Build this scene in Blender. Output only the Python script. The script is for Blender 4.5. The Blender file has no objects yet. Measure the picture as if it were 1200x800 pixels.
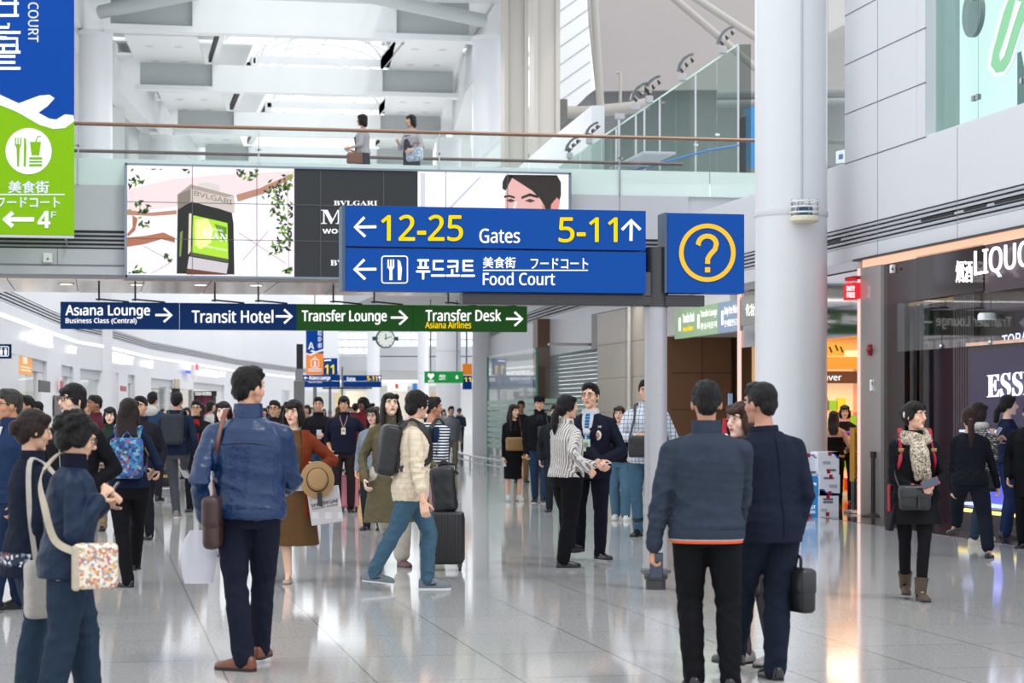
import bpy, bmesh, math, random
import numpy as np
from mathutils import Vector, Matrix

S = bpy.context.scene
COL = S.collection
rng = random.Random(7)
R = math.radians

# ------------------------------------------------------------------ camera
FPX = 2500.0                 # focal length in pixels of the 1200x800 frame
HORIZON = 484.0
CAM_H = 1.48
YAW = math.atan(480.0 / FPX)  # the hall axis (+Y) vanishes at x = 120
cam_d = bpy.data.cameras.new('camera')
cam_d.sensor_fit = 'HORIZONTAL'
cam_d.sensor_width = 36.0
cam_d.lens = 36.0 * FPX / 1200.0
cam_d.shift_y = (HORIZON - 400.0) / 1200.0
cam_d.clip_end = 600
cam_d.dof.use_dof = True
cam_d.dof.focus_distance = 20.0
cam_d.dof.aperture_fstop = 4.5
cam = bpy.data.objects.new('camera', cam_d)
COL.objects.link(cam)
cam.location = (0, 0, CAM_H)
cam.rotation_euler = (R(90), 0, -YAW)
S.camera = cam
CS, SN = math.cos(YAW), math.sin(YAW)
FWD = Vector((SN, CS, 0)); RGT = Vector((CS, -SN, 0)); UP = Vector((0, 0, 1))
CAM = Vector((0, 0, CAM_H))

def ray(px, py):
    return FWD + RGT * ((px - 600) / FPX) + UP * ((HORIZON - py) / FPX)
def at(px, py, d):
    return CAM + ray(px, py) * d
def ground(px, py):
    return at(px, py, FPX * CAM_H / (py - HORIZON))
def onY(px, py, Y):
    r = ray(px, py); return CAM + r * (Y / r.y)
def onX(px, py, X):
    r = ray(px, py); return CAM + r * (X / r.x)
def onZ(px, py, Z):
    r = ray(px, py); return CAM + r * ((Z - CAM_H) / r.z)

# ------------------------------------------------------------------ light
S.view_settings.view_transform = 'Standard'
S.view_settings.look = 'None'
S.view_settings.exposure = 0.1
S.view_settings.gamma = 1.0
S.view_settings.use_curve_mapping = False
try:
    S.cycles.use_denoising = True
    S.cycles.max_bounces = 8
    S.cycles.transparent_max_bounces = 16
    S.cycles.sample_clamp_indirect = 6.0
    S.cycles.caustics_reflective = False
    S.cycles.caustics_refractive = False
except Exception:
    pass
wd = bpy.data.worlds.new('daylight'); S.world = wd; wd.use_nodes = True
bg = wd.node_tree.nodes['Background']
bg.inputs[0].default_value = (0.92, 0.96, 1.0, 1)
bg.inputs[1].default_value = 1.5

def area(name, loc, size, energy, color=(1, 1, 1), rot=(0, 0, 0)):
    l = bpy.data.lights.new(name, 'AREA'); l.shape = 'RECTANGLE'
    l.size, l.size_y = size; l.energy = energy; l.color = color
    o = bpy.data.objects.new(name, l); COL.objects.link(o)
    o.location = loc; o.rotation_euler = rot
    return o
for x, y, e in ((2.5, 62, 1500), (8.5, 62, 1500), (4.5, 76, 1500), (11, 76, 1500), (6.5, 89, 1500), (12.5, 89, 1500), (9, 101, 1500), (14, 101, 1500)):
    area('roof_fill_uplight', (x, y, 9.2), (2.5, 9), e * .07, (1, .99, .97), (R(180), 0, 0))  # unseen upward lamps added to brighten the roof beams, not real fittings
area('hall_fill', (6, 60, 12.5), (9, 18), 700)  # broad overhead fill, added here and below to brighten the far hall
area('hall_fill', (9, 95, 12.5), (9, 40), 1500)
area('bridge_soffit_lamp', (4, 43.2, 3.88), (14, 0.5), 90, (1, .96, .9))
sun_d = bpy.data.lights.new('sun', 'SUN'); sun_d.energy = 0.9; sun_d.angle = R(8); sun_d.color = (1, .97, .92)
sun = bpy.data.objects.new('sun', sun_d); COL.objects.link(sun); sun.rotation_euler = (R(28), R(18), 0)

# ------------------------------------------------------------------ helpers: materials
def lin(h):
    h = h.lstrip('#')
    c = [int(h[i:i + 2], 16) / 255 for i in (0, 2, 4)]
    return tuple(x / 12.92 if x <= .04045 else ((x + .055) / 1.055) ** 2.4 for x in c)
MATS = {}
def mat(name, hexc, rough=.5, metal=0., emit=0., noise=.06, scale=18., bump=0., bscale=60., spec=.5, coat=0., alpha=1.):
    """Principled material whose colour is broken up by procedural noise."""
    if name in MATS: return MATS[name]
    m = bpy.data.materials.new(name); m.use_nodes = True
    nt = m.node_tree; b = nt.nodes['Principled BSDF']
    c = lin(hexc)
    b.inputs['Base Color'].default_value = (*c, 1)
    b.inputs['Roughness'].default_value = rough
    b.inputs['Metallic'].default_value = metal
    b.inputs['Specular IOR Level'].default_value = spec
    b.inputs['Coat Weight'].default_value = coat
    b.inputs['Alpha'].default_value = alpha
    tc = nt.nodes.new('ShaderNodeTexCoord')
    if noise > 0:
        n = nt.nodes.new('ShaderNodeTexNoise'); n.inputs['Scale'].default_value = scale; n.inputs['Detail'].default_value = 3
        nt.links.new(tc.outputs['Object'], n.inputs['Vector'])
        mx = nt.nodes.new('ShaderNodeMix'); mx.data_type = 'RGBA'
        nt.links.new(n.outputs['Fac'], mx.inputs['Factor'])
        mx.inputs['A'].default_value = (*[x * (1 - noise) for x in c], 1)
        mx.inputs['B'].default_value = (*[min(1, x * (1 + noise)) for x in c], 1)
        nt.links.new(mx.outputs['Result'], b.inputs['Base Color'])
    if bump > 0:
        n2 = nt.nodes.new('ShaderNodeTexNoise'); n2.inputs['Scale'].default_value = bscale; n2.inputs['Detail'].default_value = 2
        nt.links.new(tc.outputs['Object'], n2.inputs['Vector'])
        bp = nt.nodes.new('ShaderNodeBump'); bp.inputs['Strength'].default_value = bump; bp.inputs['Distance'].default_value = .01
        nt.links.new(n2.outputs['Fac'], bp.inputs['Height']); nt.links.new(bp.outputs['Normal'], b.inputs['Normal'])
    if emit > 0:
        b.inputs['Emission Color'].default_value = (*c, 1); b.inputs['Emission Strength'].default_value = emit
    MATS[name] = m
    return m
def stripes(name, ha, hb, period=.02, axis=2, duty=.5, rough=.8, check=False, hc=None):
    """Woven stripes (or a check) in object space, one colour on another."""
    if name in MATS: return MATS[name]
    m = bpy.data.materials.new(name); m.use_nodes = True
    nt = m.node_tree; b = nt.nodes['Principled BSDF']; b.inputs['Roughness'].default_value = rough
    tc = nt.nodes.new('ShaderNodeTexCoord'); sp = nt.nodes.new('ShaderNodeSeparateXYZ')
    nt.links.new(tc.outputs['Object'], sp.inputs[0])
    def band(i):
        a = nt.nodes.new('ShaderNodeMath'); a.operation = 'DIVIDE'; nt.links.new(sp.outputs[i], a.inputs[0]); a.inputs[1].default_value = period
        f = nt.nodes.new('ShaderNodeMath'); f.operation = 'FRACT'; nt.links.new(a.outputs[0], f.inputs[0])
        l = nt.nodes.new('ShaderNodeMath'); l.operation = 'LESS_THAN'; nt.links.new(f.outputs[0], l.inputs[0]); l.inputs[1].default_value = duty
        return l
    f = band(axis)
    if check:
        g = band(0); ad = nt.nodes.new('ShaderNodeMath'); ad.operation = 'MAXIMUM'
        nt.links.new(f.outputs[0], ad.inputs[0]); nt.links.new(g.outputs[0], ad.inputs[1]); f = ad
    mx = nt.nodes.new('ShaderNodeMix'); mx.data_type = 'RGBA'
    nt.links.new(f.outputs[0], mx.inputs['Factor'])
    mx.inputs['A'].default_value = (*lin(ha), 1); mx.inputs['B'].default_value = (*lin(hb), 1)
    nt.links.new(mx.outputs['Result'], b.inputs['Base Color'])
    MATS[name] = m
    return m
def patches(name, cols, scale=30., rough=.75):
    """A printed fabric: voronoi cells coloured from a ramp."""
    if name in MATS: return MATS[name]
    m = bpy.data.materials.new(name); m.use_nodes = True
    nt = m.node_tree; b = nt.nodes['Principled BSDF']; b.inputs['Roughness'].default_value = rough
    tc = nt.nodes.new('ShaderNodeTexCoord'); v = nt.nodes.new('ShaderNodeTexVoronoi'); v.inputs['Scale'].default_value = scale
    nt.links.new(tc.outputs['Object'], v.inputs['Vector'])
    sp = nt.nodes.new('ShaderNodeSeparateColor'); nt.links.new(v.outputs['Color'], sp.inputs[0])
    r = nt.nodes.new('ShaderNodeValToRGB'); r.color_ramp.interpolation = 'CONSTANT'
    els = r.color_ramp.elements
    while len(els) < len(cols): els.new(0.5)
    for i, c in enumerate(cols):
        els[i].position = i / len(cols); els[i].color = (*lin(c), 1)
    nt.links.new(sp.outputs[0], r.inputs[0]); nt.links.new(r.outputs[0], b.inputs['Base Color'])
    MATS[name] = m
    return m
def glass(name, hexc='#dff2ea', tint=.12, rough=.02, frost=0.):
    """Thin architectural pane: see-through with a tint, fresnel reflections and optional frosting."""
    if name in MATS: return MATS[name]
    m = bpy.data.materials.new(name); m.use_nodes = True
    nt = m.node_tree; nt.nodes.clear()
    out = nt.nodes.new('ShaderNodeOutputMaterial')
    tr = nt.nodes.new('ShaderNodeBsdfTransparent'); tr.inputs[0].default_value = (*[1 - tint * (1 - x) for x in lin(hexc)], 1)
    gl = nt.nodes.new('ShaderNodeBsdfGlossy'); gl.inputs['Roughness'].default_value = rough
    fr = nt.nodes.new('ShaderNodeFresnel'); fr.inputs['IOR'].default_value = 1.5
    ge = nt.nodes.new('ShaderNodeNewGeometry'); mm = nt.nodes.new('ShaderNodeMath'); mm.operation = 'MULTIPLY_ADD'   # the far face of a pane only transmits
    nt.links.new(ge.outputs['Backfacing'], mm.inputs[0]); mm.inputs[1].default_value = -1; mm.inputs[2].default_value = 1
    mf = nt.nodes.new('ShaderNodeMath'); mf.operation = 'MULTIPLY'; nt.links.new(fr.outputs[0], mf.inputs[0]); nt.links.new(mm.outputs[0], mf.inputs[1])
    m1 = nt.nodes.new('ShaderNodeMixShader'); nt.links.new(mf.outputs[0], m1.inputs[0])
    nt.links.new(tr.outputs[0], m1.inputs[1]); nt.links.new(gl.outputs[0], m1.inputs[2])
    last = m1
    if frost > 0:
        df = nt.nodes.new('ShaderNodeBsdfDiffuse'); df.inputs[0].default_value = (*lin(hexc), 1)
        tl = nt.nodes.new('ShaderNodeBsdfTranslucent'); tl.inputs[0].default_value = (*lin(hexc), 1)
        ad = nt.nodes.new('ShaderNodeMixShader'); ad.inputs[0].default_value = .4
        nt.links.new(df.outputs[0], ad.inputs[1]); nt.links.new(tl.outputs[0], ad.inputs[2])
        m2 = nt.nodes.new('ShaderNodeMixShader'); m2.inputs[0].default_value = frost
        nt.links.new(m1.outputs[0], m2.inputs[1]); nt.links.new(ad.outputs[0], m2.inputs[2]); last = m2
    nt.links.new(last.outputs[0], out.inputs[0])
    MATS[name] = m
    return m
def glow(name, hexc, strength=1.):
    if name in MATS: return MATS[name]
    m = mat(name, hexc, rough=.5, emit=strength, noise=0)
    b = m.node_tree.nodes['Principled BSDF']; b.inputs['Base Color'].default_value = (*[x * .15 for x in lin(hexc)], 1)
    return m

# ------------------------------------------------------------------ helpers: meshes
class MB:
    """Collects geometry for ONE mesh object."""
    def __init__(s): s.v = []; s.f = []; s.mi = []; s.cur = 0
    def add(s, vs, fs):
        b = len(s.v); s.v += [tuple(v) for v in vs]
        for f in fs: s.f.append([i + b for i in f]); s.mi.append(s.cur)
        return s
    def box(s, x0, x1, y0, y1, z0, z1):
        vs = [(x, y, z) for z in (z0, z1) for y in (y0, y1) for x in (x0, x1)]
        return s.add(vs, [(0, 2, 3, 1), (4, 5, 7, 6), (0, 1, 5, 4), (2, 6, 7, 3), (0, 4, 6, 2), (1, 3, 7, 5)])
    def cbox(s, c, size):
        x, y, z = c; a, b, d = (q / 2 for q in size)
        return s.box(x - a, x + a, y - b, y + b, z - d, z + d)
    def prism(s, pts, off):
        """A polygon of 3-D points given thickness along off."""
        n = len(pts); off = Vector(off)
        vs = [Vector(p) for p in pts] + [Vector(p) + off for p in pts]
        return s.add(vs, [list(range(n)), list(range(2 * n - 1, n - 1, -1))] + [(i, n + i, n + (i + 1) % n, (i + 1) % n) for i in range(n)])
    def tube(s, pts, r, n=10, cap=True):
        pts = [Vector(p) for p in pts]; k = len(pts)
        rs = r if isinstance(r, (list, tuple)) else [r] * k
        vs, fs = [], []
        prev = None
        for i, p in enumerate(pts):
            t = (pts[min(i + 1, k - 1)] - pts[max(i - 1, 0)]).normalized()
            if prev is None:
                a = Vector((0, 0, 1)) if abs(t.z) < .9 else Vector((1, 0, 0))
                u = t.cross(a).normalized()
            else:
                u = (prev - t * prev.dot(t)).normalized()
            w = t.cross(u); prev = u
            vs += [p + (u * math.cos(q) + w * math.sin(q)) * rs[i] for q in (2 * math.pi * j / n for j in range(n))]
        for i in range(k - 1):
            for j in range(n):
                fs.append((i * n + j, i * n + (j + 1) % n, (i + 1) * n + (j + 1) % n, (i + 1) * n + j))
        if cap: fs += [list(range(n - 1, -1, -1)), list(range((k - 1) * n, k * n))]
        return s.add(vs, fs)
    def lathe(s, prof, c=(0, 0, 0), n=32, cap=True):
        """prof: (radius, z) from the bottom up."""
        vs, fs = [], []; k = len(prof)
        for r, z in prof:
            vs += [(c[0] + r * math.cos(2 * math.pi * j / n), c[1] + r * math.sin(2 * math.pi * j / n), c[2] + z) for j in range(n)]
        for i in range(k - 1):
            for j in range(n):
                fs.append((i * n + j, i * n + (j + 1) % n, (i + 1) * n + (j + 1) % n, (i + 1) * n + j))
        if cap: fs += [list(range(n - 1, -1, -1)), list(range((k - 1) * n, k * n))]
        return s.add(vs, fs)
    def loft(s, rings, cap=True):
        """rings: equal-length closed loops of points."""
        n = len(rings[0]); vs = [p for r in rings for p in r]; fs = []
        for i in range(len(rings) - 1):
            for j in range(n):
                fs.append((i * n + j, i * n + (j + 1) % n, (i + 1) * n + (j + 1) % n, (i + 1) * n + j))
        if cap: fs += [list(range(n - 1, -1, -1)), list(range((len(rings) - 1) * n, len(rings) * n))]
        return s.add(vs, fs)
    def ball(s, c, r, nu=14, nv=9, mtx=None):
        c = Vector(c); r = Vector((r, r, r)) if not hasattr(r, '__len__') else Vector(r)
        vs = []
        for i in range(nv + 1):
            t = math.pi * i / nv
            for j in range(nu):
                q = 2 * math.pi * j / nu
                d = Vector((r.x * math.sin(t) * math.cos(q), r.y * math.sin(t) * math.sin(q), r.z * math.cos(t)))
                vs.append(c + (mtx @ d if mtx else d))
        fs = [(i * nu + j, (i + 1) * nu + j, (i + 1) * nu + (j + 1) % nu, i * nu + (j + 1) % nu) for i in range(nv) for j in range(nu)]
        return s.add(vs, fs)
    def build(s, name, mats, parent=None, smooth=False, bevel=0., local=False):
        me = bpy.data.meshes.new(name)
        vs = s.v
        if parent is not None and not local:
            inv = wmat(parent).inverted(); vs = [tuple(inv @ Vector(v)) for v in vs]
        me.from_pydata(vs, [], s.f); me.update()
        bm = bmesh.new(); bm.from_mesh(me)
        bmesh.ops.remove_doubles(bm, verts=bm.verts, dist=1e-6)
        bmesh.ops.recalc_face_normals(bm, faces=bm.faces); bm.to_mesh(me); bm.free()
        if not isinstance(mats, (list, tuple)): mats = [mats]
        for m in mats: me.materials.append(m)
        if len(mats) > 1 and len(me.polygons) == len(s.mi): me.polygons.foreach_set('material_index', s.mi)
        if smooth:
            me.polygons.foreach_set('use_smooth', [True] * len(me.polygons))
            try: me.set_sharp_from_angle(angle=R(40))
            except Exception: pass
        o = bpy.data.objects.new(name, me); COL.objects.link(o)
        if parent is not None: o.parent = parent
        if bevel:
            b = o.modifiers.new('bevel', 'BEVEL'); b.width = bevel; b.segments = 2; b.limit_method = 'ANGLE'
        return o
def wmat(o):
    m = o.matrix_basis.copy()
    return wmat(o.parent) @ m if o.parent else m
def tag(o, label, cat, group=None):
    o['label'] = label; o['category'] = cat
    if group: o['group'] = group
    return o
def thing(name, label, cat, loc=(0, 0, 0), rz=0., group=None):
    o = bpy.data.objects.new(name, None); COL.objects.link(o)
    o.location = loc; o.rotation_euler = (0, 0, rz); o.empty_display_size = .1
    return tag(o, label, cat, group)
def place(name, loc):
    o = bpy.data.objects.new(name, None); COL.objects.link(o); o.location = loc; o.empty_display_size = .1; o['kind'] = 'structure'; return o
def struct(o):
    o['kind'] = 'structure'; return o

def face_of(s, st):
    A, a, n = {'s': (0x1D5A0, 0x1D5BA, 0x1D7E2), 'b': (0x1D5D4, 0x1D5EE, 0x1D7EC), 'r': (0x1D400, 0x1D41A, 0x1D7CE)}[st]
    return ''.join(chr(A + ord(c) - 65) if 'A' <= c <= 'Z' else chr(a + ord(c) - 97) if 'a' <= c <= 'z' else chr(n + int(c)) if c in '0123456789' else c for c in s)
def quad_text(s, corners, m, parent, name='lettering', thick=.004, bold=0., shear=0., st=None):
    """Text as a mesh, fitted to a quad: corners = bottom-left, bottom-right, top-left (3-D). st: s sans, b bold sans, r bold serif."""
    st = st or ('b' if bold >= .03 and s.isascii() else 's'); s = face_of(s, st)
    if st != 's': bold = 0
    fat, bold = bold, 0
    cu = bpy.data.curves.new('t', 'FONT'); cu.body = s; cu.size = 1; cu.offset = bold * .55; cu.shear = shear; cu.resolution_u = 3
    to = bpy.data.objects.new('t', cu); COL.objects.link(to)
    dg = bpy.context.evaluated_depsgraph_get(); dg.update()
    me = bpy.data.meshes.new_from_object(to.evaluated_get(dg))
    bpy.data.objects.remove(to); bpy.data.curves.remove(cu)
    n = len(me.vertices); co = np.empty(n * 3); me.vertices.foreach_get('co', co); co = co.reshape(-1, 3)
    mn, mx = co.min(0), co.max(0)
    q = (co - mn) / np.maximum(mx - mn, 1e-6)
    bl, br, tl = (np.array(c) for c in corners)
    nv = np.cross(br - bl, tl - bl); nv /= np.linalg.norm(nv)
    P = bl + q[:, :1] * (br - bl) + q[:, 1:2] * (tl - bl) + nv * thick
    if fat:   # heavier strokes: the same glyphs laid side by side
        fs = [list(p.vertices) for p in me.polygons]; dx = (br - bl) / np.linalg.norm(br - bl) * np.linalg.norm(tl - bl); dy = tl - bl
        sh = [(a * fat * dx + b * fat * dy) for a, b in ((-.8, 0), (.8, 0), (0, .6), (0, -.6))]
        bpy.data.meshes.remove(me); me = bpy.data.meshes.new(name)
        me.from_pydata(np.concatenate([P + q for q in sh]).tolist(), [], [[i + k * n for i in f] for k in range(4) for f in fs])
    else: me.vertices.foreach_set('co', P.astype(np.float32).ravel())
    if parent is not None: me.transform(wmat(parent).inverted())
    me.update(); me.materials.clear(); me.materials.append(m); me.name = name
    o = bpy.data.objects.new(name, me); COL.objects.link(o); o.parent = parent
    sd = o.modifiers.new('thickness', 'SOLIDIFY'); sd.thickness = thick * .9; sd.offset = -1
    return o
def text_px(s, box, pl, m, parent, **k):
    """box = x0, y0, x1, y1 in photo pixels on the plane function pl(px, py) -> 3-D point."""
    x0, y0, x1, y1 = box
    return quad_text(s, (pl(x0, y1), pl(x1, y1), pl(x0, y0)), m, parent, **k)
def poly_px(mb, pts, pl, off):
    return mb.prism([pl(*p) for p in pts], off)
def planeY(Y): return lambda px, py: onY(px, py, Y)
def planeX(X): return lambda px, py: onX(px, py, X)
def arc(cx, cy, rx, ry, a0, a1, n=24):
    return [(cx + rx * math.cos(R(a0 + (a1 - a0) * i / n)), cy + ry * math.sin(R(a0 + (a1 - a0) * i / n))) for i in range(n + 1)]
def stroke(mb, pts, w, pl, off, closed=False):
    """A drawn line of width w pixels on plane pl."""
    P = [Vector((a, b)) for a, b in pts]; n = len(P); L, Rr = [], []
    for i in range(n):
        a = P[(i - 1) % n] if closed or i > 0 else P[i]; b = P[(i + 1) % n] if closed or i < n - 1 else P[i]
        t = (b - a).normalized(); nn = Vector((-t.y, t.x)) * w / 2
        L.append(P[i] + nn); Rr.append(P[i] - nn)
    m = n if closed else n - 1
    for i in range(m):
        j = (i + 1) % n
        poly_px(mb, [tuple(L[i]), tuple(L[j]), tuple(Rr[j]), tuple(Rr[i])], pl, off)
    return mb
def rrect(x0, y0, x1, y1, r, n=5):
    p = []
    for cx, cy, a in ((x1 - r, y0 + r, -90), (x1 - r, y1 - r, 0), (x0 + r, y1 - r, 90), (x0 + r, y0 + r, 180)):
        p += [(cx + r * math.cos(R(a + 90 * i / n)), cy + r * math.sin(R(a + 90 * i / n))) for i in range(n + 1)]
    return p
def copy_tree(root, label=None, group=None, loc=None, rz=None):
    c = root.copy(); COL.objects.link(c)
    if label: c['label'] = label
    if group: c['group'] = group
    if loc is not None: c.location = loc
    if rz is not None: c.rotation_euler = (0, 0, rz)
    for ch in root.children:
        k = ch.copy(); COL.objects.link(k); k.parent = c
        for g in ch.children:
            q = g.copy(); COL.objects.link(q); q.parent = k
    return c
# ------------------------------------------------------------------ materials of the place
white = mat('white_paint', '#e9eaea', .45, noise=.02)
panel = mat('wall_panel_enamel', '#d9dadf', .32, noise=.015, scale=3)
colw = mat('column_enamel', '#dfe0e4', .28, noise=.015, scale=4)
slabgrey = mat('slab_cladding', '#b9bbc1', .35, noise=.02, scale=4)
grey = mat('steel_grey', '#8f9297', .35, .6)
dark = mat('dark_metal', '#3b3a3c', .4, .3)
black = mat('black_gap', '#0c0c0d', .6)
chrome = mat('polished_steel', '#c9cbcf', .08, 1.)
brush = mat('brushed_steel', '#b4b6ba', .25, .9)
blue = mat('sign_blue', '#00418f', .5, emit=.1, noise=.02, spec=.15)
blue2 = mat('sign_blue_deep', '#06346f', .5, emit=.08, noise=.02, spec=.15)
green = mat('sign_green', '#255a22', .5, emit=.08, noise=.02, spec=.15)
white_e = glow('lit_white', '#ffffff', 1.0)
yel_e = glow('lit_yellow', '#ffd800', .95)
peach = glow('cove_light_peach', '#f4bfa0', 1.0)
shopw = glow('shop_sign_white', '#ffffff', 1.3)

# ------------------------------------------------------------------ floor
def floor_mat(name, base, dk, rough, grid=True):
    m = bpy.data.materials.new(name); m.use_nodes = True
    nt = m.node_tree; b = nt.nodes['Principled BSDF']
    tc = nt.nodes.new('ShaderNodeTexCoord')
    n = nt.nodes.new('ShaderNodeTexNoise'); n.inputs['Scale'].default_value = 55; n.inputs['Detail'].default_value = 4
    nt.links.new(tc.outputs['Object'], n.inputs['Vector'])
    r = nt.nodes.new('ShaderNodeValToRGB')
    r.color_ramp.elements[0].position = .35; r.color_ramp.elements[0].color = (*lin(dk), 1)
    r.color_ramp.elements[1].position = .65; r.color_ramp.elements[1].color = (*lin(base), 1)
    nt.links.new(n.outputs['Fac'], r.inputs[0])
    br = nt.nodes.new('ShaderNodeTexBrick'); br.offset = 0; br.squash = 1
    br.inputs['Scale'].default_value = 1; br.inputs['Brick Width'].default_value = .8; br.inputs['Row Height'].default_value = 1.2
    br.inputs['Mortar Size'].default_value = .006; br.inputs['Mortar Smooth'].default_value = 0
    br.inputs['Color1'].default_value = (.93, .93, .93, 1); br.inputs['Color2'].default_value = (1, 1, 1, 1); br.inputs['Mortar'].default_value = (.5, .5, .5, 1)
    mp = nt.nodes.new('ShaderNodeMapping'); mp.inputs['Location'].default_value = (.12, .3, 0)
    nt.links.new(tc.outputs['Object'], mp.inputs[0]); nt.links.new(mp.outputs[0], br.inputs['Vector'])
    mx = nt.nodes.new('ShaderNodeMix'); mx.data_type = 'RGBA'; mx.blend_type = 'MULTIPLY'; mx.inputs['Factor'].default_value = 1
    nt.links.new(r.outputs[0], mx.inputs['A']); nt.links.new(br.outputs['Color'], mx.inputs['B'])
    nt.links.new(mx.outputs['Result'], b.inputs['Base Color'])
    b.inputs['Roughness'].default_value = rough
    b.inputs['IOR'].default_value = 1.5
    return m
fl = MB().add([(-30, 2, 0), (45, 2, 0), (45, 190, 0), (-30, 190, 0)], [(0, 1, 2, 3)]).build('floor', floor_mat('terrazzo_tiles', '#c9c8c6', '#a9a8a7', .075))
struct(fl)
fr = MB().box(10.02, 17, 16, 31.0, 0, .004)
fr.box(10.62, 17, 31.0, 36.6, 0, .004)
struct(fr.build('floor_right', floor_mat('dark_granite', '#5d4a42', '#3c2f2b', .07)))

# ------------------------------------------------------------------ right facade, upper bands
XF = 10.95
pX = planeX(XF)
def Yat(px, X=XF): return onX(px, 400, X).y
Yr = lambda px: Yat(px)
mb = MB()
mb.box(XF, XF + .35, 14, 47.5, 3.73, 3.95)                 # strip under the louvre
mb.box(XF, XF + .35, 14, 47.5, 4.26, 5.21)                 # panel above it
mb.box(XF + .02, XF + .3, 14, 47.5, 5.21, 5.24)
yv = [Yr(1028.5), Yr(1122), 18.0]
yA, yB = Yr(1084), Yr(990)                                  # tall panel wall
mb.box(XF, XF + .5, Yr(1074), yB, 5.225, 16)
mb.box(XF + .002, XF + .5, yA, Yr(1074) - .004, 5.225, 16)
wr = struct(mb.build('wall_right', panel))
jm = MB()
for z in (5.22, 5.96, 6.70, 7.44, 8.18):
    jm.box(XF - .003, XF + .02, yA, yB, z - .008, z + .008)
for y in yv: jm.box(XF - .002, XF + .02, y - .006, y + .006, 3.73, 5.2)
jm.box(XF - .002, XF + .02, Yr(1028.5) - .006, Yr(1028.5) + .006, 5.2, 9)
struct(jm.build('trim_1', mat('joint_grey', '#6c6e73', .6)))  # grey lines along the panel joints
lv = MB()
for k in range(5): lv.box(XF + .0, XF + .1, 14, 47.5, 3.955 + k * .062, 3.955 + k * .062 + .034)
struct(lv.build('trim_2', slabgrey))
lb = MB(); lb.box(XF + .09, XF + .12, 14, 47.5, 3.95, 4.26)
struct(lb.build('trim_3', mat('louvre_dark', '#3a3a3d', .6)))
bs = MB()
for a, b in ((970, 985), (1080, 1118), (1130, 1156), (1166, 1200)):
    ya, yb_ = Yr(b), Yr(a)
    bs.box(XF - .01, XF + .05, ya, yb_, 4.085, 4.12)
bs.build('trim_4', black); struct(bpy.data.objects['trim_4'])
# peach cove light under the panels, from the pillar to the right
cv = MB(); cv.box(XF - .03, XF + .1, 14, Yr(1013), 3.60, 3.715)
cove = struct(cv.build('trim_5', peach))
cl = MB(); cl.box(XF - .08, XF + .02, 14, Yr(1005), 3.715, 3.745); struct(cl.build('trim_6', dark))

# glass corner above the liquor shop with its green emblem
gp = glass('balustrade_glass', '#cfe6de', .16)
gg = glass('green_glass', '#9fd0c4', .45)
ug = place('window_1', (XF + .15, 22, 5.22))
prev = 16
edges = [16, Yr(1190), Yr(1133.5), yA - .02]
for i in range(3):
    MB().box(XF + .14, XF + .16, edges[i] + .01, edges[i + 1] - .01, 5.22, 16).build('pane', gg, ug)
for y in (Yr(1133.5), Yr(1190)):
    f = MB()
    for z in (5.55, 6.85, 8.2):
        f.cbox((XF + .12, y - .07, z), (.05, .07, .07)); f.cbox((XF + .12, y + .07, z), (.05, .07, .07))
    f.build('clamp', chrome, ug)
# the emblem is a flat outlined green figure stuck on the panes
pe = planeX(XF + .13)
em = MB()
pts = [(1183, -14), (1172, 14), (1160, 58), (1157, 78), (1165, 90), (1178, 88), (1187, 74), (1200, 32), (1214, 0), (1214, -14)]
poly_px(em, pts, pe, (.004, 0, 0)); em.build('emblem_outline', mat('emblem_white', '#f2f7f2', .5), ug)
em = MB()
pts = [(1187, -14), (1176, 15), (1164, 59), (1161, 76), (1167, 85), (1176, 83), (1183, 72), (1196, 32), (1210, 0), (1210, -14)]
pe2 = planeX(XF + .125)
poly_px(em, pts, pe2, (.004, 0, 0)); em.build('emblem', mat('emblem_green', '#8fd6a0', .5), ug)
em = MB(); poly_px(em, [(1190, 0), (1181, 34), (1171, 64), (1172, 72), (1177, 66), (1187, 32), (1197, 2)], planeX(XF + .12), (.004, 0, 0)); em.build('emblem_core', mat('emblem_white', '#f2f7f2'), ug)
em = MB(); poly_px(em, [(1203, 40), (1197, 62), (1200, 78), (1214, 78), (1214, 30)], pe, (.004, 0, 0)); em.build('emblem_outline', mat('emblem_white', '#f2f7f2', .5), ug)
em = MB(); poly_px(em, [(1206, 46), (1200, 63), (1203, 74), (1214, 74), (1214, 36)], pe2, (.004, 0, 0)); em.build('emblem', mat('emblem_green', '#8fd6a0', .5), ug)
# what lies behind that glass: the upper floor's deck, parapet and back wall
ub = MB(); ub.box(XF + .5, 24, 14, 60, 5.0, 5.2); ub.box(16.5, 16.8, 14, 33, 5.2, 16)
struct(ub.build('wall_back', mat('upper_wall', '#a3abab', .5, noise=.03)))
pf = MB(); pf.box(12.4, 12.46, 15, 27.6, 5.2, 6.45)
pf.build('parapet', mat('parapet_teal', '#8fb3b4', .3)); tag(bpy.data.objects['parapet'], 'blue-green solid parapet behind the tall glass screen above the liquor shop', 'parapet')
pc = MB().tube([(12.9, 26.5, 5.2), (12.9, 26.5, 16)], .16, 20)
o = pc.build('steel_post', colw, smooth=True); tag(o, 'slim pale post behind the glass screen at the top right', 'post')
md = MB().tube([onX(1138, 16, 13.2), onX(1138, 16, 13.2) + Vector((.08, 0, 0))], .36, 28); 
o = md.build('wall_disc', slabgrey, smooth=True); tag(o, 'round grey disc fixed behind the glass screen at the top right', 'wall disc')

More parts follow.
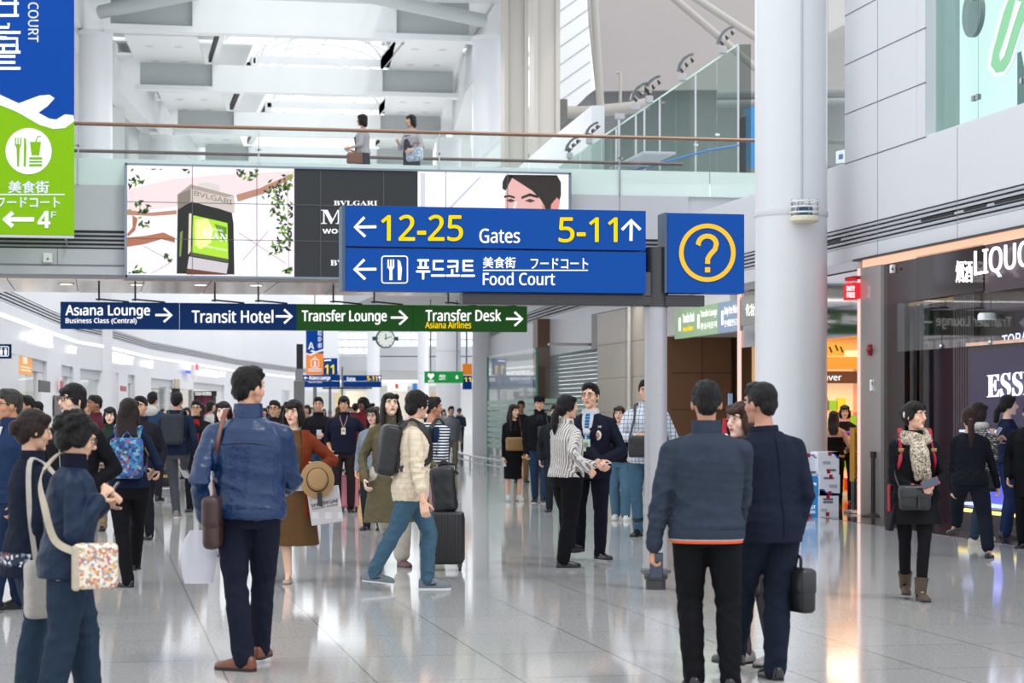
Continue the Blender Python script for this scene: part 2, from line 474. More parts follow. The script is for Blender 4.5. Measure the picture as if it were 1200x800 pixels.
# glass between the near column and the tall panel wall
g2 = place('window_2', (XF + .15, 35, 5.22))
MB().box(XF + .14, XF + .16, yB + .03, yB + 1.3, 5.24, 16).build('pane', gp, g2)
MB().box(XF + .14, XF + .16, yB + 1.34, 34.4, 5.24, 16).build('pane', gp, g2)
MB().tube([(XF + .1, yB + 1.32, 5.24), (XF + .1, yB + 1.32, 16)], .02, 8).build('mullion', brush, g2)

# ------------------------------------------------------------------ liquor shop front
bronze = mat('dark_bronze_gloss', '#33292a', .12, .35, noise=.1, scale=3)
plum = mat('plum_slats', '#3a2630', .35, noise=.08)
mirror = mat('mirror_cladding', '#b5b2b1', .16, .45, noise=.03, scale=2)
brown = mat('brown_lacquer', '#2a1c1a', .14, .2, noise=.12, scale=4)
y12, y36, y60 = Yr(1012), Yr(1036), Yr(1060)
sf = place('wall_shopfront_1', (XF, 24, 0))
f1 = MB(); f1.box(XF, XF + .12, Yr(1108), y36, 3.02, 3.62)
f1.build('fascia_panel', mat('smoky_mirror', '#5d5152', .07, .9, noise=.08, scale=2), sf)
f2 = MB(); f2.box(XF - .03, XF + .12, Yr(1155), Yr(1076), 3.02, 3.62); f2.build('fascia_panel', bronze, sf)
f3 = MB(); f3.box(XF - .02, XF + .12, 14, Yr(1155) - .01, 3.0, 3.62); f3.build('fascia_panel', mat('purple_mirror', '#4d3a46', .25, .3, noise=.1, scale=2), sf)
MB().box(XF - .05, XF + .15, y36, y12, 0, 3.6).build('mirror_pier', mirror, sf)
MB().box(XF - .06, XF + .1, y12, y12 + .1, 0, 3.6).build('lit_edge', glow('edge_pink', '#f3cfc4', 1.0), sf)
MB().box(XF + .0, XF + .06, y60, y36, 0, 3.02).build('brown_pier', brown, sf)
bp = MB(); bp.cbox((XF - .01, onX(1061, 526, XF).y, onX(1061, 526, XF).z), (.02, .16, .11)); bp.build('brass_plate', mat('brass', '#8a7440', .3, .9), sf)
MB().box(XF + .5, XF + .6, Yr(1112), 30.7, 0, 3.02).build('recess_panel', plum, sf)
for px, w, mm in ((1076, .05, chrome), (1083, .07, brush), (1062, .04, dark)):
    y = Yat(px, XF + .42); MB().box(XF + .38, XF + .46, y - w, y + w, 0, 3.02).build('steel_jamb', mm, sf)
sl = MB(); n = 9; ya, yb_ = Yr(1137), Yr(1112)
for k in range(n):
    a = ya + (yb_ - ya) * k / n; sl.box(XF + .05, XF + .11, a, a + (yb_ - ya) / n * .7, 0, 3.02)
sl.box(XF + .11, XF + .6, ya, yb_, 0, 3.02)
sl.build('slatted_panel', plum, sf)
sl = MB()
for k in range(38):
    a = 17.5 + k * .16; 
    if a + .12 < ya: sl.box(XF + .08, XF + .13, a, a + .11, 2.2, 3.02)
sl.box(XF + .13, XF + .4, 14, ya, 2.2, 3.02)
sl.build('slatted_panel', plum, sf)
# lettering of the liquor sign, standing off the fascia
pl = planeX(XF - .12)
text_px('烟酒', (1121, 305.5, 1140, 331), pl, shopw, sf, thick=.015)
quad_text('LIQUOR', (pl(1143, 329), pl(1226, 315), pl(1143, 294)), shopw, sf, thick=.02, bold=.01)
# lit cigarette display
disp = thing('cigarette_display', 'tall dark display lit violet with a white brand name, on the liquor shop front', 'display case', (XF, 21, 0))
MB().box(XF - .02, XF + .1, 14, Yr(1136.5), 1.28, 2.34).build('header_frame', mat('header_dark', '#1b1524', .25), disp)
MB().box(XF - .03, XF, 14, Yr(1139), 1.33, 2.28).build('header_panel', mat('header_violet', '#241b3a', .3, emit=.35), disp)
pl = planeX(XF - .05)
quad_text('ESSE', (pl(1158, 466), pl(1216, 462), pl(1158, 439)), glow('violet_white', '#dfe0ff', 1.4), disp, thick=.02, st='r')
MB().box(XF - .05, XF + .02, 14, Yr(1136), 2.34, 2.38).build('light_strip', glow('strip_rose', '#d9a58f', 1.), disp)
MB().box(XF - .25, XF + .1, 14, Yr(1146), .0, .30).build('plinth', mat('plinth_dark', '#211a24', .3), disp)
MB().box(XF - .27, XF - .24, 14, Yr(1146), .24, .28).build('light_strip', glow('strip_yellow', '#ffe26a', 2.), disp)
MB().box(XF - .02, XF + .1, 14, Yr(1141), .30, 1.28).build('back_panel', glow('case_violet', '#5b62e0', .9), disp)
for z in (.32, .66, .98, 1.24):
    MB().box(XF - .22, XF, 14, Yr(1143), z, z + .03).build('shelf', glow('shelf_blue', '#b9c8ff', 1.3), disp)
for k in range(4):
    MB().box(XF - .235, XF - .225, 17.5 + k * 1.1, 18.5 + k * 1.1, .34, .66).build('poster', glow('poster_%d' % k, ('#8fd8f0', '#bfe8c0', '#f0e0a0', '#9fd0f5')[k], .8), disp)
cnt = 0
for z in (.69, 1.01):
    for k in range(14):
        y = 18.2 + k * .33
        b = MB().box(XF - .2, XF - .1, y, y + .2, z, z + .2).build('cigarette_carton', mat('carton_%d' % (k % 4), ('#f2f2f7', '#b63a4c', '#3a62b6', '#e8e2d0')[k % 4], .4), None)
        tag(b, 'small cigarette carton on the lit shelves of the violet display', 'carton', 'cartons in the lit cigarette display')
# hanging glass header below the fascia
hg = thing('hanging_glass', 'row of clear glass panels hung below the liquor fascia', 'glass panel', (XF - .1, 24, 2.3))
prev = Yr(1060)
for px in (1113, 1171, 1240):
    y = Yr(px); MB().box(XF - .11, XF - .095, y + .01, prev - .01, 2.33, 3.0).build('pane', glass('reflective_glass', '#cfe0e0', .2), hg)
    b = MB(); b.ball((XF - .12, y, 2.36), .03); b.build('bolt', chrome, hg, smooth=True); prev = y
pl = planeX(XF + .05)
quad_text('TOBACCO', (pl(1174.5, 407.5), pl(1228, 399), pl(1174.5, 393)), glow('violet_white', '#dfe0ff', 2.2), thing('shop_lettering', 'white lit letters behind the hanging glass beside the dome camera', 'lettering', pl(1190, 402)), bold=.025)
dc = thing('dome_camera', 'white dome security camera under the liquor shop ceiling', 'camera', onX(1157, 375, XF + .06))
b = MB(); p = onX(1157, 375, XF - .02); b.lathe([(.12, .0), (.12, .06), (.10, .09)], p, 20); b.build('housing', white, dc, smooth=True)
b = MB(); b.ball(p + Vector((0, 0, -.01)), .085); b.build('dome', mat('smoked_dome', '#55585c', .08), dc, smooth=True)
# call point and alarm on the mirror pier
al = thing('alarm_call_point', 'small red alarm horn on the mirror pier beside the duty free entrance', 'alarm', onX(1020, 410, XF - .05))
p = onX(1020, 410, XF - .06)
b = MB(); b.cbox(p, (.06, .1, .16)); b.build('body', mat('alarm_red', '#8e1018', .35), al)
b = MB(); b.ball(p + Vector((-.04, -.06, 0)), .045); b.build('horn', mat('alarm_red', '#8e1018'), al, smooth=True)
sw = thing('switch_box', 'small pale switch box low on the mirror pier', 'switch box', onX(1022, 451, XF - .06))
b = MB(); b.cbox(onX(1022, 451, XF - .06), (.04, .09, .16)); b.build('casing', white, sw); b = MB(); b.cbox(onX(1022, 449, XF - .085), (.012, .03, .05)); b.build('button', grey, sw)
bm_ = thing('wall_box', 'small white box high on the smoky mirror fascia', 'junction box', onX(1046, 315, XF - .02))
b = MB(); b.cbox(onX(1046, 315, XF - .03), (.06, .09, .12)); b.build('casing', white, bm_, bevel=.01)
b = MB(); b.cbox(onX(1046, 315, XF - .065), (.01, .05, .03)); b.build('lens', dark, bm_)

# ------------------------------------------------------------------ duty free shop opening behind the column
yd0, yd1 = y12 + .1, 35.8
df = place('wall_shopfront_2', (XF, 34, 0))
MB().box(XF - .02, XF + .2, yd0, yd1, 3.60, 3.73).build('lintel', brush, df)
MB().box(XF, XF + .1, yd0, yd1, 2.62, 3.58).build('glass_transom', mat('mirror_transom', '#a7a6a6', .06, .95, noise=.03), df)
MB().box(XF - .05, XF + .0, yd1, yd1 + .08, 0, 3.73).build('lit_edge', glow('edge_pink', '#f3cfc4', 1.), df)
MB().box(XF - .03, XF - .0, yd0 + .02, yd0 + .08, 2.62, 3.58).build('light_strip', glow('edge_violet', '#e2c8e6', 1.2), df)
rs = thing('blade_sign', 'small red lit duty free blade sign beside the big near column', 'sign', onX(997, 338, XF - .1))
p0, p1 = onX(991.5, 333, XF - .12), onX(1003, 350, XF - .12)
b = MB(); b.box(XF - .16, XF - .02, p1.y, p0.y, p1.z, p0.z); b.build('light_box', glow('sign_red', '#e01828', 1.0), rs)
b = MB(); b.box(XF - .14, XF - .02, p1.y, p0.y, p0.z + .05, p0.z + .10); b.build('top_bar', glow('sign_red_dim', '#a01020', .6), rs)
pl = planeX(XF - .165)
text_px('DUTY', (992.5, 335, 1002, 341), pl, white_e, rs, bold=.03); text_px('FREE', (992.5, 342.5, 1002, 348.5), pl, white_e, rs, bold=.03)
text_px('LOTTE', (992, 326, 1003, 331), planeX(XF - .145), glow('sign_red', '#e01828'), rs, bold=.03)
# room
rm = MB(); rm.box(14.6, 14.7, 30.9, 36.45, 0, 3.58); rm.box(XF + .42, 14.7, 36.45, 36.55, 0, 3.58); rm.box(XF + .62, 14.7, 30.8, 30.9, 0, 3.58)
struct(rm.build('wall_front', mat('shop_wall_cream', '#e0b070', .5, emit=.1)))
struct(MB().box(XF + .42, 14.6, 30.9, 36.45, 2.9, 3.0).build('ceiling_shop', white))
area('duty_free_lamp', (12.8, 33.8, 2.85), (2.6, 4.6), 120, (1, .80, .58), (0, 0, 0))
YS = 36.0
shelf = thing('display_shelving', 'tall orange display shelving stocked with bright packets in the duty free shop', 'shelving', (12.9, YS + .2, 0))
pl = planeY(YS)
zz = lambda py: pl(985, py).z
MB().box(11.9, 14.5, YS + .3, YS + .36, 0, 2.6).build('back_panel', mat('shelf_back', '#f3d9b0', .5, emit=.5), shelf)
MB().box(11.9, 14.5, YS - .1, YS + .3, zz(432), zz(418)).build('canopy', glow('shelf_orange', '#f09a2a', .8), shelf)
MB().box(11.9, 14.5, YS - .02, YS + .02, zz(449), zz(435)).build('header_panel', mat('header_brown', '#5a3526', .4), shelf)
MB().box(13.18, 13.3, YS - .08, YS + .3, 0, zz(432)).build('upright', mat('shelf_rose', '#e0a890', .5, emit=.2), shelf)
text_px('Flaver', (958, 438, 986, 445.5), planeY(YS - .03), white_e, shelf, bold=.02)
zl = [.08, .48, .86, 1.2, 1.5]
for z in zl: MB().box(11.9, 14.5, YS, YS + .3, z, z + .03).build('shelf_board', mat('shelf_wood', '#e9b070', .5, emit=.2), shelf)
pk = ['#e8442a', '#f29a1e', '#ffd23a', '#d8eef2', '#7a3ab0', '#f0f0ea', '#c7162a', '#ea7a9a', '#8fc63a']
for z in zl:
    x = 12.3
    while x < 13.9:
        w = rng.uniform(.13, .24); h = rng.uniform(.16, .26); i = rng.randrange(len(pk))
        if not (x < 13.32 and x + w > 13.16):
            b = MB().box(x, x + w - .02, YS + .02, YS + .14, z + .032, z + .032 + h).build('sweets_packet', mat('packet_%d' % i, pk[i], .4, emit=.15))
            tag(b, 'bright sweets packet on the orange duty free shelving', 'packet', 'packets on the duty free shelving')
        x += w
sg = thing('sign_panel', 'orange panel with black print above the duty free shelving', 'sign', pl(978, 412))
b = MB(); poly_px(b, [(962, 402), (990, 402), (990, 417), (962, 417)], pl, (0, .03, 0)); b.build('board', glow('panel_orange', '#f2a22a', .9), sg)
b = MB()
for i, (a, c) in enumerate(((966, 404), (972, 406), (979, 404), (985, 406))): stroke(b, [(a, c), (a + 3, c + 7)], 2, planeY(YS - .01), (0, .004, 0))
b.build('print', black, sg)
pX2 = planeX(11.3)
tb = thing('box_display', 'tall yellow chocolate display box with dark red lettering at the duty free entrance', 'display', (11.4, 31.8, 0))
p0, p1 = pl2 = onY(1001, 501, 31.5), onY(1008.5, 564, 31.5)
b = MB(); b.box(p0.x, p1.x, 31.5, 31.7, p1.z, p0.z); b.build('box', mat('choc_yellow', '#b98a1c', .4), tb)
quad_text('TOBLERONE', (Vector((p1.x - .02, 31.49, p0.z - .08)), Vector((p1.x - .02, 31.49, p1.z + .08)), Vector((p0.x + .02, 31.49, p0.z - .08)))[0:3], mat('choc_red', '#8a1420'), tb, bold=.02)
b = MB(); b.box(p0.x + .01, p1.x - .01, 31.52, 31.68, 0, p1.z); b.build('stand', dark, tb)

# ------------------------------------------------------------------ facade beyond the column, under the bridge
tile = mat('beige_stone', '#b9aea0', .3, noise=.05, scale=3)
wood = mat('brown_wood_panel', '#7a5a44', .35, noise=.12, scale=2)
X2 = 10.98
yE0, yE1 = 36.6, 41.3
mb = MB()
mb.box(X2, X2 + .4, yE1 + .2, Yat(705, X2 + .1), 0, 3.72); mb.box(X2, X2 + .02, yE1, yE1 + .2, 0, 3.72)
struct(mb.build('wall_right_stone', tile))
jt = MB()
for z in (.75, 1.5, 2.25, 3.0): jt.box(X2 - .003, X2, yE1, Yat(705, X2 + .1), z - .006, z + .006)
jt.box(X2 - .003, X2, 44.3 - .01, 44.3 + .01, 0, 3.72)
struct(jt.build('trim_7', mat('stone_joint', '#7d7468')))
gl_ = MB().tube([(X2 - .05, Yat(740.5, X2), 0), (X2 - .05, Yat(740.5, X2), 3.72)], .04, 10).build('downpipe', white, smooth=True)
tag(gl_, 'thin white vertical pipe on the beige stone wall behind the sign post', 'pipe')
# alcove with the wooden back wall
al_ = MB(); al_.box(X2 + .02, 14, yE1, yE1 + .2, 0, 3.0)
struct(al_.build('wall_wood', wood))
jt = MB()
pl = planeY(yE1 - .004)
for y in (437, 480): poly_px(jt, [(788, y - .4), (857, y - .4), (857, y + .4), (788, y + .4)], pl, (0, .003, 0))
for x in (823, 857): poly_px(jt, [(x - .4, 390), (x + .4, 390), (x + .4, 560), (x - .4, 560)], pl, (0, .003, 0))
struct(jt.build('trim_8', mat('wood_joint', '#3d2a1e')))
for i, x in enumerate((860, 865)):
    b = MB(); poly_px(b, [(x - 1.4, 392), (x + 1.4, 392), (x + 1.4, 560), (x - 1.4, 560)], planeY(yE1 - .05), (0, .04, 0)); struct(b.build('trim_%d' % (9 + i), mat('wood_dark_slat', '#2c1a12', .3)))
struct(MB().box(X2, 14, yE0, yE1, 3.0, 3.72).build('ceiling_alcove', white))
struct(MB().box(13.9, 14, yE0, yE1, 0, 3.0).build('wall_alcove', wood))
ws = thing('overhead_sign', 'long green and blue transfer desk sign over the wooden alcove', 'sign', (X2, 39, 2.9))
pS = planeX(X2 - .06)
def sgn(x0, x1, m, nm='sign_panel'):
    a, b_ = pS(x0, 400).y, pS(x1, 400).y
    return MB().box(X2 - .06, X2 + .05, b_, a, 2.92, 3.47).build(nm, m, ws)
sgn(790.5, 841, mat('sign_green_pale', '#8fae86', .4, emit=.35)); sgn(841.4, 867, mat('sign_blue_pale', '#7f93ac', .4, emit=.35))
pS2 = planeX(X2 - .07)
def wtext(s, x0, x1, m, f0, f1, b=.01):
    A, B = pS2(x0, 400), pS2(x1, 400)
    z0, z1 = 2.92 + .55 * f0, 2.92 + .55 * f1
    quad_text(s, ((A.x, A.y, z0), (B.x, B.y, z0), (A.x, A.y, z1)), m, ws, bold=b)
wtext('Transfer Desk', 800, 813.5, white_e, .52, .85); wtext('Asiana Airlines', 800, 812, yel_e, .22, .4)
wtext('Transfer Lounge', 821, 840, white_e, .55, .85); wtext('환승라운지', 821, 840, white_e, .2, .42)
wtext('Duty Free Pick up', 849, 866, white_e, .5, .85); wtext('면세품인도장', 849, 866, white_e, .18, .4)
for a in (795, 817, 845):
    b = MB(); A, B = pS2(a, 400), pS2(a + 2.2, 400); b.box(X2 - .068, X2 - .06, B.y, A.y, 3.06, 3.32); b.build('pictogram', white_e, ws)
ds = thing('shop_sign', 'narrow grey sign with white lettering left of the big near column', 'sign', (XF, 36, 3))
b = MB(); b.box(XF - .02, XF + .1, Yr(887), yd1 - .02, 3.0, 3.5); b.build('panel', mat('bronze_pale', '#8d9287', .2, .5), ds)
pl = planeX(XF - .03); text_px('化妆品', (874, 356, 890, 370), pl, white_e, ds, bold=.02)
# shutter bay, white infill and the wall that curves away
def wallrun(name, pts, z0, z1, m, th=.3):
    mb = MB()
    for (xa, ya), (xb, yb) in zip(pts[:-1], pts[1:]):
        d = Vector((yb - ya, -(xb - xa), 0)).normalized() * th
        mb.prism([(xa, ya, z0), (xb, yb, z0), (xb, yb, z1), (xa, ya, z1)], d)
    return struct(mb.build(name, m))
rc = [(10.97, 47.5), (11.3, 54), (11.75, 61), (12.6, 70), (14.2, 82), (16.6, 95), (20, 110), (26, 130)]
wallrun('wall_right_upper', rc, 2.95, 3.95, panel); wallrun('wall_right_band', rc, 4.26, 8.5, panel)
wallrun('trim_11', [(x + .08, y) for x, y in rc], 3.95, 4.26, mat('louvre_dark', '#3a3a3d'))
for k in range(4): wallrun('trim_%d' % (12 + k), rc, 3.96 + k * .08, 4.0 + k * .08, slabgrey, .06)
wallrun('wall_right_lower', rc[1:], 0, 2.95, white)
sh = MB()
for k in range(30): sh.box(X2 + .3, X2 + .36, 47.3, 54, .0 + k * .1, k * .1 + .085)
o = sh.build('roller_shutter', mat('shutter_grey', '#8d9596', .4, .4)); tag(o, 'grey roller shutter behind the glass partition under the bridge', 'shutter')
b = MB(); b.box(X2 - .02, X2 + .3, 53.6, 54.2, 0, 3.9); o = b.build('wall_pier', wood); tag(o, 'narrow brown pier on the right wall beyond the glass partition', 'pier')
# glass partition
gpn = thing('glass_partition', 'tall clear glass partition with frosted stripes beside the beige stone wall', 'glass partition', (10.2, 52, 0))
frost = glass('frosted_glass', '#cfe9df', .3, .2, .45)
A, B = Vector((10.35, 57.4, 0)), Vector((10.0, 49.0, 0)); Cc = Vector((10.9, 47.6, 0))
def panes(P, Q, n, z1):
    for k in range(n):
        a, b_ = P.lerp(Q, k / n), P.lerp(Q, (k + .985) / n)
        th = Vector((.012, 0, 0)) if abs((Q - P).y) > abs((Q - P).x) else Vector((0, .012, 0))
        MB().prism([a, b_, b_ + UP * z1, a + UP * z1], th).build('pane', gp, gpn)
        f = MB()
        for j in range(9):
            z = .55 + j * .145
            f.prism([a + UP * z - th, b_ + UP * z - th, b_ + UP * (z + .11) - th, a + UP * (z + .11) - th], th * .3)
        f.build('frosted_stripes', frost, gpn)
panes(A, B, 5, 3.02); panes(B, Cc, 1, 3.02)
for P in (A, B): MB().tube([P, P + UP * 3.02], .03, 8).build('post', mat('glass_edge_green', '#3f8f7c', .1), gpn)
b = MB(); b.box(B.x - .03, 11, 47.5, 47.6, 3.02, 3.08); b.build('top_rail', brush, gpn)
gr = thing('guard_rail', 'low steel guard rail on the floor before the glass partition', 'rail', (9.9, 55, 0))
pts = [Vector((9.75, 48.8, 0)), Vector((10.0, 57, 0)), Vector((10.8, 66, 0)), Vector((11.4, 70, 0))]
MB().tube([p + UP * .28 for p in pts], .03, 8).build('top_bar', brush, gr, smooth=True); MB().tube([p + UP * .12 for p in pts], .02, 8).build('lower_bar', brush, gr, smooth=True)
for k in range(8):
    t = k / 7 * 3; i = min(2, int(t)); p = pts[i].lerp(pts[i + 1], t - i); MB().tube([p, p + UP * .28], .025, 8).build('post', brush, gr)

# ------------------------------------------------------------------ near column with its sensor
nc = at(927, 484, 31.8); r0 = .535
co = thing('round_column', 'massive pale round column standing before the duty free entrance', 'column', (nc.x, nc.y, 0))
zr = at(927, 247, 31.3).z
MB().lathe([(r0, 0), (r0, zr - .05)], (nc.x, nc.y, 0), 64).build('lower_shaft', colw, co, smooth=True)
MB().lathe([(r0 + .012, zr - .05), (r0 + .02, zr), (r0 + .004, zr + .05)], (nc.x, nc.y, 0), 64).build('ring', mat('ring_grey', '#d2d3d7', .3), co, smooth=True)
MB().lathe([(r0, zr + .05), (r0, 16)], (nc.x, nc.y, 0), 64).build('upper_shaft', colw, co, smooth=True)
vx = at(939.5, 200, 31.27); ang = math.atan2(vx.y - nc.y, vx.x - nc.x)
cx, cy = nc.x + (r0 + .01) * math.cos(ang), nc.y + (r0 + .01) * math.sin(ang)
MB().tube([(cx, cy, zr), (cx, cy, 16)], .014, 6).build('conduit', mat('conduit_grey', '#b9bbc0', .4), co)
sn = thing('smoke_detector', 'cream round detector in a white wire cage high on the big near column', 'detector', at(943, 250, 31.2))
sc_ = at(943, 254, 31.1)
MB().lathe([(.16, 0), (.21, .03), (.215, .08), (.2, .1)], sc_ + Vector((0, 0, -.09)), 28).build('base', mat('cream_plastic', '#e6dcc4', .5), sn, smooth=True)
for k in range(3):
    z = sc_.z + .06 + k * .08
    MB().tube([(sc_.x + .2 * math.cos(q), sc_.y + .2 * math.sin(q), z) for q in (2 * math.pi * j / 24 for j in range(25))], .014, 6).build('cage_ring', white, sn, smooth=True)
for k in range(8):
    q = math.pi / 4 * k; MB().tube([(sc_.x + .2 * math.cos(q), sc_.y + .2 * math.sin(q), sc_.z), (sc_.x + .2 * math.cos(q), sc_.y + .2 * math.sin(q), sc_.z + .25)], .008, 6).build('cage_bar', grey, sn)
MB().cbox(sc_ + Vector((0, 0, .08)), (.2, .12, .12)).build('electronics', mat('board_blue', '#3a5a7a', .5), sn)

# ------------------------------------------------------------------ bridge
YB = 39.3
zs, zt = 3.93, 5.66
XL, XR = -9.0, 15.5
mb = MB(); mb.box(XL, XR, YB, YB + 4.4, zs + .12, zt - .05); mb.box(XL, XR, YB + .35, YB + 4.4, zs, zs + .12)
struct(mb.build('floor_bridge', slabgrey))
mb = MB()
mb.box(XL, 10.95, YB - .06, YB, 4.78, 5.6); mb.box(XL, 10.95, YB - .06, YB, 4.16, 4.44); mb.box(XL, 10.95, YB - .12, YB, 3.98, 4.12)
struct(mb.build('trim_20', slabgrey))
mb = MB()
for k in range(4): mb.box(XL, 10.95, YB - .06, YB, 4.47 + k * .075, 4.505 + k * .075)
struct(mb.build('trim_21', grey)); struct(MB().box(XL, 10.95, YB - .02, YB - .005, 4.44, 4.78).build('trim_22', mat('louvre_dark', '#3a3a3d')))
mb = MB()
for x in np.arange(XL + .4, 10.9, 2.6): mb.box(x, x + .012, YB - .063, YB, 4.78, 5.6); mb.box(x, x + .012, YB - .063, YB, 4.16, 4.44)
struct(mb.build('trim_23', mat('joint_grey', '#6c6e73')))
sfm = mat('soffit_panel', '#c9b8a8', .16, .55, noise=.05, scale=2)
mb = MB()
for i in range(20):
    for j in range(3):
        mb.box(XL + i * 1.22, XL + i * 1.22 + 1.2, YB + .38 + j * 1.34, YB + .38 + j * 1.34 + 1.32, zs - .03, zs)
struct(mb.build('ceiling_bridge', sfm))
for i, px in enumerate((78, 160, 235, 300, 520, 640)):
    p = onZ(px, 332 + .006 * px, zs - .035)
    d_ = thing('downlight', 'round recessed downlight in the bridge soffit', 'downlight', p, group='downlights in the bridge soffit')
    MB().lathe([(.13, 0), (.16, .012), (.16, .03)], p + Vector((0, 0, -.012)), 24).build('bezel', white, d_, smooth=True)
    MB().lathe([(.11, 0), (.11, .004)], p + Vector((0, 0, -.014)), 24).build('lens', glow('lamp_warm', '#fff2e0', 3.), d_)
# balustrade, front and rear
def balustrade(Y, lab, frosted, railz, x0, x1, m_rail):
    b = thing('glass_balustrade', lab, 'balustrade', (4, Y, zt))
    MB().tube([(x0, Y - .03, railz), (x1, Y - .03, railz)], .035, 12).build('handrail', m_rail, b, smooth=True)
    xs = [onY(303 + 105.7 * k, 200, Y).x for k in range(-6, 8)]
    xs = [x for x in xs if x0 - 2 < x < x1 + 2]
    for i, (a, c) in enumerate(zip(xs[:-1], xs[1:])):
        a, c = max(a, x0), min(c, x1)
        if c - a < .2: continue
        MB().box(a + .008, c - .008, Y - .01, Y + .01, zt - .06, railz - .02).build('pane', gp, b)
        if frosted: MB().box(a + .008, c - .008, Y - .016, Y - .012, zt - .06, zt + .42).build('frosted_band', frost_b, b)
        if i % 2 == 0:
            MB().box(a - .012, a + .012, Y - .05, Y - .02, zt - .06, railz).build('post', brush, b)
            MB().box(a - .06, a + .06, Y - .05, Y - .02, railz - .42, railz - .38).build('clamp', brush, b)
    return b
frost_b = glass('frosted_band_glass', '#e6f1ee', .15, .25, .75)
rail = mat('handrail_brown', '#8a6a58', .25, .3); raild = mat('handrail_dark', '#5a4a46', .3, .4)
balustrade(YB - .03, 'front glass balustrade of the bridge above the video wall', True, 6.70, XL, 12.6, rail)
balustrade(YB + 4.2, 'rear glass balustrade along the far edge of the bridge', False, 6.72, XL, 12.0, raild)
# ------------------------------------------------------------------ hanging banner, video wall, signs
Yb = 37.6
pb = planeY(Yb)
bn = thing('hanging_banner', 'tall blue and green food court banner at the top left', 'banner', pb(44, 140))
x0, x1 = pb(-62, 200).x, pb(87, 200).x
zb = pb(60, 276).z
wave = [(-62, 92), (-20, 103), (0, 114), (20, 126), (40, 140), (60, 149), (72, 147), (80, 142), (87, 143)]
b = MB(); poly_px(b, [(-62, -60), (87, -60)] + wave[::-1], pb, (0, .04, 0)); b.build('blue_field', mat('banner_blue', '#00429a', .6, emit=.1, spec=.15), bn)
b = MB(); poly_px(b, wave + [(87, 276), (-62, 276)], pb, (0, .04, 0)); b.build('green_field', mat('banner_green', '#7fb30c', .6, emit=.1, spec=.15), bn)
b = MB(); pw = planeY(Yb - .01)
poly_px(b, [(-62, 84), (-20, 96), (0, 111), (22, 121), (46, 112), (58, 111), (64, 115), (56, 124), (45, 132), (58, 139), (66, 140), (76, 134), (86, 135), (87, 142), (76, 150), (62, 151), (46, 146), (20, 131), (0, 123), (-62, 97)], pw, (0, .006, 0))
b.build('aeroplane_print', mat('banner_white', '#eef1f6', .5, emit=.2), bn)
bw = MATS['banner_white']
b = MB(); poly_px(b, arc(33.5, 177, 27, 27, 0, 360, 40)[:-1], pw, (0, .006, 0)); b.build('roundel', bw, bn)
pw2 = planeY(Yb - .016); bg_ = MATS['banner_green']
b = MB()
for dx in (17.5, 20.5, 23.5): poly_px(b, [(dx, 161), (dx + 1.4, 161), (dx + 1.4, 170), (dx, 170)], pw2, (0, .005, 0))
poly_px(b, [(17.5, 169), (24.9, 169), (23, 174), (22.4, 195), (20, 195), (19.4, 174)], pw2, (0, .005, 0))
poly_px(b, [(28, 161), (30.5, 163), (31, 175), (30.2, 195), (27.6, 195)], pw2, (0, .005, 0))
poly_px(b, [(35, 166), (48, 166), (46, 182), (37, 182)], pw2, (0, .005, 0))
stroke(b, [(42, 166), (44, 160), (48, 159.5)], 1.4, pw2, (0, .005, 0))
for a, c in ((184, 187), (188.5, 190.5), (192, 195)): poly_px(b, rrect(34, a, 49.5, c, 1.2), pw2, (0, .005, 0))
b.build('cutlery_print', bg_, bn)
text_px('美食街', (10, 212, 57, 226), pw, bw, bn, bold=.03)
b = MB(); poly_px(b, [(-40, 227.2), (76, 227.2), (76, 228.4), (-40, 228.4)], pw, (0, .005, 0)); b.build('rule', bw, bn)
text_px('フードコート', (-4, 231, 70, 243), pw, bw, bn, bold=.03)
b = MB(); stroke(b, [(4, 257), (40, 257)], 5, pw, (0, .005, 0)); stroke(b, [(15, 249), (5, 257), (15, 265)], 5, pw, (0, .005, 0)); b.build('arrow', bw, bn)
text_px('4', (44, 247, 59, 267), pw, bw, bn, bold=.05); text_px('F', (60, 248, 66, 255), pw, bw, bn, bold=.02)
quad_text('COURT', (pw(33, 3), pw(33, 49), pw(45, 3)), bw, bn, bold=.02)
b = MB()   # the lower syllables of the Korean banner line
for seg in ([(-4, 4), (22, 4)], [(-4, 44), (8, 44)], [(-4, 32), (10, 32), (10, 27)], [(-4, 38), (24, 38)], [(0, 45), (20, 45), (20, 62)], [(-4, 53), (18, 53)], [(-4, 61), (24, 61)], [(4, 54), (4, 60)], [(-4, 66), (18, 66)], [(-4, 73), (18, 73)], [(-4, 80), (24, 80)], [(0, 0), (0, 3)], [(18, -10), (18, 18)], [(-4, 18), (22, 18)]):
    stroke(b, seg, 3.4, pw, (0, .005, 0))
b.build('korean_lettering', bw, bn)
MB().box(x0, x1, Yb - .02, Yb + .06, zb - .04, zb).build('bottom_bar', brush, bn)
for x in (x0 + .3, x1 - .15): MB().tube([(x, Yb + .03, zb - .02), (x, YB - .02, zb - .02)], .02, 8).build('bracket', grey, bn)
sp_ = thing('wall_box', 'small white box on the bridge face below the food court banner', 'junction box', planeY(YB - .14)(56, 302))
p = planeY(YB - .12)(56, 302); b = MB(); b.cbox(p, (.16, .08, .17)); b.build('casing', white, sp_, bevel=.01); b = MB(); b.cbox(p + Vector((.0, -.045, -.02)), (.03, .02, .03)); b.build('lens', dark, sp_)

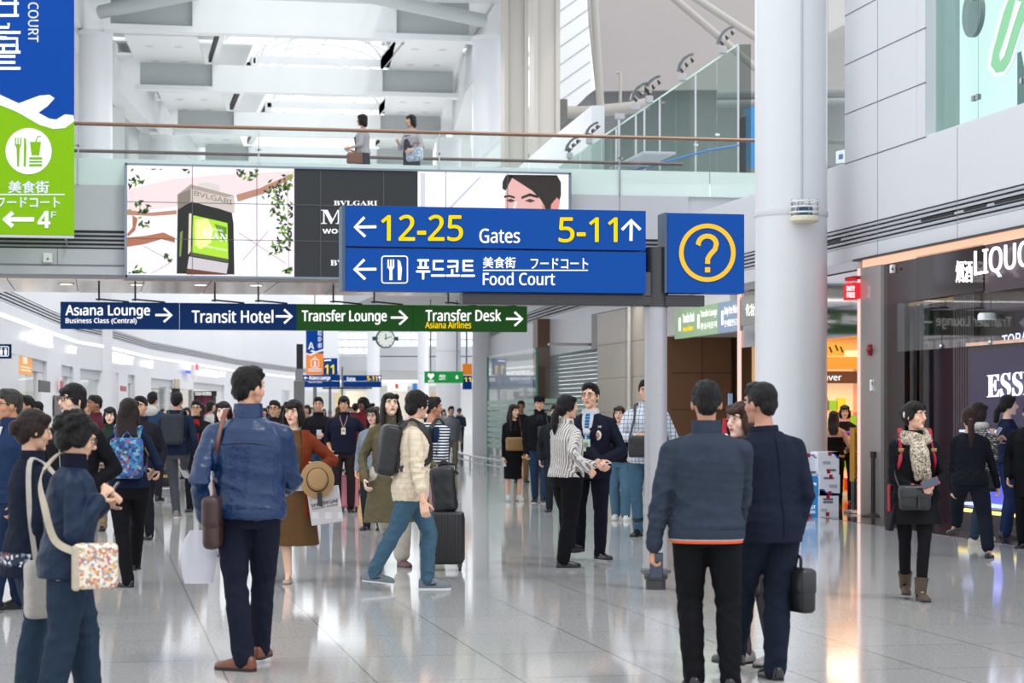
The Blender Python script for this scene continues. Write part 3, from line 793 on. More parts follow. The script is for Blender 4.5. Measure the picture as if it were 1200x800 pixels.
# video wall
Yv = YB - .28
pv = planeY(Yv)
vw = thing('video_wall', 'wide lit video wall on the bridge showing a perfume advertisement', 'video screen', pv(407, 258))
def pq(mb, x0, y0, x1, y1, pl, off): return poly_px(mb, [(x0, y0), (x1, y0), (x1, y1), (x0, y1)], pl, off)
sy = lambda px, py: py + (px - 148) * .0185      # rows of the wall drift down with x in the photo
vz1, vz0 = pv(148, 193.5).z, pv(148, 322).z
vx0, vx1 = pv(149, 250).x, pv(666, 250).x
def V(u, v): return Vector((vx0 + (vx1 - vx0) * u, Yv, vz0 + (vz1 - vz0) * v))
def vp(px, py): 
    u = (px - 149) / 517.; top = 194 + u * 9.0; bot = 321.5 + u * 6
    return V(u, (bot - py) / (bot - top))
b = MB()
for u0, u1, v0, v1 in ((-.004, 1.004, -.018, 0), (-.004, 1.004, 1, 1.018), (-.006, 0, -.018, 1.018), (1, 1.006, -.018, 1.018)):
    p, q_ = V(u0, v0), V(u1, v1); b.box(p.x, q_.x, Yv - .05, YB - .05, p.z, q_.z)
b.build('frame', mat('screen_frame', '#7c8794', .3, .5), vw)
def vpoly(pts, m, nm, lift=.0):
    mb = MB(); mb.prism([vp(*p) + Vector((0, -lift, 0)) for p in pts], (0, .003, 0)); return mb.build(nm, m, vw)
G = lambda n, h, s=1.0: glow('screen_' + n, h, s)
vpoly([(149, 194), (340, 197.3), (340, 323.7), (149, 321.5)], G('pale', '#f3eaf2', 1.05), 'screen_picture')
vpoly([(340, 197.3), (485, 199.9), (485, 325.4), (340, 323.7)], G('charcoal', '#23262b', .8), 'screen_picture')
vpoly([(485, 199.9), (666, 203), (666, 327.5), (485, 325.4)], G('palest', '#f2f2fb', 1.1), 'screen_picture')
# left picture: terrace behind, branches, leaves and the bottle
vpoly([(149, 222), (200, 210), (260, 204), (340, 200), (340, 206), (280, 226), (215, 240), (149, 250)], G('beam_pink', '#e9d3d6'), 'printed_beam', .004)
vpoly([(149, 246), (175, 249), (205, 246), (205, 251), (178, 253), (149, 252)], G('branch', '#b0806c'), 'printed_branch', .006)
vpoly([(149, 278), (170, 276), (190, 272), (203, 278), (203, 284), (188, 280), (168, 286), (149, 289)], G('branch2', '#a8694c'), 'printed_branch', .006)
vpoly([(273, 228), (300, 220), (338, 203), (338, 208), (304, 227), (275, 236)], G('branch', '#b0806c'), 'printed_branch', .006)
vpoly([(155, 252), (161, 256), (158, 270), (150, 277), (149, 274), (155, 266)], G('branch2', '#a8694c'), 'printed_branch', .006)
for a, c in (((276, 272), (330, 308)), ((280, 305), (310, 270)), ((176, 320), (200, 306)), ((168, 288), (200, 306)), ((332, 205), (334, 322))):
    mb = MB(); 
    d = (Vector(c) - Vector(a)).normalized(); nn = Vector((-d.y, d.x)) * .7
    mb.prism([vp(*(Vector(a) + nn)) + Vector((0, -.005, 0)), vp(*(Vector(c) + nn)) + Vector((0, -.005, 0)), vp(*(Vector(c) - nn)) + Vector((0, -.005, 0)), vp(*(Vector(a) - nn)) + Vector((0, -.005, 0))], (0, .002, 0))
    mb.build('printed_truss', G('truss', '#c9b6c0'), vw)
lg = [G('leaf_a', '#7fae3a', .8), G('leaf_b', '#4a6e2c', .8), G('leaf_c', '#2c3a26', .8)]
lr = random.Random(3)
for n_, (cx, cy, w, h, n) in enumerate(((282, 203, 13, 8, 22), (318, 226, 14, 12, 32), (328, 215, 10, 8, 20), (326, 250, 14, 16, 34), (331, 272, 9, 18, 30), (322, 290, 8, 10, 16), (160, 212, 8, 12, 12), (166, 247, 14, 6, 12), (215, 198, 6, 3, 8), (180, 195, 8, 2, 8), (172, 262, 8, 6, 7), (158, 318, 8, 5, 14), (196, 300, 6, 5, 5), (334, 318, 6, 5, 12), (164, 238, 6, 3, 4))):
    for mi in range(3):
        mb = MB()
        for k in range(n // 3 + 1):
            x, y = lr.gauss(cx, w * .55), lr.gauss(cy, h * .55)
            x = min(max(x, 151), 337); y = min(max(y, 197), 320)
            a = lr.uniform(0, 6.28); L, W = lr.uniform(5, 8.5), lr.uniform(2.4, 3.8)
            pp = [(x - L / 2 * math.cos(a), y - L / 2 * math.sin(a)), (x + W / 2 * math.sin(a), y - W / 2 * math.cos(a)), (x + L / 2 * math.cos(a), y + L / 2 * math.sin(a)), (x - W / 2 * math.sin(a), y + W / 2 * math.cos(a))]
            pp = [(min(max(u, 150), 339), min(max(v, 198), 320)) for u, v in pp]
            mb.prism([vp(*p) + Vector((0, -.008 - mi * .001, 0)) for p in pp], (0, .001, 0))
        lo = mb.build('printed_leaves', lg[mi], vw)
# bottle
vpoly([(206, 245), (205, 320), (271, 321), (270, 262), (268, 248), (222, 236)], G('bottle_black', '#14180f', .7), 'printed_bottle', .012)
vpoly([(206, 228), (221, 216), (221, 236), (206, 246)], G('cap_side', '#8d8078', .8), 'printed_cap', .014)
vpoly([(221, 216), (271, 229), (271, 250), (240, 240), (221, 236)], G('cap', '#cfc3bc', .9), 'printed_cap', .014)
vpoly([(206, 228), (221, 216), (271, 229), (262, 231), (222, 221)], G('cap_top', '#a99c94', .9), 'printed_cap', .015)
vpoly([(229, 218.5), (230, 214.5), (242, 214), (254, 217), (254, 224), (248, 225)], G('nozzle', '#d8d2ce', .9), 'printed_cap', .0145)
vpoly([(224, 252), (263, 261), (264, 303), (222, 295)], G('liquid', '#a6d92a', 1.), 'printed_liquid', .015)
vpoly([(226, 257), (240, 256), (247, 268), (244, 284), (232, 292), (226, 286)], G('liquid_lt', '#dcf58a', 1.1), 'printed_liquid', .0155)
vpoly([(248, 262), (262, 266), (262, 284), (254, 276)], G('liquid_dk', '#5f9414', .9), 'printed_liquid', .0155)
vpoly([(219, 250), (222, 250), (221, 294), (218, 298)], G('rim_a', '#e0d8c0', .9), 'printed_glint', .016)
vpoly([(222, 295), (264, 303), (264, 307), (220, 299)], G('rim_b', '#4f5a3a', .8), 'printed_glint', .016)
vpoly([(219, 300), (264, 308), (262, 320), (217, 314)], G('base', '#c9c3c8', .95), 'printed_base', .0155)
vpoly([(217, 314), (262, 320), (262, 321.4), (216, 321)], G('base_wood', '#6a3a24', .8), 'printed_base', .016)
vpoly([(209, 272), (212, 270), (210, 300), (208, 300)], G('rim_c', '#7f9a4a', .8), 'printed_glint', .016)
vtext = lambda s, x0, y0, x1, y1, m, l=.018, **k: quad_text(s, (vp(x0, y1) + Vector((0, -l, 0)), vp(x1, y1) + Vector((0, -l, 0)), vp(x0, y0) + Vector((0, -l, 0))), m, vw, thick=.003, **k)
sl_ = lambda s, a, b_, h, m, **k: quad_text(s, (vp(*a) + Vector((0, -.018, 0)), vp(*b_) + Vector((0, -.018, 0)), vp(a[0], a[1] - h) + Vector((0, -.018, 0))), m, vw, thick=.003, **k)
sl_('BVLGARI', (225, 229), (268, 240), 6, G('cap_print', '#7a6e68', .7))
sl_('BVLGARI', (240, 268), (258, 272), 3, white_e); sl_('MAN', (234, 277), (263, 283.5), 9, white_e, st='r'); sl_('WOOD ESSENCE', (235, 288.5), (263, 294.5), 2.5, white_e)
vtext('BVLGARI', 386, 234.5, 437, 240, white_e, st='r')
vtext('MAN', 371, 245, 440, 262, white_e, st='r')
vtext('WOOD ESSENCE', 373, 267.5, 452, 273, white_e, bold=.035)
vtext('BVLGARI', 382, 304, 438, 310.5, white_e, st='r')
# right picture: a dark-haired man's face
vpoly([(488, 202), (494, 202), (494, 325), (488, 325)], G('post', '#c9c9dc', 1.), 'printed_post', .004)
vpoly([(521, 243), (558, 206), (561, 206), (525, 243)], G('strut', '#bfc0d6', 1.), 'printed_truss', .004)
vpoly([(590, 218), (596, 206), (615, 203), (640, 212), (648, 240), (642, 275), (625, 300), (604, 300), (592, 270), (589, 240)], G('skin', '#dcaca6', 1.), 'printed_face', .006)
vpoly([(586, 212), (590, 204), (600, 203.5), (594, 214), (590, 222), (586, 220)], G('hair', '#2a211f', .8), 'printed_hair', .01)
vpoly([(592, 203.2), (652, 203.6), (657, 212), (657, 228), (652, 243), (647, 247), (643, 262), (639, 258), (637, 240), (632, 232), (622, 222), (606, 212), (596, 206)], G('hair', '#2a211f', .8), 'printed_hair', .01)
vpoly([(645, 238), (652, 230), (656, 234), (654, 244), (649, 250), (644, 250)], G('ear', '#d98f88', 1.), 'printed_ear', .011)
vpoly([(609, 229), (619, 225), (630, 228), (629, 231), (619, 228.5), (609, 232)], G('hair', '#2a211f'), 'printed_brow', .012)
vpoly([(588, 228), (594, 227), (601, 229), (601, 231.5), (594, 229.5), (588, 231)], G('hair', '#2a211f'), 'printed_brow', .012)
vpoly([(613, 234), (619, 231.5), (626, 234), (620, 236)], G('eye', '#4a3a38', .8), 'printed_eye', .012)
vpoly([(590, 233.5), (596, 231.5), (602, 234), (596, 236)], G('eye', '#4a3a38', .8), 'printed_eye', .012)
vpoly([(601, 234), (604, 236), (600, 250), (596, 252)], G('skin_lt', '#f3d8d6', 1.), 'printed_nose', .0115)
vpoly([(634, 236), (642, 250), (640, 280), (628, 300), (636, 262)], G('skin_dk', '#b9807c', 1.), 'printed_face', .0115)
b = MB()
for k in range(1, 7): p = V(k / 7, 0); b.box(p.x - .006, p.x + .006, Yv - .022, Yv - .019, vz0, vz1)
for k in (1, 2): z = vz0 + (vz1 - vz0) * k / 3; b.box(vx0, vx1, Yv - .022, Yv - .019, z - .006, z + .006)
b.build('bezel_lines', mat('bezel', '#55565c', .5), vw)

# row of signs hung under the bridge
Yh = YB + 1.0
ph = planeY(Yh)
hx = [ph(x, 370).x for x in (70.5, 210.5, 347.5, 484, 618)]
hz1, hz0 = ph(345, 356).z, ph(345, 387).z
rowm = [blue2, blue2, green, green]
labs = ['blue Asiana Lounge sign, first in the row hung under the bridge', 'blue Transit Hotel sign in the row hung under the bridge', 'green Transfer Lounge sign in the row hung under the bridge', 'green Transfer Desk sign, last in the row hung under the bridge']
rods = [(116, 158.5), (252, 303), (391, 439), (526, 573)]
for i in range(4):
    hs = thing('hanging_sign', labs[i], 'sign', ((hx[i] + hx[i + 1]) / 2, Yh, hz0), group='signs hung under the bridge')
    MB().box(hx[i] + .005, hx[i + 1] - .005, Yh, Yh + .14, hz0, hz1).build('sign_box', rowm[i], hs)
    for px in rods[i]:
        x = ph(px, 350).x
        MB().tube([(x, Yh + .07, hz1 + .03), (x, Yh + .07, zs - .03)], .018, 8).build('hanging_rod', dark, hs)
        MB().tube([(x - .06, Yh + .07, hz1 + .05), (x + .0, Yh + .07, hz1 + .06), (x + .55, Yh + .07, hz1 + .012)], .016, 8).build('rod_foot', dark, hs)
    t = planeY(Yh - .008)
    def ar(x, y):
        b = MB(); stroke(b, [(x, y), (x + 19, y)], 2.6, t, (0, .006, 0)); stroke(b, [(x + 10, y - 8), (x + 19, y + .2), (x + 10, y + 8)], 2.6, t, (0, .006, 0)); b.build('arrow', white_e, hs)
    if i == 0:
        text_px('Asıana Lounge', (77, 357.5, 175.5, 373), t, white_e, hs, bold=.025); text_px('Business Class (Central)', (77, 372.5, 160, 380), t, white_e, hs, bold=.02); ar(182, 369)
    if i == 1: text_px('Transit Hotel', (225, 363, 320, 378), t, white_e, hs, bold=.025); ar(323, 370.5)
    if i == 2: text_px('Transfer Lounge', (354, 363, 453, 380), t, white_e, hs, bold=.025); ar(458, 372)
    if i == 3: text_px('Transfer Desk', (499, 362.5, 587, 376), t, white_e, hs, bold=.025); text_px('Asiana Airlines', (498.5, 376.5, 552, 384.5), t, yel_e, hs, bold=.02); ar(593, 373.5)

# free-standing gate sign on its pole
base = ground(768, 690)
Yp = base.y
gs = thing('gate_sign', 'big blue gates and food court sign on a grey floor-standing post', 'sign', (base.x, Yp, 0))
pp_ = planeY(Yp - .16)
zt_ = pp_(768, 325).z
postm = mat('post_enamel', '#a3a2a8', .3, .2)
cxp = onY(768.5, 600, Yp).x
MB().lathe([(.096, .12), (.096, zt_ - .2)], (cxp, Yp, 0), 32).build('post', postm, gs, smooth=True)
MB().lathe([(.085, 0), (.085, .08), (.1, .085), (.1, .12)], (cxp, Yp, 0), 32).build('foot', dark, gs, smooth=True)
MB().lathe([(.108, .0), (.128, .012), (.128, .04), (.108, .05)], (cxp, Yp, .125), 32).build('collar', mat('collar_grey', '#5d5c60', .4, .3), gs, smooth=True)
MB().lathe([(.104, 0), (.104, .5)], (cxp, Yp, zt_ - .24), 32).build('head', dark, gs, smooth=True)
bx0, bx1 = pp_(544, 345).x, pp_(829, 345).x
MB().box(bx0, bx1, Yp - .08, Yp + .08, pp_(600, 356).z, pp_(600, 343).z).build('cross_beam', dark, gs, bevel=.008)
MB().box(pp_(757, 300).x, pp_(781, 300).x, Yp - .08, Yp + .08, pp_(600, 345).z, pp_(600, 316).z).build('bracket', mat('bracket_dark', '#4a4346', .4), gs)
a0, a1 = pp_(405.5, 290).x, pp_(757.5, 290).x
z0, z1, zm0, zm1 = pp_(580, 341.5).z, pp_(580, 243.5).z, pp_(580, 293).z, pp_(580, 290.5).z
MB().box(a0, a1, Yp - .14, Yp + .1, zm1, z1).build('upper_panel', blue, gs)
MB().box(a0, a1, Yp - .14, Yp + .1, z0, zm0).build('lower_panel', blue, gs)
MB().box(a0 - .03, a0, Yp - .13, Yp + .1, z0, z1).build('end_cap', mat('sign_side', '#35506e', .4), gs)
t = planeY(Yp - .148)
def arrow(pts, head, w, m=white_e, par=gs):
    b = MB(); stroke(b, pts, w, t, (0, .006, 0)); stroke(b, head, w, t, (0, .006, 0)); b.build('arrow', m, par)
arrow([(416, 266), (441, 265.6)], [(427, 254.5), (416, 266), (428, 277)], 3.2)
arrow([(415, 315.5), (441, 315.2)], [(427, 304), (415.5, 315.5), (428, 327)], 3.2)
arrow([(739.5, 282), (739.8, 259)], [(729, 269), (739.8, 258), (750.5, 269)], 3.4)
text_px('12-25', (447, 252, 542, 282), t, yel_e, gs, bold=.022)
text_px('Gates', (562, 268, 609, 284.5), t, white_e, gs, bold=.02)
text_px('5-11', (655, 255, 723, 283.5), t, yel_e, gs, bold=.022)
text_px('푸드코트', (488, 304, 556, 327), t, white_e, gs, bold=.03)
text_px('美食街', (566, 301, 604, 314), t, white_e, gs, bold=.02); text_px('フードコート', (622, 302.5, 689, 315), t, white_e, gs, bold=.02)
b = MB(); pq(b, 566, 316, 689, 317.2, t, (0, .005, 0)); b.build('rule', white_e, gs)
text_px('Food Court', (566, 319, 650, 334), t, white_e, gs, bold=.02)
b = MB(); stroke(b, rrect(447.5, 300, 477.5, 331.5, 3), 1.3, t, (0, .005, 0), True); b.build('pictogram_border', white_e, gs)
b = MB()
for x in (455, 458, 461): pq(b, x - .9, 304, x + .9, 314, t, (0, .005, 0))
poly_px(b, [(454, 312), (462, 312), (459.7, 317), (460, 328), (456.4, 328), (456.6, 317)], t, (0, .005, 0))
poly_px(b, [(466, 304), (469, 306), (471, 314), (470, 328), (466.4, 328)], t, (0, .005, 0)); b.build('pictogram', white_e, gs)
qs = thing('information_sign', 'square blue sign with a yellow question mark in a ring', 'sign', (pp_(827, 300).x, Yp, zt_))
MB().box(pp_(783.5, 300).x, pp_(873, 300).x, Yp - .14, Yp + .1, pp_(830, 343).z, pp_(830, 250).z).build('panel', blue, qs)
MB().box(pp_(780, 300).x, pp_(783.4, 300).x, Yp - .13, Yp + .1, pp_(830, 343).z, pp_(830, 249.5).z).build('end_cap', MATS['sign_side'], qs)
yb_e = glow('lit_amber', '#ffc400', .8)
b = MB(); stroke(b, arc(829, 296, 30.5, 31.5, 0, 360, 48)[:-1], 5.2, t, (0, .006, 0), True); b.build('ring', yb_e, qs)
b = MB(); stroke(b, [(818, 287)] + arc(829, 286, 10.5, 9.5, 180, 360, 16) + [(838, 292), (832.5, 298), (829.5, 303), (829.3, 309)], 5.6, t, (0, .006, 0)); pq(b, 826.3, 313, 832.2, 319, t, (0, .006, 0)); b.build('question_mark', yb_e, qs)

# restroom sign at the left edge
p0 = at(0, 411, 42)
rs_ = thing('restroom_sign', 'small blue restroom sign at the left edge', 'sign', p0)
t = planeY(p0.y)
b = MB(); pq(b, -16, 403, 13.5, 420, t, (0, .05, 0)); b.build('panel', blue2, rs_)
t2 = planeY(p0.y - .008)
b = MB(); stroke(b, rrect(-2, 406, 10, 417, 1.5), .9, t2, (0, .005, 0), True); b.build('pictogram_border', white_e, rs_)
b = MB()
for x in (1.5, 6.5):
    poly_px(b, arc(x, 408.6, 1.1, 1.1, 0, 360, 10)[:-1], t2, (0, .005, 0)); poly_px(b, [(x - 1.6, 410), (x + 1.6, 410), (x + 1.1, 416), (x - 1.1, 416)], t2, (0, .005, 0))
b.build('pictogram', white_e, rs_)
MB().tube([onY(-8, 403, p0.y + .02), onY(-8, 403, p0.y + .02) + UP * 1.1], .02, 8).build('hanging_rod', dark, rs_)

# ------------------------------------------------------------------ roof bays above the far hall
roofw = mat('roof_white', '#e4e7e8', .5, noise=.01)
roofg = mat('roof_beam_grey', '#b9bebf', .5, noise=.02)
BEAMS = [  # Y, flange (x0,x1,y top,y bottom), web y top/bottom, centre box x0,x1,y0
    (70.0, 122, 557, 36, 43, -20, 37, 227, 462, 2),
    (82.6, 158, 537, 105, 110, 78, 106, 250, 446, 79),
    (95.0, 203, 522, 154, 160, 132, 156, 275, 444, 133),
    (107.5, 236, 512, 190, 195, 172, 191, 292, 440, 172)]
n = 0
for (Y, fx0, fx1, fy0, fy1, wy0, wy1, c0, c1, cy0) in BEAMS:
    pl = planeY(Y)
    za, zb_ = pl(340, fy0).z, pl(340, fy1).z; wz0, wz1 = pl(340, wy1).z, pl(340, wy0).z
    X0, X1 = pl(fx0, 60).x, pl(fx1, 60).x
    n += 1
    rb = MB(); rb.box(X0, X1, Y - .25, Y + .35, zb_, za); struct(rb.build('ceiling_beam_%d' % n, roofw))
    rb = MB(); rb.box(X0 + .2, X1 - .2, Y + .05, Y + .2, wz0, wz1); struct(rb.build('ceiling_web_%d' % n, roofg))
    rb = MB(); rb.box(pl(c0, 60).x, pl(c1, 60).x, Y - .12, Y + .28, za, pl(340, cy0).z); struct(rb.build('ceiling_box_%d' % n, roofw))
    for sx in (c0, c1): struct(MB().box(pl(sx, 60).x - .05, pl(sx, 60).x + .05, Y - .2, Y, za, pl(340, cy0).z).build('trim_%d' % (30 + 2 * n + (sx == c1)), roofw))
pan = roofw
for n, (Y0, Y1, L, Rr, sk) in enumerate(((70.4, 82.5, [(145, 41), (231, 43), (242, 82), (162, 80)], [(466, 44), (548, 46), (531, 86), (455, 85)], (250, 446, 79)),
                                        (83.0, 94.9, [(185, 108), (258, 109), (267, 135), (200, 134)], [(452, 111), (524, 113), (517, 138), (450, 137)], (275, 444, 133)),
                                        (95.4, 107.4, [(223, 158), (280, 159), (287, 174), (232, 173)], [(446, 160), (512, 161), (508, 177), (444, 176)], (292, 440, 172)),
                                        (57.5, 69.9, [(60, -40), (205, -40), (222, 2), (80, 0)], [(470, -40), (600, -40), (585, 4), (466, 3)], (227, 462, 2)))):
    zc = planeY(Y1)(340, sk[2]).z + .05
    for quad in (L, Rr):
        mb = MB(); P = [onZ(x, y, zc) for x, y in quad]
        mb.prism(P, (0, 0, .06)); po = mb.build('ceiling_panel_%d' % (n * 2 + (quad is Rr)), pan); struct(po)
        # four small spots in each panel
        for u in (.3, .7):
            for v in (.3, .75):
                a_, b_ = P[0].lerp(P[1], u), P[3].lerp(P[2], u); c = a_.lerp(b_, v)
                o = MB().lathe([(.16, -.01), (.16, .01)], c, 12).build('ceiling_spot', mat('spot_grey', '#c6c9ca', .4)); tag(o, 'small recessed spot in a white panel of the roof', 'spotlight', 'spots in the roof panels')
    # soffit round the skylight and its dark slots
    pl = planeY(Y1)
    xa, xb = pl(sk[0], 60).x, pl(sk[1], 60).x
    xl, xr = xa - 5.5, xb + 4.6
    wl = onZ(*L[2], zc).x; wr_ = onZ(*Rr[3], zc).x
    sf_ = MB(); sf_.box(xl, wl - 3.6, Y0, Y1, zc + .35, zc + .45); sf_.box(wl + .3, xa, Y0, Y1, zc, zc + .4); sf_.box(xb, wr_ - .3, Y0, Y1, zc, zc + .4); sf_.box(wr_ + 3.4, xr, Y0, Y1, zc + .35, zc + .45)
    sf_.box(xl, xa, Y0, Y1, zc + .9, zc + 1.); sf_.box(xb, xr, Y0, Y1, zc + .9, zc + 1.)
    struct(sf_.build('ceiling_roof_%d' % n, roofw))
    sl2 = MB(); sl2.box(wl, wl + .3, Y0 + .4, Y1, zc + .05, zc + .3); sl2.box(wr_ - .3, wr_, Y0 + .4, Y1, zc + .05, zc + .3)
    struct(sl2.build('ceiling_slot_%d' % n, black))
    # vaulted skylight: curved ribs, purlins and frosted panes
    w = (xb - xa) / 2; cx = (xa + xb) / 2; rise = 1.5
    cv_ = lambda t: (cx + w * math.sin(t), zc + .35 + rise * (math.cos(t) - math.cos(1.25)) / (1 - math.cos(1.25)))
    tt = np.linspace(-1.25, 1.25, 17); kx = w / math.sin(1.25) / w
    arcp = [(cx + (cv_(t)[0] - cx) * kx, cv_(t)[1]) for t in tt]
    k_ = place('window_%d' % (n + 3), (cx, (Y0 + Y1) / 2, zc))
    for y in np.linspace(Y0 + .4, Y1 - .3, 6):
        MB().tube([(x, y, z) for x, z in arcp], .05, 6).build('rib', roofw, k_)
    for j in (2, 5, 8, 11, 14): MB().tube([(arcp[j][0], Y0, arcp[j][1]), (arcp[j][0], Y1, arcp[j][1])], .035, 6).build('purlin', roofw, k_)
    g_ = MB()
    for (xq, zq), (xw, zw) in zip(arcp[:-1], arcp[1:]): g_.add([(xq, Y0, zq + .06), (xw, Y0, zw + .06), (xw, Y1, zw + .06), (xq, Y1, zq + .06)], [(0, 1, 2, 3)])
    g_.build('pane', glass('sky_glass', '#eef6fa', .1, .1), k_)
    kb = MB(); kb.box(xa - .08, xa, Y0, Y1, zc, zc + .5); kb.box(xb, xb + .08, Y0, Y1, zc, zc + .5); kb.box(xa, xb, Y0 + .0, Y0 + .08, zc + .2, zc + .5); kb.build('kerb', roofw, k_)
# slanting tubes in front of the first beam
for nm, a, c, r in (('left', (118, 14), (400, -42), .22), ('right', (566, 24), (350, -22), .22)):
    o = MB().tube([at(*a, 68.8), at(*c, 64)], r, 16).build('roof_strut', roofg, smooth=True); tag(o, 'thick grey roof tube rising from the top of the %s far column' % nm, 'roof tube')
# column heads and columns of the far hall
def far_column(px, wpx, d, ztop, lab):
    c = at(px, 484, d); r = wpx * d / FPX / 2
    t = thing('round_column', lab, 'column', (c.x, c.y, 0), group='pale columns of the far hall')
    MB().lathe([(r, 0), (r, ztop)], (c.x, c.y, 0), 40).build('shaft', colw, t, smooth=True)
    MB().lathe([(r * 1.06, ztop - .15), (r * 1.06, ztop)], (c.x, c.y, 0), 40).build('cap', roofw, t, smooth=True)
    MB().lathe([(r + .01, 4.2), (r + .01, 4.28)], (c.x, c.y, 0), 40).build('ring', mat('ring_grey', '#d2d3d7', .3), t, smooth=True)
    return t
far_column(112, 39, 69.5, 13.9, 'pale round column nearest the Asiana Lounge sign, rising past the bridge')
far_column(573, 39, 70.5, 13.9, 'pale round column behind the end of the Transfer Desk sign, rising past the bridge')
far_column(189.5, 29, 94, 13.7, 'second pale column along the left shops')
far_column(287.5, 21.5, 126, 12.5, 'third pale column along the left shops')
far_column(525.5, 29, 95, 13.7, 'pale column left of the one behind the Transfer Desk sign')
far_column(437.5, 15, 146, 12, 'thin pale column under the round clock')
far_column(496, 13, 146, 12, 'thin pale column right of the round clock')
far_column(332, 14, 140, 12, 'thin pale column behind the orange and blue banner')
# longitudinal beams over the column rows
lrow = [(-3.2, 50), (-.2, 69), (1.0, 82), (2.9, 95), (5.2, 108), (8.6, 124), (13, 142)]
rrow = [(11.6, 55), (12.6, 69.6), (13.4, 82), (15, 95), (17.4, 108), (21, 124)]
def run(name, pts, z0, z1, m, th): return wallrun(name, pts, z0, z1, m, th)
run('ceiling_edge_beam_1', [(x - .6, y) for x, y in lrow], 13.95, 15.6, roofw, -.8); run('ceiling_edge_beam_2', [(x + .5, y) for x, y in rrow], 13.95, 15.6, roofw, .8)
# outer walls of the far hall
lw = [(-4.6, 34), (-2.2, 48), (-1.37, 58.8), (-.75, 66), (.3, 72), (1.84, 84), (3.8, 94), (6.7, 110), (11, 128), (15.5, 142)]
run('wall_left', lw, 4.26, 8.6, panel, -.3); run('wall_left_lower', lw, 2.85, 3.95, panel, -.3)
run('trim_50', [(x - .08, y) for x, y in lw], 3.95, 4.26, mat('louvre_dark', '#3a3a3d'), -.2)
for k in range(4): run('trim_%d' % (51 + k), lw, 3.96 + k * .08, 4.0 + k * .08, slabgrey, -.06)
run('trim_56', [(x + .03, y) for x, y in lw], 3.60, 3.68, glow('cove_white', '#ffffff', 1.3), -.1)
run('wall_left_upper', [(x - 2.2, y) for x, y in lrow], 9.6, 15.8, white, -.3)
run('wall_left_ledge', [(x - .1, y) for x, y in lw], 8.6, 8.9, roofw, -2.4)
# left upper windows
for i, (a, b_) in enumerate(((0, 1), (1, 2), (2, 3), (3, 4), (4, 5))):
    p, q_ = Vector((*lrow[a], 0)), Vector((*lrow[b_], 0)); off = Vector((-1.4, 0, 0))
    m_ = MB()
    for u in (.15, .55): c = p.lerp(q_, u) + off; m_.box(c.x - .25, c.x + .25, c.y - .5, c.y + .5, 8.6, 14)
    struct(m_.build('wall_left_pier_%d' % i, white))
# far end of the hall: sloping glazing over a grey and white band
Ye = 150
pl = planeY(Ye)
fw = MB(); pq(fw, 60, 452, 640, 512, pl, (0, .4, 0)); pq(fw, 60, 418, 640, 445, pl, (0, .4, 0)); struct(fw.build('wall_back_far', white))
fg = MB(); pq(fg, 375, 417, 640, 434, planeY(Ye - 2), (0, .4, 0)); pq(fg, 440, 407, 640, 418, planeY(Ye - 2), (0, .4, 0)); struct(fg.build('wall_back_band', mat('band_grey', '#b5b6bb', .5)))
fs = MB(); pq(fs, 200, 340, 640, 352, pl, (0, .4, 0)); struct(fs.build('wall_back_top', white))
sgz = place('window_7', (14, Ye, 6))
for k in range(40):
    x = 322 + k * 8.2; MB().tube([planeY(Ye - 1)(x, 430), planeY(Ye + 3)(x - 10, 345)], .06, 6).build('glazing_bar', roofw, sgz)
for y in range(352, 432, 9): MB().tube([planeY(Ye - 1)(322, y), planeY(Ye - 1)(640, y)], .12, 6).build('transom', roofw, sgz)
b = MB(); pq(b, 322, 345, 640, 432, planeY(Ye + 2), (0, .02, 0)); b.build('pane', glass('sky_glass', '#eef6fa', .1, .1), sgz)
sb = MB(); pq(sb, 385, 448, 640, 452, planeY(Ye - 3), (0, .5, 0)); struct(sb.build('trim_60', roofw))
sg2 = thing('lit_fascia', 'white lit shop sign on the far wall right of the far gate signs', 'sign', planeY(Ye - 3)(465, 452))
b = MB(); pq(b, 455, 446, 477, 458, planeY(Ye - 3.2), (0, .3, 0)); b.build('light_box', glow('fascia_cream', '#fff4e4', 1.4), sg2)
b = MB(); pq(b, 463, 449.5, 467, 455, planeY(Ye - 3.3), (0, .1, 0)); b.build('red_mark', glow('mark_red', '#d84a3a', .8), sg2)
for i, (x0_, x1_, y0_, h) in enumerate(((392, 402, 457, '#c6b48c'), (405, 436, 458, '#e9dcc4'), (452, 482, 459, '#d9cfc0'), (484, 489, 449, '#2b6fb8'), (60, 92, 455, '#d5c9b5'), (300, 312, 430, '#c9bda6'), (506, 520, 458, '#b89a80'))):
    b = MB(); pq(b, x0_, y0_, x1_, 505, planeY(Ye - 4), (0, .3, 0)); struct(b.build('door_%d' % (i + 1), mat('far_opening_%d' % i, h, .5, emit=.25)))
# ------------------------------------------------------------------ left shops
def lerp_row(row, y):
    for (xa, ya), (xb, yb) in zip(row[:-1], row[1:]):
        if ya <= y <= yb: return xa + (xb - xa) * (y - ya) / (yb - ya)
    return row[-1][0]
def LP(y, off=0., z=0.): return Vector((lerp_row(lw, y) + off, y, z))
def ypx(px):      # where a photo column meets the left wall line
    lo, hi = 34., 142.
    for _ in range(40):
        m = (lo + hi) / 2; p = LP(m) ; q = p - CAM
        u = 600 + FPX * q.dot(RGT) / q.dot(FWD)
        lo, hi = (m, hi) if u < px else (lo, m)
    return lo
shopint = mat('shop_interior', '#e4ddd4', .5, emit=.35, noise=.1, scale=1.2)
def lwall(name, p0, p1, z0, z1, off, th, m, parent=None):
    a, b = LP(ypx(p0), off), LP(ypx(p1), off)
    d = Vector((b.y - a.y, -(b.x - a.x), 0)).normalized() * th
    return MB().prism([a + UP * z0, b + UP * z0, b + UP * z1, a + UP * z1], d).build(name, m, parent)
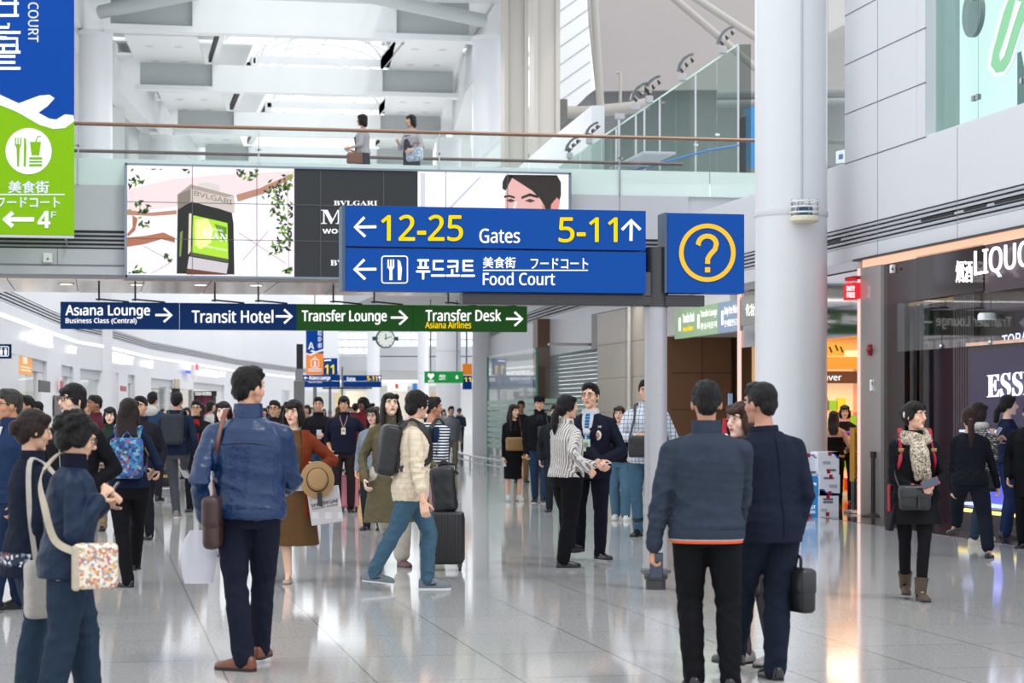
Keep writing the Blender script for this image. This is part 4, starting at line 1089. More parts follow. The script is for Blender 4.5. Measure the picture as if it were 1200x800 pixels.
struct(lwall('wall_left_shopbacks', -40, 330, 0, 2.85, -2.6, -.2, shopint))
i = 0
for a, b in ((-12, 22), (55, 72), (86, 94), (128, 136), (139, 150), (158, 177), (203, 207), (263, 282), (296, 330)):
    i += 1; struct(lwall('wall_left_pilaster_%d' % i, a, b, 0, 2.85, 0, -.5, panel))
struct(lwall('wall_left_stone_1', 204, 210, 0, 2.9, .03, -.5, mat('beige_stone_warm', '#b7a283', .4)))
struct(lwall('door_left_recess', 210, 225, 0, 2.5, -1.2, -.1, mat('recess_tan', '#9c835f', .5)))
struct(lwall('wall_left_stone_2', 208, 226, 2.5, 2.95, .03, -.5, panel))
shopno = 0
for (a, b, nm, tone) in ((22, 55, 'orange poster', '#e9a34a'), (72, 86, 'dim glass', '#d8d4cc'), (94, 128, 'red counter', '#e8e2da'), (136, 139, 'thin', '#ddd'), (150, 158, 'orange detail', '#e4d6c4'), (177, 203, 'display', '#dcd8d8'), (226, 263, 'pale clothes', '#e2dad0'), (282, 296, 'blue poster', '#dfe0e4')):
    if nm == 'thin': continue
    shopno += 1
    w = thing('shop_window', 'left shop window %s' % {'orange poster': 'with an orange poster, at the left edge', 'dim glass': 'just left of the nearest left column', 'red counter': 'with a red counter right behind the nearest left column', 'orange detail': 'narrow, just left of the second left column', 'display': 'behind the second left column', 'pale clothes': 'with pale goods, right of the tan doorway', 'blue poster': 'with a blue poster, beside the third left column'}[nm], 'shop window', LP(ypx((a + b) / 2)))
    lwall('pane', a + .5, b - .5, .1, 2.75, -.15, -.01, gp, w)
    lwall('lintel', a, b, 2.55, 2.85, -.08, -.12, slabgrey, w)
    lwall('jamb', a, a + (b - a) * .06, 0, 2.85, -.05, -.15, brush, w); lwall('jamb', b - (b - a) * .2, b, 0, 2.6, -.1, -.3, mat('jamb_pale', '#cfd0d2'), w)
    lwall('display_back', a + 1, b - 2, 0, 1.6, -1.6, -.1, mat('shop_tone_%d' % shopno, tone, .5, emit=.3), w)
def lposter(nm, lab, cat, p0, p1, y0, y1, m, off=-.1):
    A, B = LP(ypx(p0), off), LP(ypx(p1), off); dA = (A - CAM).dot(FWD)
    z1, z0 = CAM_H + (HORIZON - y0) * dA / FPX, CAM_H + (HORIZON - y1) * dA / FPX
    t = thing(nm, lab, cat, A)
    d = Vector((B.y - A.y, -(B.x - A.x), 0)).normalized() * .02
    MB().prism([A + UP * z0, B + UP * z0, B + UP * z1, A + UP * z1], d).build('panel', m, t)
    return t, A, B, z0, z1
t, A, B, z0, z1 = lposter('poster', 'orange poster with white print in the shop window at the left edge', 'poster', 25.5, 41.5, 412, 437, glow('poster_orange', '#eda24c', .8))
M_ = lambda u, v: A.lerp(B, u) + UP * (z0 + (z1 - z0) * v) + Vector((.03, -.01, 0))
b = MB(); b.prism([M_(.3, .5), M_(.6, .5), M_(.6, .85), M_(.3, .85)], (.004, 0, 0)); b.prism([M_(.15, .15), M_(.85, .15), M_(.85, .22), M_(.15, .22)], (.004, 0, 0)); b.prism([M_(.15, .3), M_(.85, .3), M_(.85, .36), M_(.15, .36)], (.004, 0, 0)); b.build('print', glow('poster_cream', '#fbe6c8', .8), t)
lposter('black_display', 'black square panel on a white stand in the shop at the left edge', 'display', 30, 44, 445, 459, mat('panel_black', '#1c1c1e', .4), .3)
lposter('display_stand', 'white stand under the black square panel in the left shop', 'stand', 30, 52, 459, 505, white, .35)
lposter('picture_panel', 'dark photo panel beside the white stand in the left shop', 'picture', 44, 53, 463, 488, mat('photo_dark', '#4d4a50', .4, noise=.5, scale=4), .4)
lposter('clothes_rail', 'orange-red lit display behind the poster at the left edge', 'display', 22, 30, 442, 462, glow('rail_red', '#d8623a', .6), -.5)
lposter('red_sign', 'small red vertical notice beside the nearest left column', 'sign', 66, 69, 446, 456, glow('notice_red', '#c23038', .6), .1)
lposter('red_counter', 'red topped white counter right of the nearest left column', 'counter', 130, 137, 452, 458, mat('counter_red', '#b02028', .4), .3)
lposter('red_lamp', 'small red lit sign high beside the tan doorway', 'sign', 224, 226.5, 426, 433, glow('lamp_red', '#ff3a3a', 1.), .2)
lposter('doorway_sign', 'white sign with a blue strip above the tan doorway', 'sign', 212, 219, 425, 433, glow('sign_whiteblue', '#f4f4fb', 1.2), .15)
lposter('blue_strip', 'small blue and yellow strip sign above the tan doorway', 'sign', 213, 219, 433.5, 437, glow('strip_blue', '#3a5cf0', .9), .15)
lposter('blue_poster', 'narrow blue poster beside the third left column', 'poster', 271.5, 276, 447, 464, mat('poster_blue', '#2d5f9c', .4, emit=.3), .1)
# lit shop names, blurred white strokes in the photo
for k, (p0, p1, y0, y1, n) in enumerate(((24.5, 32, 390, 399.5, 2), (34, 56.5, 389, 406, 9), (79, 85.5, 405, 415, 2), (130, 144, 413, 427, 6), (147, 153, 417, 428, 2), (165, 170, 422, 430, 2), (172, 176, 422, 432, 2), (231, 238, 434, 440, 3), (238, 253, 433, 442, 7), (257, 262, 435, 442, 2))):
    yy0, yy1 = ypx(p0), ypx(p1)
    t = thing('shop_lettering', ['white lit letters, short group, above the shop window with the orange poster', 'white lit letters, long group, above the shop window with the orange poster', 'white lit letters left of the nearest left column', 'white lit letters, long group, right of the nearest left column', 'white lit letters, short group, right of the nearest left column', 'white lit letters, first pair left of the second left column', 'white lit letters touching the second left column', 'white lit letters, small first group right of the red lit sign', 'white lit letters, long middle group right of the red lit sign', 'white lit letters, last group right of the red lit sign'][k], 'shop sign', LP((yy0 + yy1) / 2, .1, 3.1))
    d0 = (LP((yy0 + yy1) / 2) - CAM).dot(FWD)
    z1, z0 = CAM_H + (HORIZON - (y0 + y1) / 2) * d0 / FPX + (y1 - y0) * .42 * d0 / FPX, CAM_H + (HORIZON - (y0 + y1) / 2) * d0 / FPX - (y1 - y0) * .42 * d0 / FPX
    for j in range(n):
        a = yy0 + (yy1 - yy0) * j / n; c = a + (yy1 - yy0) / n * .62
        b = MB(); A, B = LP(a, .05), LP(c, .05); hgt = z1 - z0
        b.prism([A + UP * z0, A.lerp(B, .35) + UP * z0, A.lerp(B, .35) + UP * z1, A + UP * z1], (.1, 0, 0))
        if j % 2 == 0: b.prism([A + UP * z0, B + UP * z0, B + UP * (z0 + hgt * .25), A + UP * (z0 + hgt * .25)], (.1, 0, 0))
        else: b.prism([A + UP * (z1 - hgt * .25), B + UP * (z1 - hgt * .25), B + UP * z1, A + UP * z1], (.1, 0, 0))
        b.build('letter', shopw, t)
# security camera on the left wall
sc2 = thing('security_camera', 'white bracket camera high on the left wall beyond the second column', 'camera', at(215, 410, 96))
p = at(215, 414, 96)
MB().tube([at(206, 405, 97), at(214, 405.5, 96), at(214.5, 410, 96)], .05, 6).build('bracket', white, sc2)
MB().lathe([(.16, 0), (.2, .1), (.16, .3)], p + Vector((0, 0, -.1)), 14).build('housing', grey, sc2, smooth=True)
# perfume stands with black headers
for (x0_, x1_, y0_, y1_, yb_, d, hue, lab) in ((167, 211, 455, 460.5, 495, 88, '#b9b6c8', 'perfume stand with a black lettered header left of the tan doorway'), (226.5, 254, 458, 464, 495, 98, '#6d2440', 'dark pink perfume stand with a black lettered header right of the tan doorway')):
    t = thing('perfume_stand', lab, 'stand', at(x0_, 484, d) - Vector((0, 0, CAM_H)))
    Y = at((x0_ + x1_) / 2, 484, d).y; pl = planeY(Y)
    b = MB(); poly_px(b, [(x0_, y0_), (x1_, y0_), (x1_, y1_), (x0_, y1_)], pl, (0, .5, 0)); b.build('header', mat('header_black', '#141416', .3), t)
    g = pl(x0_, 484).z; b = MB(); p0, p1 = pl(x0_ + 1, y1_), pl(x1_ - 1, y1_); b.box(p0.x, p1.x, Y + .3, Y + .5, 0, p0.z); b.build('back', mat('stand_' + hue, hue, .4, emit=.2), t)
    b = MB(); b.box(p0.x, p0.x + .12, Y, Y + .5, 0, p0.z); b.build('side', dark, t); b = MB(); b.box(p1.x - .12, p1.x, Y, Y + .5, 0, p0.z); b.build('side', dark, t)
    for z in (.6, 1.0, 1.4, 1.8):
        b = MB(); b.box(p0.x + .12, p1.x - .12, Y + .05, Y + .3, z, z + .06); b.build('shelf', glow('shelf_' + hue, '#f3d9ea' if hue[1] == 'b' else '#c83a7a', .7), t)
    text_px('TOM FORD', (x0_ + (9 if hue[1] == 'b' else 1.5), y0_ + 1, x0_ + (34 if hue[1] == 'b' else 21), y1_ - .8), planeY(Y - .03), white_e, t, bold=.03)

# ------------------------------------------------------------------ signs, clock and posts of the far hall
def fsign(nm, lab, quads, d, hang=None, cat='sign'):
    Y = at(quads[0][0], 484, d).y; t = thing(nm, lab, cat, planeY(Y)(quads[0][0], quads[0][3]))
    for (x0_, y0_, x1_, y1_, m, pn) in quads:
        b = MB(); poly_px(b, [(x0_, y0_), (x1_, y0_), (x1_, y1_), (x0_, y1_)], planeY(Y), (0, .12, 0)); b.build(pn, m, t)
    return t, Y
t, Y = fsign('far_gate_sign', 'blue Asiana Lounge sign far down the hall under the orange banner', [(355, 439, 398.5, 446, blue, 'upper_panel'), (355, 446.3, 398.5, 453.5, blue, 'lower_panel')], 75)
text_px('Asiana Lounge', (362, 440, 387, 446), planeY(Y - .02), white_e, t, bold=.03); text_px('Business Class', (362, 446.3, 377, 448.5), planeY(Y - .02), white_e, t)
b = MB(); stroke(b, [(356.5, 442.5), (360.5, 442.5)], .8, planeY(Y - .02), (0, .01, 0)); stroke(b, [(358.2, 440.8), (356.5, 442.5), (358.2, 444.2)], .8, planeY(Y - .02), (0, .01, 0)); b.build('arrow', white_e, t)
t2_, Y = fsign('far_gate_sign', 'blue far gate sign with yellow numbers, right of the far Asiana Lounge sign', [(402.5, 439.5, 447, 446.3, blue, 'upper_panel'), (402.5, 446.6, 447, 453.5, blue, 'lower_panel')], 75)
text_px('Gates', (406.5, 441.5, 416.5, 446), planeY(Y - .02), white_e, t2_, bold=.03); text_px('5-11', (430, 440.3, 442, 445.8), planeY(Y - .02), yel_e, t2_, bold=.04)
b = MB(); stroke(b, [(444.8, 445.5), (444.8, 440.8)], .8, planeY(Y - .02), (0, .01, 0)); stroke(b, [(443, 442.6), (444.8, 440.6), (446.5, 442.6)], .8, planeY(Y - .02), (0, .01, 0)); b.build('arrow', white_e, t2_)
for (xc, yt, w, tt_) in ((369, 453, 4.5, t), (401, 446, 2, t2_)):
    p = planeY(Y + .15)(xc, 484); MB().tube([Vector((p.x, p.y, 0)), Vector((p.x, p.y, planeY(Y)(xc, yt).z + (.0 if w > 3 else .5)))], w / 2 * 75 / FPX, 10).build('post', grey, tt_)
b = MB(); poly_px(b, [(378, 453.8), (436, 453.8), (436, 455.6), (378, 455.6)], planeY(Y + .02), (0, .1, 0)); b.build('cross_beam', dark, t2_)
t, Y = fsign('hanging_banner', 'narrow blue and orange duty free banner far down the hall', [(359, 386, 379, 414, mat('banner_blue', '#0f58b0'), 'blue_field'), (359, 414, 379, 438.5, mat('banner_orange', '#f08a2c', .5, emit=.3), 'orange_field')], 72)
pq_ = planeY(Y - .02)
b = MB(); poly_px(b, [(359, 415), (364, 417), (370, 414), (379, 411), (379, 408.5), (370, 411.5), (366, 410), (363, 411), (367, 413), (363, 415), (359, 413)], pq_, (0, .01, 0)); b.build('aeroplane_print', bw, t)
text_px('A', (361, 401, 368, 409), pq_, bw, t, bold=.03)
quad_text('탑승동', (pq_(372.5, 387), pq_(372.5, 408), pq_(377, 387)), bw, t, bold=.03)
b = MB(); stroke(b, rrect(364.5, 421, 373.5, 430, 2), 1, pq_, (0, .01, 0), True); stroke(b, [(366.5, 421), (369, 417.5), (371.5, 421)], 1, pq_, (0, .01, 0)); poly_px(b, [(368, 423), (370.5, 423), (370.5, 429), (368, 429)], pq_, (0, .01, 0)); b.build('bag_print', bw, t)
for yy in (431.5, 434): 
    b = MB(); poly_px(b, [(361, yy), (377, yy), (377, yy + 1.2), (361, yy + 1.2)], pq_, (0, .01, 0)); b.build('print_line', bw, t)
MB().box(pq_(359, 400).x, pq_(379, 400).x, Y + .02, Y + .06, pq_(360, 387).z, pq_(360, 384).z).build('top_bar', brush, t)
MB().tube([Vector((pq_(369, 400).x, Y + .04, pq_(360, 385).z)), Vector((pq_(369, 400).x, Y + .04, 9))], .02, 6).build('hanging_rod', grey, t)
t, Y = fsign('gate_number_sign', 'blue sign with a yellow number 11 behind the orange banner', [(378.5, 419.5, 395.5, 438.8, blue, 'panel')], 77)
text_px('11', (380.5, 427, 391.5, 438), planeY(Y - .02), yel_e, t, bold=.04)
b = MB(); poly_px(b, [(380, 421.5), (388, 421), (388, 422.5), (380, 423)], planeY(Y - .02), (0, .01, 0)); b.build('print_line', white_e, t)
MB().tube([Vector((planeY(Y)(387, 430).x, Y + .08, planeY(Y)(387, 438).z)), Vector((planeY(Y)(387, 430).x, Y + .08, 0))], .05, 8).build('post', grey, t)
gr_e = glow('aed_green', '#17a64a', .55)
t, Y = fsign('aed_sign', 'green AED sign hung far down the hall before the right columns', [(498, 435, 511.5, 448.6, gr_e, 'panel'), (511.8, 435, 528.5, 448.6, gr_e, 'panel'), (528.8, 435, 543, 448.6, gr_e, 'panel')], 66)
pq_ = planeY(Y - .02)
text_px('AED', (501.5, 445, 508.5, 447.6), pq_, white_e, t, bold=.03); text_px('AED', (514.5, 439, 522, 442), pq_, white_e, t, bold=.04); text_px('심장충격기', (514.5, 443, 522, 445), pq_, white_e, t, bold=.02); text_px('6', (534, 439.5, 537, 444), pq_, white_e, t, bold=.03)
b = MB(); poly_px(b, [(505, 444.5), (501, 440), (502, 437.5), (504, 437.6), (505, 438.8), (506, 437.6), (508, 437.5), (509, 440)], pq_, (0, .01, 0)); b.build('heart', white_e, t)
for x in (505, 536): MB().tube([Vector((pq_(x, 440).x, Y + .06, pq_(x, 436).z)), Vector((pq_(x, 440).x, Y + .06, 7))], .02, 6).build('hanging_rod', grey, t)
t, Y = fsign('far_hanging_sign', 'blue and orange sign half hidden by the right column behind the AED sign', [(542.5, 426, 553, 439, mat('banner_orange', '#f08a2c'), 'orange_panel'), (542.5, 440, 553, 456, blue, 'blue_panel')], 74)
text_px('11', (544, 442, 552, 447), planeY(Y - .02), yel_e, t, bold=.03)
p = planeY(Y)(547, 430); MB().tube([Vector((p.x, Y + .06, planeY(Y)(547, 427).z)), Vector((p.x, Y + .06, 7))], .03, 6).build('hanging_rod', grey, t)
# clock
ck = thing('round_clock', 'round white clock with a dark green rim hung in the far hall', 'clock', at(452, 397, 78))
c = at(452, 396.5, 78)
rc_ = 11.3 * 78 / FPX
def disc(r, dy, th, n=40): return MB().prism([c + Vector((r * math.cos(q), dy, r * math.sin(q))) for q in (2 * math.pi * j / n for j in range(n))], (0, th, 0))
disc(rc_, 0, .25).build('rim', mat('clock_rim', '#27504a', .3), ck); disc(rc_ * .87, -.015, .02).build('dial', glow('dial', '#eef5f0', .7), ck)
b = MB()
for k in range(12):
    q = math.pi / 6 * k; d = Vector((math.cos(q), 0, math.sin(q))); n_ = Vector((-d.z, 0, d.x)) * .012
    a_ = c + d * rc_ * .7 + Vector((0, -.025, 0)); e_ = c + d * rc_ * .82 + Vector((0, -.025, 0)); b.prism([a_ - n_, e_ - n_, e_ + n_, a_ + n_], (0, .006, 0))
b.build('hour_marks', black, ck)
for L, ang, w in ((.5, 92, .018), (.68, 18, .012)):
    d = Vector((math.cos(R(ang)), 0, math.sin(R(ang)))); n_ = Vector((-d.z, 0, d.x)) * w; s0 = c + Vector((0, -.03, 0))
    MB().prism([s0 - n_ - d * .05, s0 + d * rc_ * L - n_, s0 + d * rc_ * L + n_, s0 + n_ - d * .05], (0, .006, 0)).build('hand', black, ck)
MB().tube([c + Vector((0, .12, rc_)), c + Vector((0, .12, rc_ + 4))], .05, 8).build('hanging_rod', white, ck)
for s in (-1, 1): MB().cbox(c + Vector((s * (rc_ + .05), .12, 0)), (.14, .2, .14)).build('lug', MATS['clock_rim'], ck)
# dark information column with a speaker on top
d = 52; p = ground(350.5, 484 + FPX * CAM_H / d)
ipn = thing('information_column', 'grey column with a black speaker on top, far left of the gate signs', 'column', (p.x, p.y, 0))
hh = lambda y: CAM_H + (HORIZON - y) * d / FPX
MB().box(p.x - .125, p.x + .125, p.y - .1, p.y + .1, 0, hh(446)).build('body', mat('column_grey', '#77797b', .4, .4), ipn, bevel=.01)
MB().box(p.x - .09, p.x + .09, p.y - .08, p.y + .08, hh(446), hh(432)).build('neck', grey, ipn)
MB().box(p.x - .06, p.x + .09, p.y - .08, p.y + .08, hh(432), hh(403)).build('speaker', mat('speaker_black', '#1b1c1e', .5), ipn, bevel=.01)

# ------------------------------------------------------------------ upper right: escalator glass, spot lamps, box columns, ceiling shell
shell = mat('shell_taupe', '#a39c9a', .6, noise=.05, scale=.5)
Ys = 74
ps = planeY(Ys)
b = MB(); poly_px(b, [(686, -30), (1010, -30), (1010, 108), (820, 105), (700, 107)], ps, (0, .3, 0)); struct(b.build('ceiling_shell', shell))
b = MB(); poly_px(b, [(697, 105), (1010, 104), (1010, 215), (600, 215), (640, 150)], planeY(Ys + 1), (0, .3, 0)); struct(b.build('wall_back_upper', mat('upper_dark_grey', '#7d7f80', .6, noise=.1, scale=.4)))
b = MB(); poly_px(b, [(655, -20), (687, -20), (694, 106), (676, 124), (655, 124)], planeY(66), (0, .4, 0)); struct(b.build('wall_right_white_panels', white))
b = MB()
for k in range(7):
    y = -12 + k * 21
    stroke(b, [(655, y + 26), (692, y)], .5, planeY(65.98), (0, .01, 0))
struct(b.build('trim_70', mat('joint_grey', '#6c6e73')))
def pxtube(nm, lab, pts, d, wpx, m, cat):
    o = MB().tube([at(x, y, d) for x, y in pts], wpx * d / FPX / 2, 14).build(nm, m, smooth=True); return tag(o, lab, cat)
pipe = mat('pipe_putty', '#a9a49d', .45, noise=.04)
pxtube('structural_tube', 'vertical putty-coloured tube at the edge of the white panels', [(695, -20), (704, 128)], 64, 9, pipe, 'tube')
pxtube('structural_tube', 'horizontal putty-coloured tube above the escalator glass', [(664, 132), (692, 131), (740, 126), (760, 121)], 63, 14, pipe, 'tube')
pxtube('vent_pipe', 'small crooked vent pipe above the horizontal tube', [(722, 86), (725, 84.5), (727, 86), (727, 122)], 63, 3.6, pipe, 'pipe')
pxtube('structural_tube', 'left of two long tubes slanting down at the top right', [(778, -12), (888, 82)], 60, 9, pipe, 'tube')
pxtube('structural_tube', 'right of two long tubes slanting down at the top right', [(800, -12), (895, 50)], 59, 9, pipe, 'tube')
pxtube('structural_tube', 'upper of two horizontal grey tubes behind the escalator glass', [(840, 110), (1004, 107)], 66, 9, mat('tube_grey', '#8a8c8c', .5), 'tube')
pxtube('structural_tube', 'lower of two horizontal grey tubes behind the escalator glass', [(840, 122), (1004, 119)], 65, 9, MATS['tube_grey'], 'tube')
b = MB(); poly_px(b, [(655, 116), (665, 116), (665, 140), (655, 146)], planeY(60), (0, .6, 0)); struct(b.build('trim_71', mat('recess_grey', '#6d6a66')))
bc = mat('box_column_stone', '#b9b4ac', .5, noise=.03)
for i, (x0_, x1_, d, lab) in enumerate(((591.5, 619, 64, 'left grey box column right of the round column above the bridge'), (626, 656, 60, 'right grey box column above the bridge'))):
    a_, c_ = at(x0_, 484, d), at(x1_, 484, d)
    t = thing('box_column', lab, 'column', ((a_.x + c_.x) / 2, a_.y, 4))
    MB().box(a_.x, c_.x, a_.y, a_.y + .7, 8.3 if i == 0 else 7.2, 16).build('shaft', bc, t); 
    MB().box(a_.x - .02, a_.x + .1, a_.y - .08, a_.y, 8.3 if i == 0 else 7.2, 16).build('flange', bc, t); MB().box(c_.x - .1, c_.x + .02, a_.y - .08, a_.y, 8.3 if i == 0 else 7.2, 16).build('flange', bc, t)
# sloping white beam running down behind the bridge glass
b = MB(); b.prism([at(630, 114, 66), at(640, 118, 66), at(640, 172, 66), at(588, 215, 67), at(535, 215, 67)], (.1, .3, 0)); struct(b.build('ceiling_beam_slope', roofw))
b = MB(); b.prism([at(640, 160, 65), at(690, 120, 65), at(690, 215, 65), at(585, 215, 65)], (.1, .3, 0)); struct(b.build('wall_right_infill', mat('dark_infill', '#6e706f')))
b = MB(); b.box(11.3, 12.0, 44, 60, 7.0, 7.05); b.box(8, 26, 44, 72, 5.0, 5.5); struct(b.build('floor_upper', slabgrey))
# escalator balustrade of glass with a sloping top
Ye_ = 46.5
pe_ = planeY(Ye_)
eg = thing('escalator_glass', 'tall glass screen with a top edge sloping up to the right behind the bridge', 'glass screen', pe_(760, 195))
topy = lambda x: 195 - (x - 655) * (195 - 52) / (865 - 655)
xs = [655, 680, 705, 716, 745, 755, 773, 792, 815, 840, 865]
eglass = glass('escalator_pane', '#b9cfc6', .5, .02, .04)
for a, c_ in zip(xs[:-1], xs[1:]):
    b = MB(); poly_px(b, [(a + .3, topy(a)), (c_ - .3, topy(c_)), (c_ - .3, 214), (a + .3, 214)], pe_, (0, .02, 0)); b.build('pane', eglass, eg)
for x in (722, 745, 755, 773, 815, 865):
    b = MB(); b.tube([pe_(x, topy(x) + 1), pe_(x, 214)], .025, 6); b.build('mullion', brush, eg)
for x, y in ((776, 120), (840, 158), (815, 170)):
    b = MB(); b.cbox(pe_(x, y) + Vector((0, -.03, 0)), (.1, .06, .05)); b.build('clamp', chrome, eg)
b = MB(); b.tube([pe_(655, topy(655)), pe_(865, topy(865))], .02, 6); b.build('top_edge', mat('glass_edge_pale', '#cfe6dc', .1), eg)
b = MB(); b.tube([pe_(690, 214), pe_(830, 176), pe_(866, 170)], .03, 6); b.build('handrail', mat('handrail_blue', '#3a78b0', .3), eg)
b = MB(); poly_px(b, [(865, 52), (880, 52), (880, 214), (865, 214)], planeY(Ye_ + .1), (0, .02, 0)); b.build('side_pane', glass('side_pane', '#93a19b', .6), eg)
bl_ = MB(); poly_px(bl_, [(873, 128), (890, 122), (890, 200), (873, 192)], planeY(Ye_ + .6), (0, .1, 0)); o = bl_.build('blue_screen', mat('panel_blue', '#3d94d4', .4)); tag(o, 'bright blue panel between the escalator glass and the big near column', 'panel')
b = MB(); poly_px(b, [(865, 140), (874, 136), (874, 214), (865, 214)], planeY(Ye_ + .5), (0, .1, 0)); o = b.build('dark_screen', mat('panel_black2', '#2d2f31')); tag(o, 'dark upright panel left of the bright blue panel', 'panel')
lab5 = ['topmost', 'second from the top', 'third from the top', 'fourth from the top', 'fifth from the top', 'lowest']
for i, (x, y, s) in enumerate(((846, 58, 1.), (799, 90, 1.), (760, 116, 1.), (745, 124, 1.), (690, 165, .8), (667, 182, .8))):
    t = thing('spot_lamp', 'curved steel spot lamp on the sloping escalator glass, %s of six' % lab5[i], 'lamp', pe_(x, y + 8), group='spot lamps along the escalator glass')
    u = .0186 * s; O = pe_(x, y) + Vector((0, -.05, 0))
    q = lambda dx, dy: O + Vector((dx * u, 0, -dy * u))
    b = MB(); b.cbox(q(0, 1), (9 * u, .12, 9 * u)); b.build('ballast_box', mat('box_light_grey', '#a7a9ab', .5), t, bevel=.02)
    b = MB(); b.prism([q(-7, -7), q(-5, -15), q(1, -23), q(9, -28), q(14, -29), q(14, -26), q(8, -24), q(2, -19), q(-2, -12), q(-3, -6)], (0, .1, 0)); b.build('curved_arm', mat('lamp_steel', '#6f7274', .3, .7), t)
    b = MB(); b.tube([q(0, -4), q(-2, -12)], .025, 6); b.build('stem', grey, t)
    for dx, dy in ((-2, -10), (4, -17), (11, -23)):
        b = MB(); b.tube([q(dx, dy), q(dx + 3.5, dy + 4)], [.03, .07], 10); b.build('spot_head', mat('lamp_dark', '#4d4a48', .3, .6), t)
fx = thing('floodlight', 'small box floodlight on a thin post behind the bridge glass', 'lamp', pe_(725, 136))
b = MB(); b.cbox(pe_(725, 137) + Vector((0, -.1, 0)), (.2, .14, .12)); b.build('head', mat('box_light_grey', '#a7a9ab'), fx); b = MB(); b.tube([pe_(724, 140) + Vector((0, -.1, 0)), pe_(724, 214) + Vector((0, -.1, 0))], .03, 8); b.build('post', brush, fx)
# pale sign seen low behind the narrow glass right of the near column
ps_ = thing('lit_sign', 'small white lit sign low behind the narrow glass right of the near column', 'sign', at(985, 184, 36.8))
b = MB(); Y = at(985, 184, 36.6).y; poly_px(b, [(981, 177), (990, 175), (990, 190), (981, 191)], planeY(Y), (0, .06, 0)); b.build('panel', glow('lit_pale', '#e6f0f4', 1.0), ps_)
b = MB(); poly_px(b, [(983, 181), (988, 180), (988, 186), (983, 187)], planeY(Y - .02), (0, .01, 0)); b.build('print', mat('print_blue', '#3f78b0'), ps_)

# ------------------------------------------------------------------ cartons by the column, stanchion, extinguisher
def carton(x0_, x1_, y0_, y1_, d, body, lab, front=None, marks=(), depth=.32):
    Y = at((x0_ + x1_) / 2, 484, d).y; pl = planeY(Y); p0, p1 = pl(x0_, y1_), pl(x1_, y0_)
    t = thing('cigarette_case', lab, 'carton', ((p0.x + p1.x) / 2, Y, p0.z), group='cigarette cartons stacked before the big column')
    MB().box(p0.x, p1.x, Y, Y + depth, p0.z, p1.z).build('body', body, t, bevel=.006)
    W, H = x1_ - x0_, y1_ - y0_
    if front is not None:
        b = MB(); poly_px(b, [(x0_ + W * front[0], y0_ + .5), (x0_ + W * front[1], y0_ + .5), (x0_ + W * front[1], y1_ - .5), (x0_ + W * front[0], y1_ - .5)], planeY(Y - .003), (0, .003, 0)); b.build('printed_panel', front[2], t)
    for (kind, *a) in marks:
        if kind == 'tape':
            b = MB(); u, v = a; poly_px(b, [(x0_ + W * u - 2, y0_ + H * v), (x0_ + W * u + 2, y0_ + H * v), (x0_ + W * u + 2, y0_ + H * v + 4.6), (x0_ + W * u - 2, y0_ + H * v + 4.6)], planeY(Y - .006), (0, .003, 0)); b.build('red_tape', mat('tape_red', '#a3182a', .4), t)
        elif kind == 'text':
            s, u0, v0, u1, v1, m = a; text_px(s, (x0_ + W * u0, y0_ + H * v0, x0_ + W * u1, y0_ + H * v1), planeY(Y - .007), m, t, thick=.002)
        elif kind == 'poly':
            pts, m = a; b = MB(); poly_px(b, [(x0_ + W * u, y0_ + H * v) for u, v in pts], planeY(Y - .004), (0, .003, 0)); b.build('print', m, t)
    return t
cw = mat('carton_white', '#e3e5ee', .5, noise=.03); cb = mat('carton_blue', '#1f8fd6', .45); cn = mat('carton_navy', '#1d3c86', .5); cg = mat('carton_grey_print', '#6c7080', .5)
codebar = lambda u0, u1, v: ('poly', [(u0, v), (u1, v), (u1, v + .1), (u0, v + .1)], cg)
carton(924, 939.5, 558, 606.2, 30.3, cw, 'white carton at the bottom left of the stack, half hidden by the suited man', None, [('tape', .8, .0)])
carton(939.7, 958.3, 558, 606.2, 30.3, cb, 'tall bright blue carton with a white bird print in the stack', None, [('text', 'RAISON', .1, .15, .9, .22, white_e), ('poly', [(.15, .33), (.45, .4), (.85, .33), (.6, .41), (.5, .46), (.35, .5), (.4, .42)], cw), ('text', '80LET', .18, .71, .86, .79, white_e), ('poly', [(.12, .83), (.85, .83), (.85, .9), (.12, .9)], cw), ('tape', .5, -.01), ('tape', .5, .93)])
carton(960, 983, 580.5, 606.2, 30.3, cw, 'white carton at the bottom right of the stack', None, [codebar(.2, .7, .12), ('text', 'ESSE', .1, .6, .4, .72, cg), codebar(.2, .7, .25), ('tape', .45, -.02), ('tape', .42, .76)])
carton(960.5, 984.5, 556, 580.2, 30.3, cw, 'white carton with a blue base band, middle of the right stack', None, [('poly', [(0, .7), (.2, .7), (.35, .86), (1, .9), (1, 1), (0, 1)], cn), ('poly', [(.0, .78), (.16, .78), (.3, .92), (1, .96), (1, 1), (0, 1)], cb), ('text', 'ESSE', .48, .48, .85, .62, cn), codebar(.2, .7, .12), ('tape', .55, .0), ('tape', .5, .8)])
carton(958.5, 983.5, 529, 555.8, 30.35, cw, 'white carton with a blue corner on top of the right stack', None, [('poly', [(.55, 0), (1, 0), (1, .32), (.86, .26), (.78, .12), (.55, .08)], cn), ('poly', [(.62, 0), (1, 0), (1, .22), (.88, .16)], cb), ('text', 'ESSE', .25, .42, .58, .55, cn), codebar(.4, .85, .76), ('tape', .56, .0), ('tape', .5, .78)])
carton(934.5, 957.3, 531, 557.8, 30.35, cw, 'pale carton with grey lettering on top of the left stack', None, [('text', 'ESSE', .25, .42, .6, .55, cg), ('poly', [(.5, .1), (.8, .1), (.88, .2), (1, .22), (1, .17), (.9, .14), (.85, .06), (.5, .06)], cg), codebar(.4, .95, .78), ('tape', .56, .0), ('tape', .5, .8)])
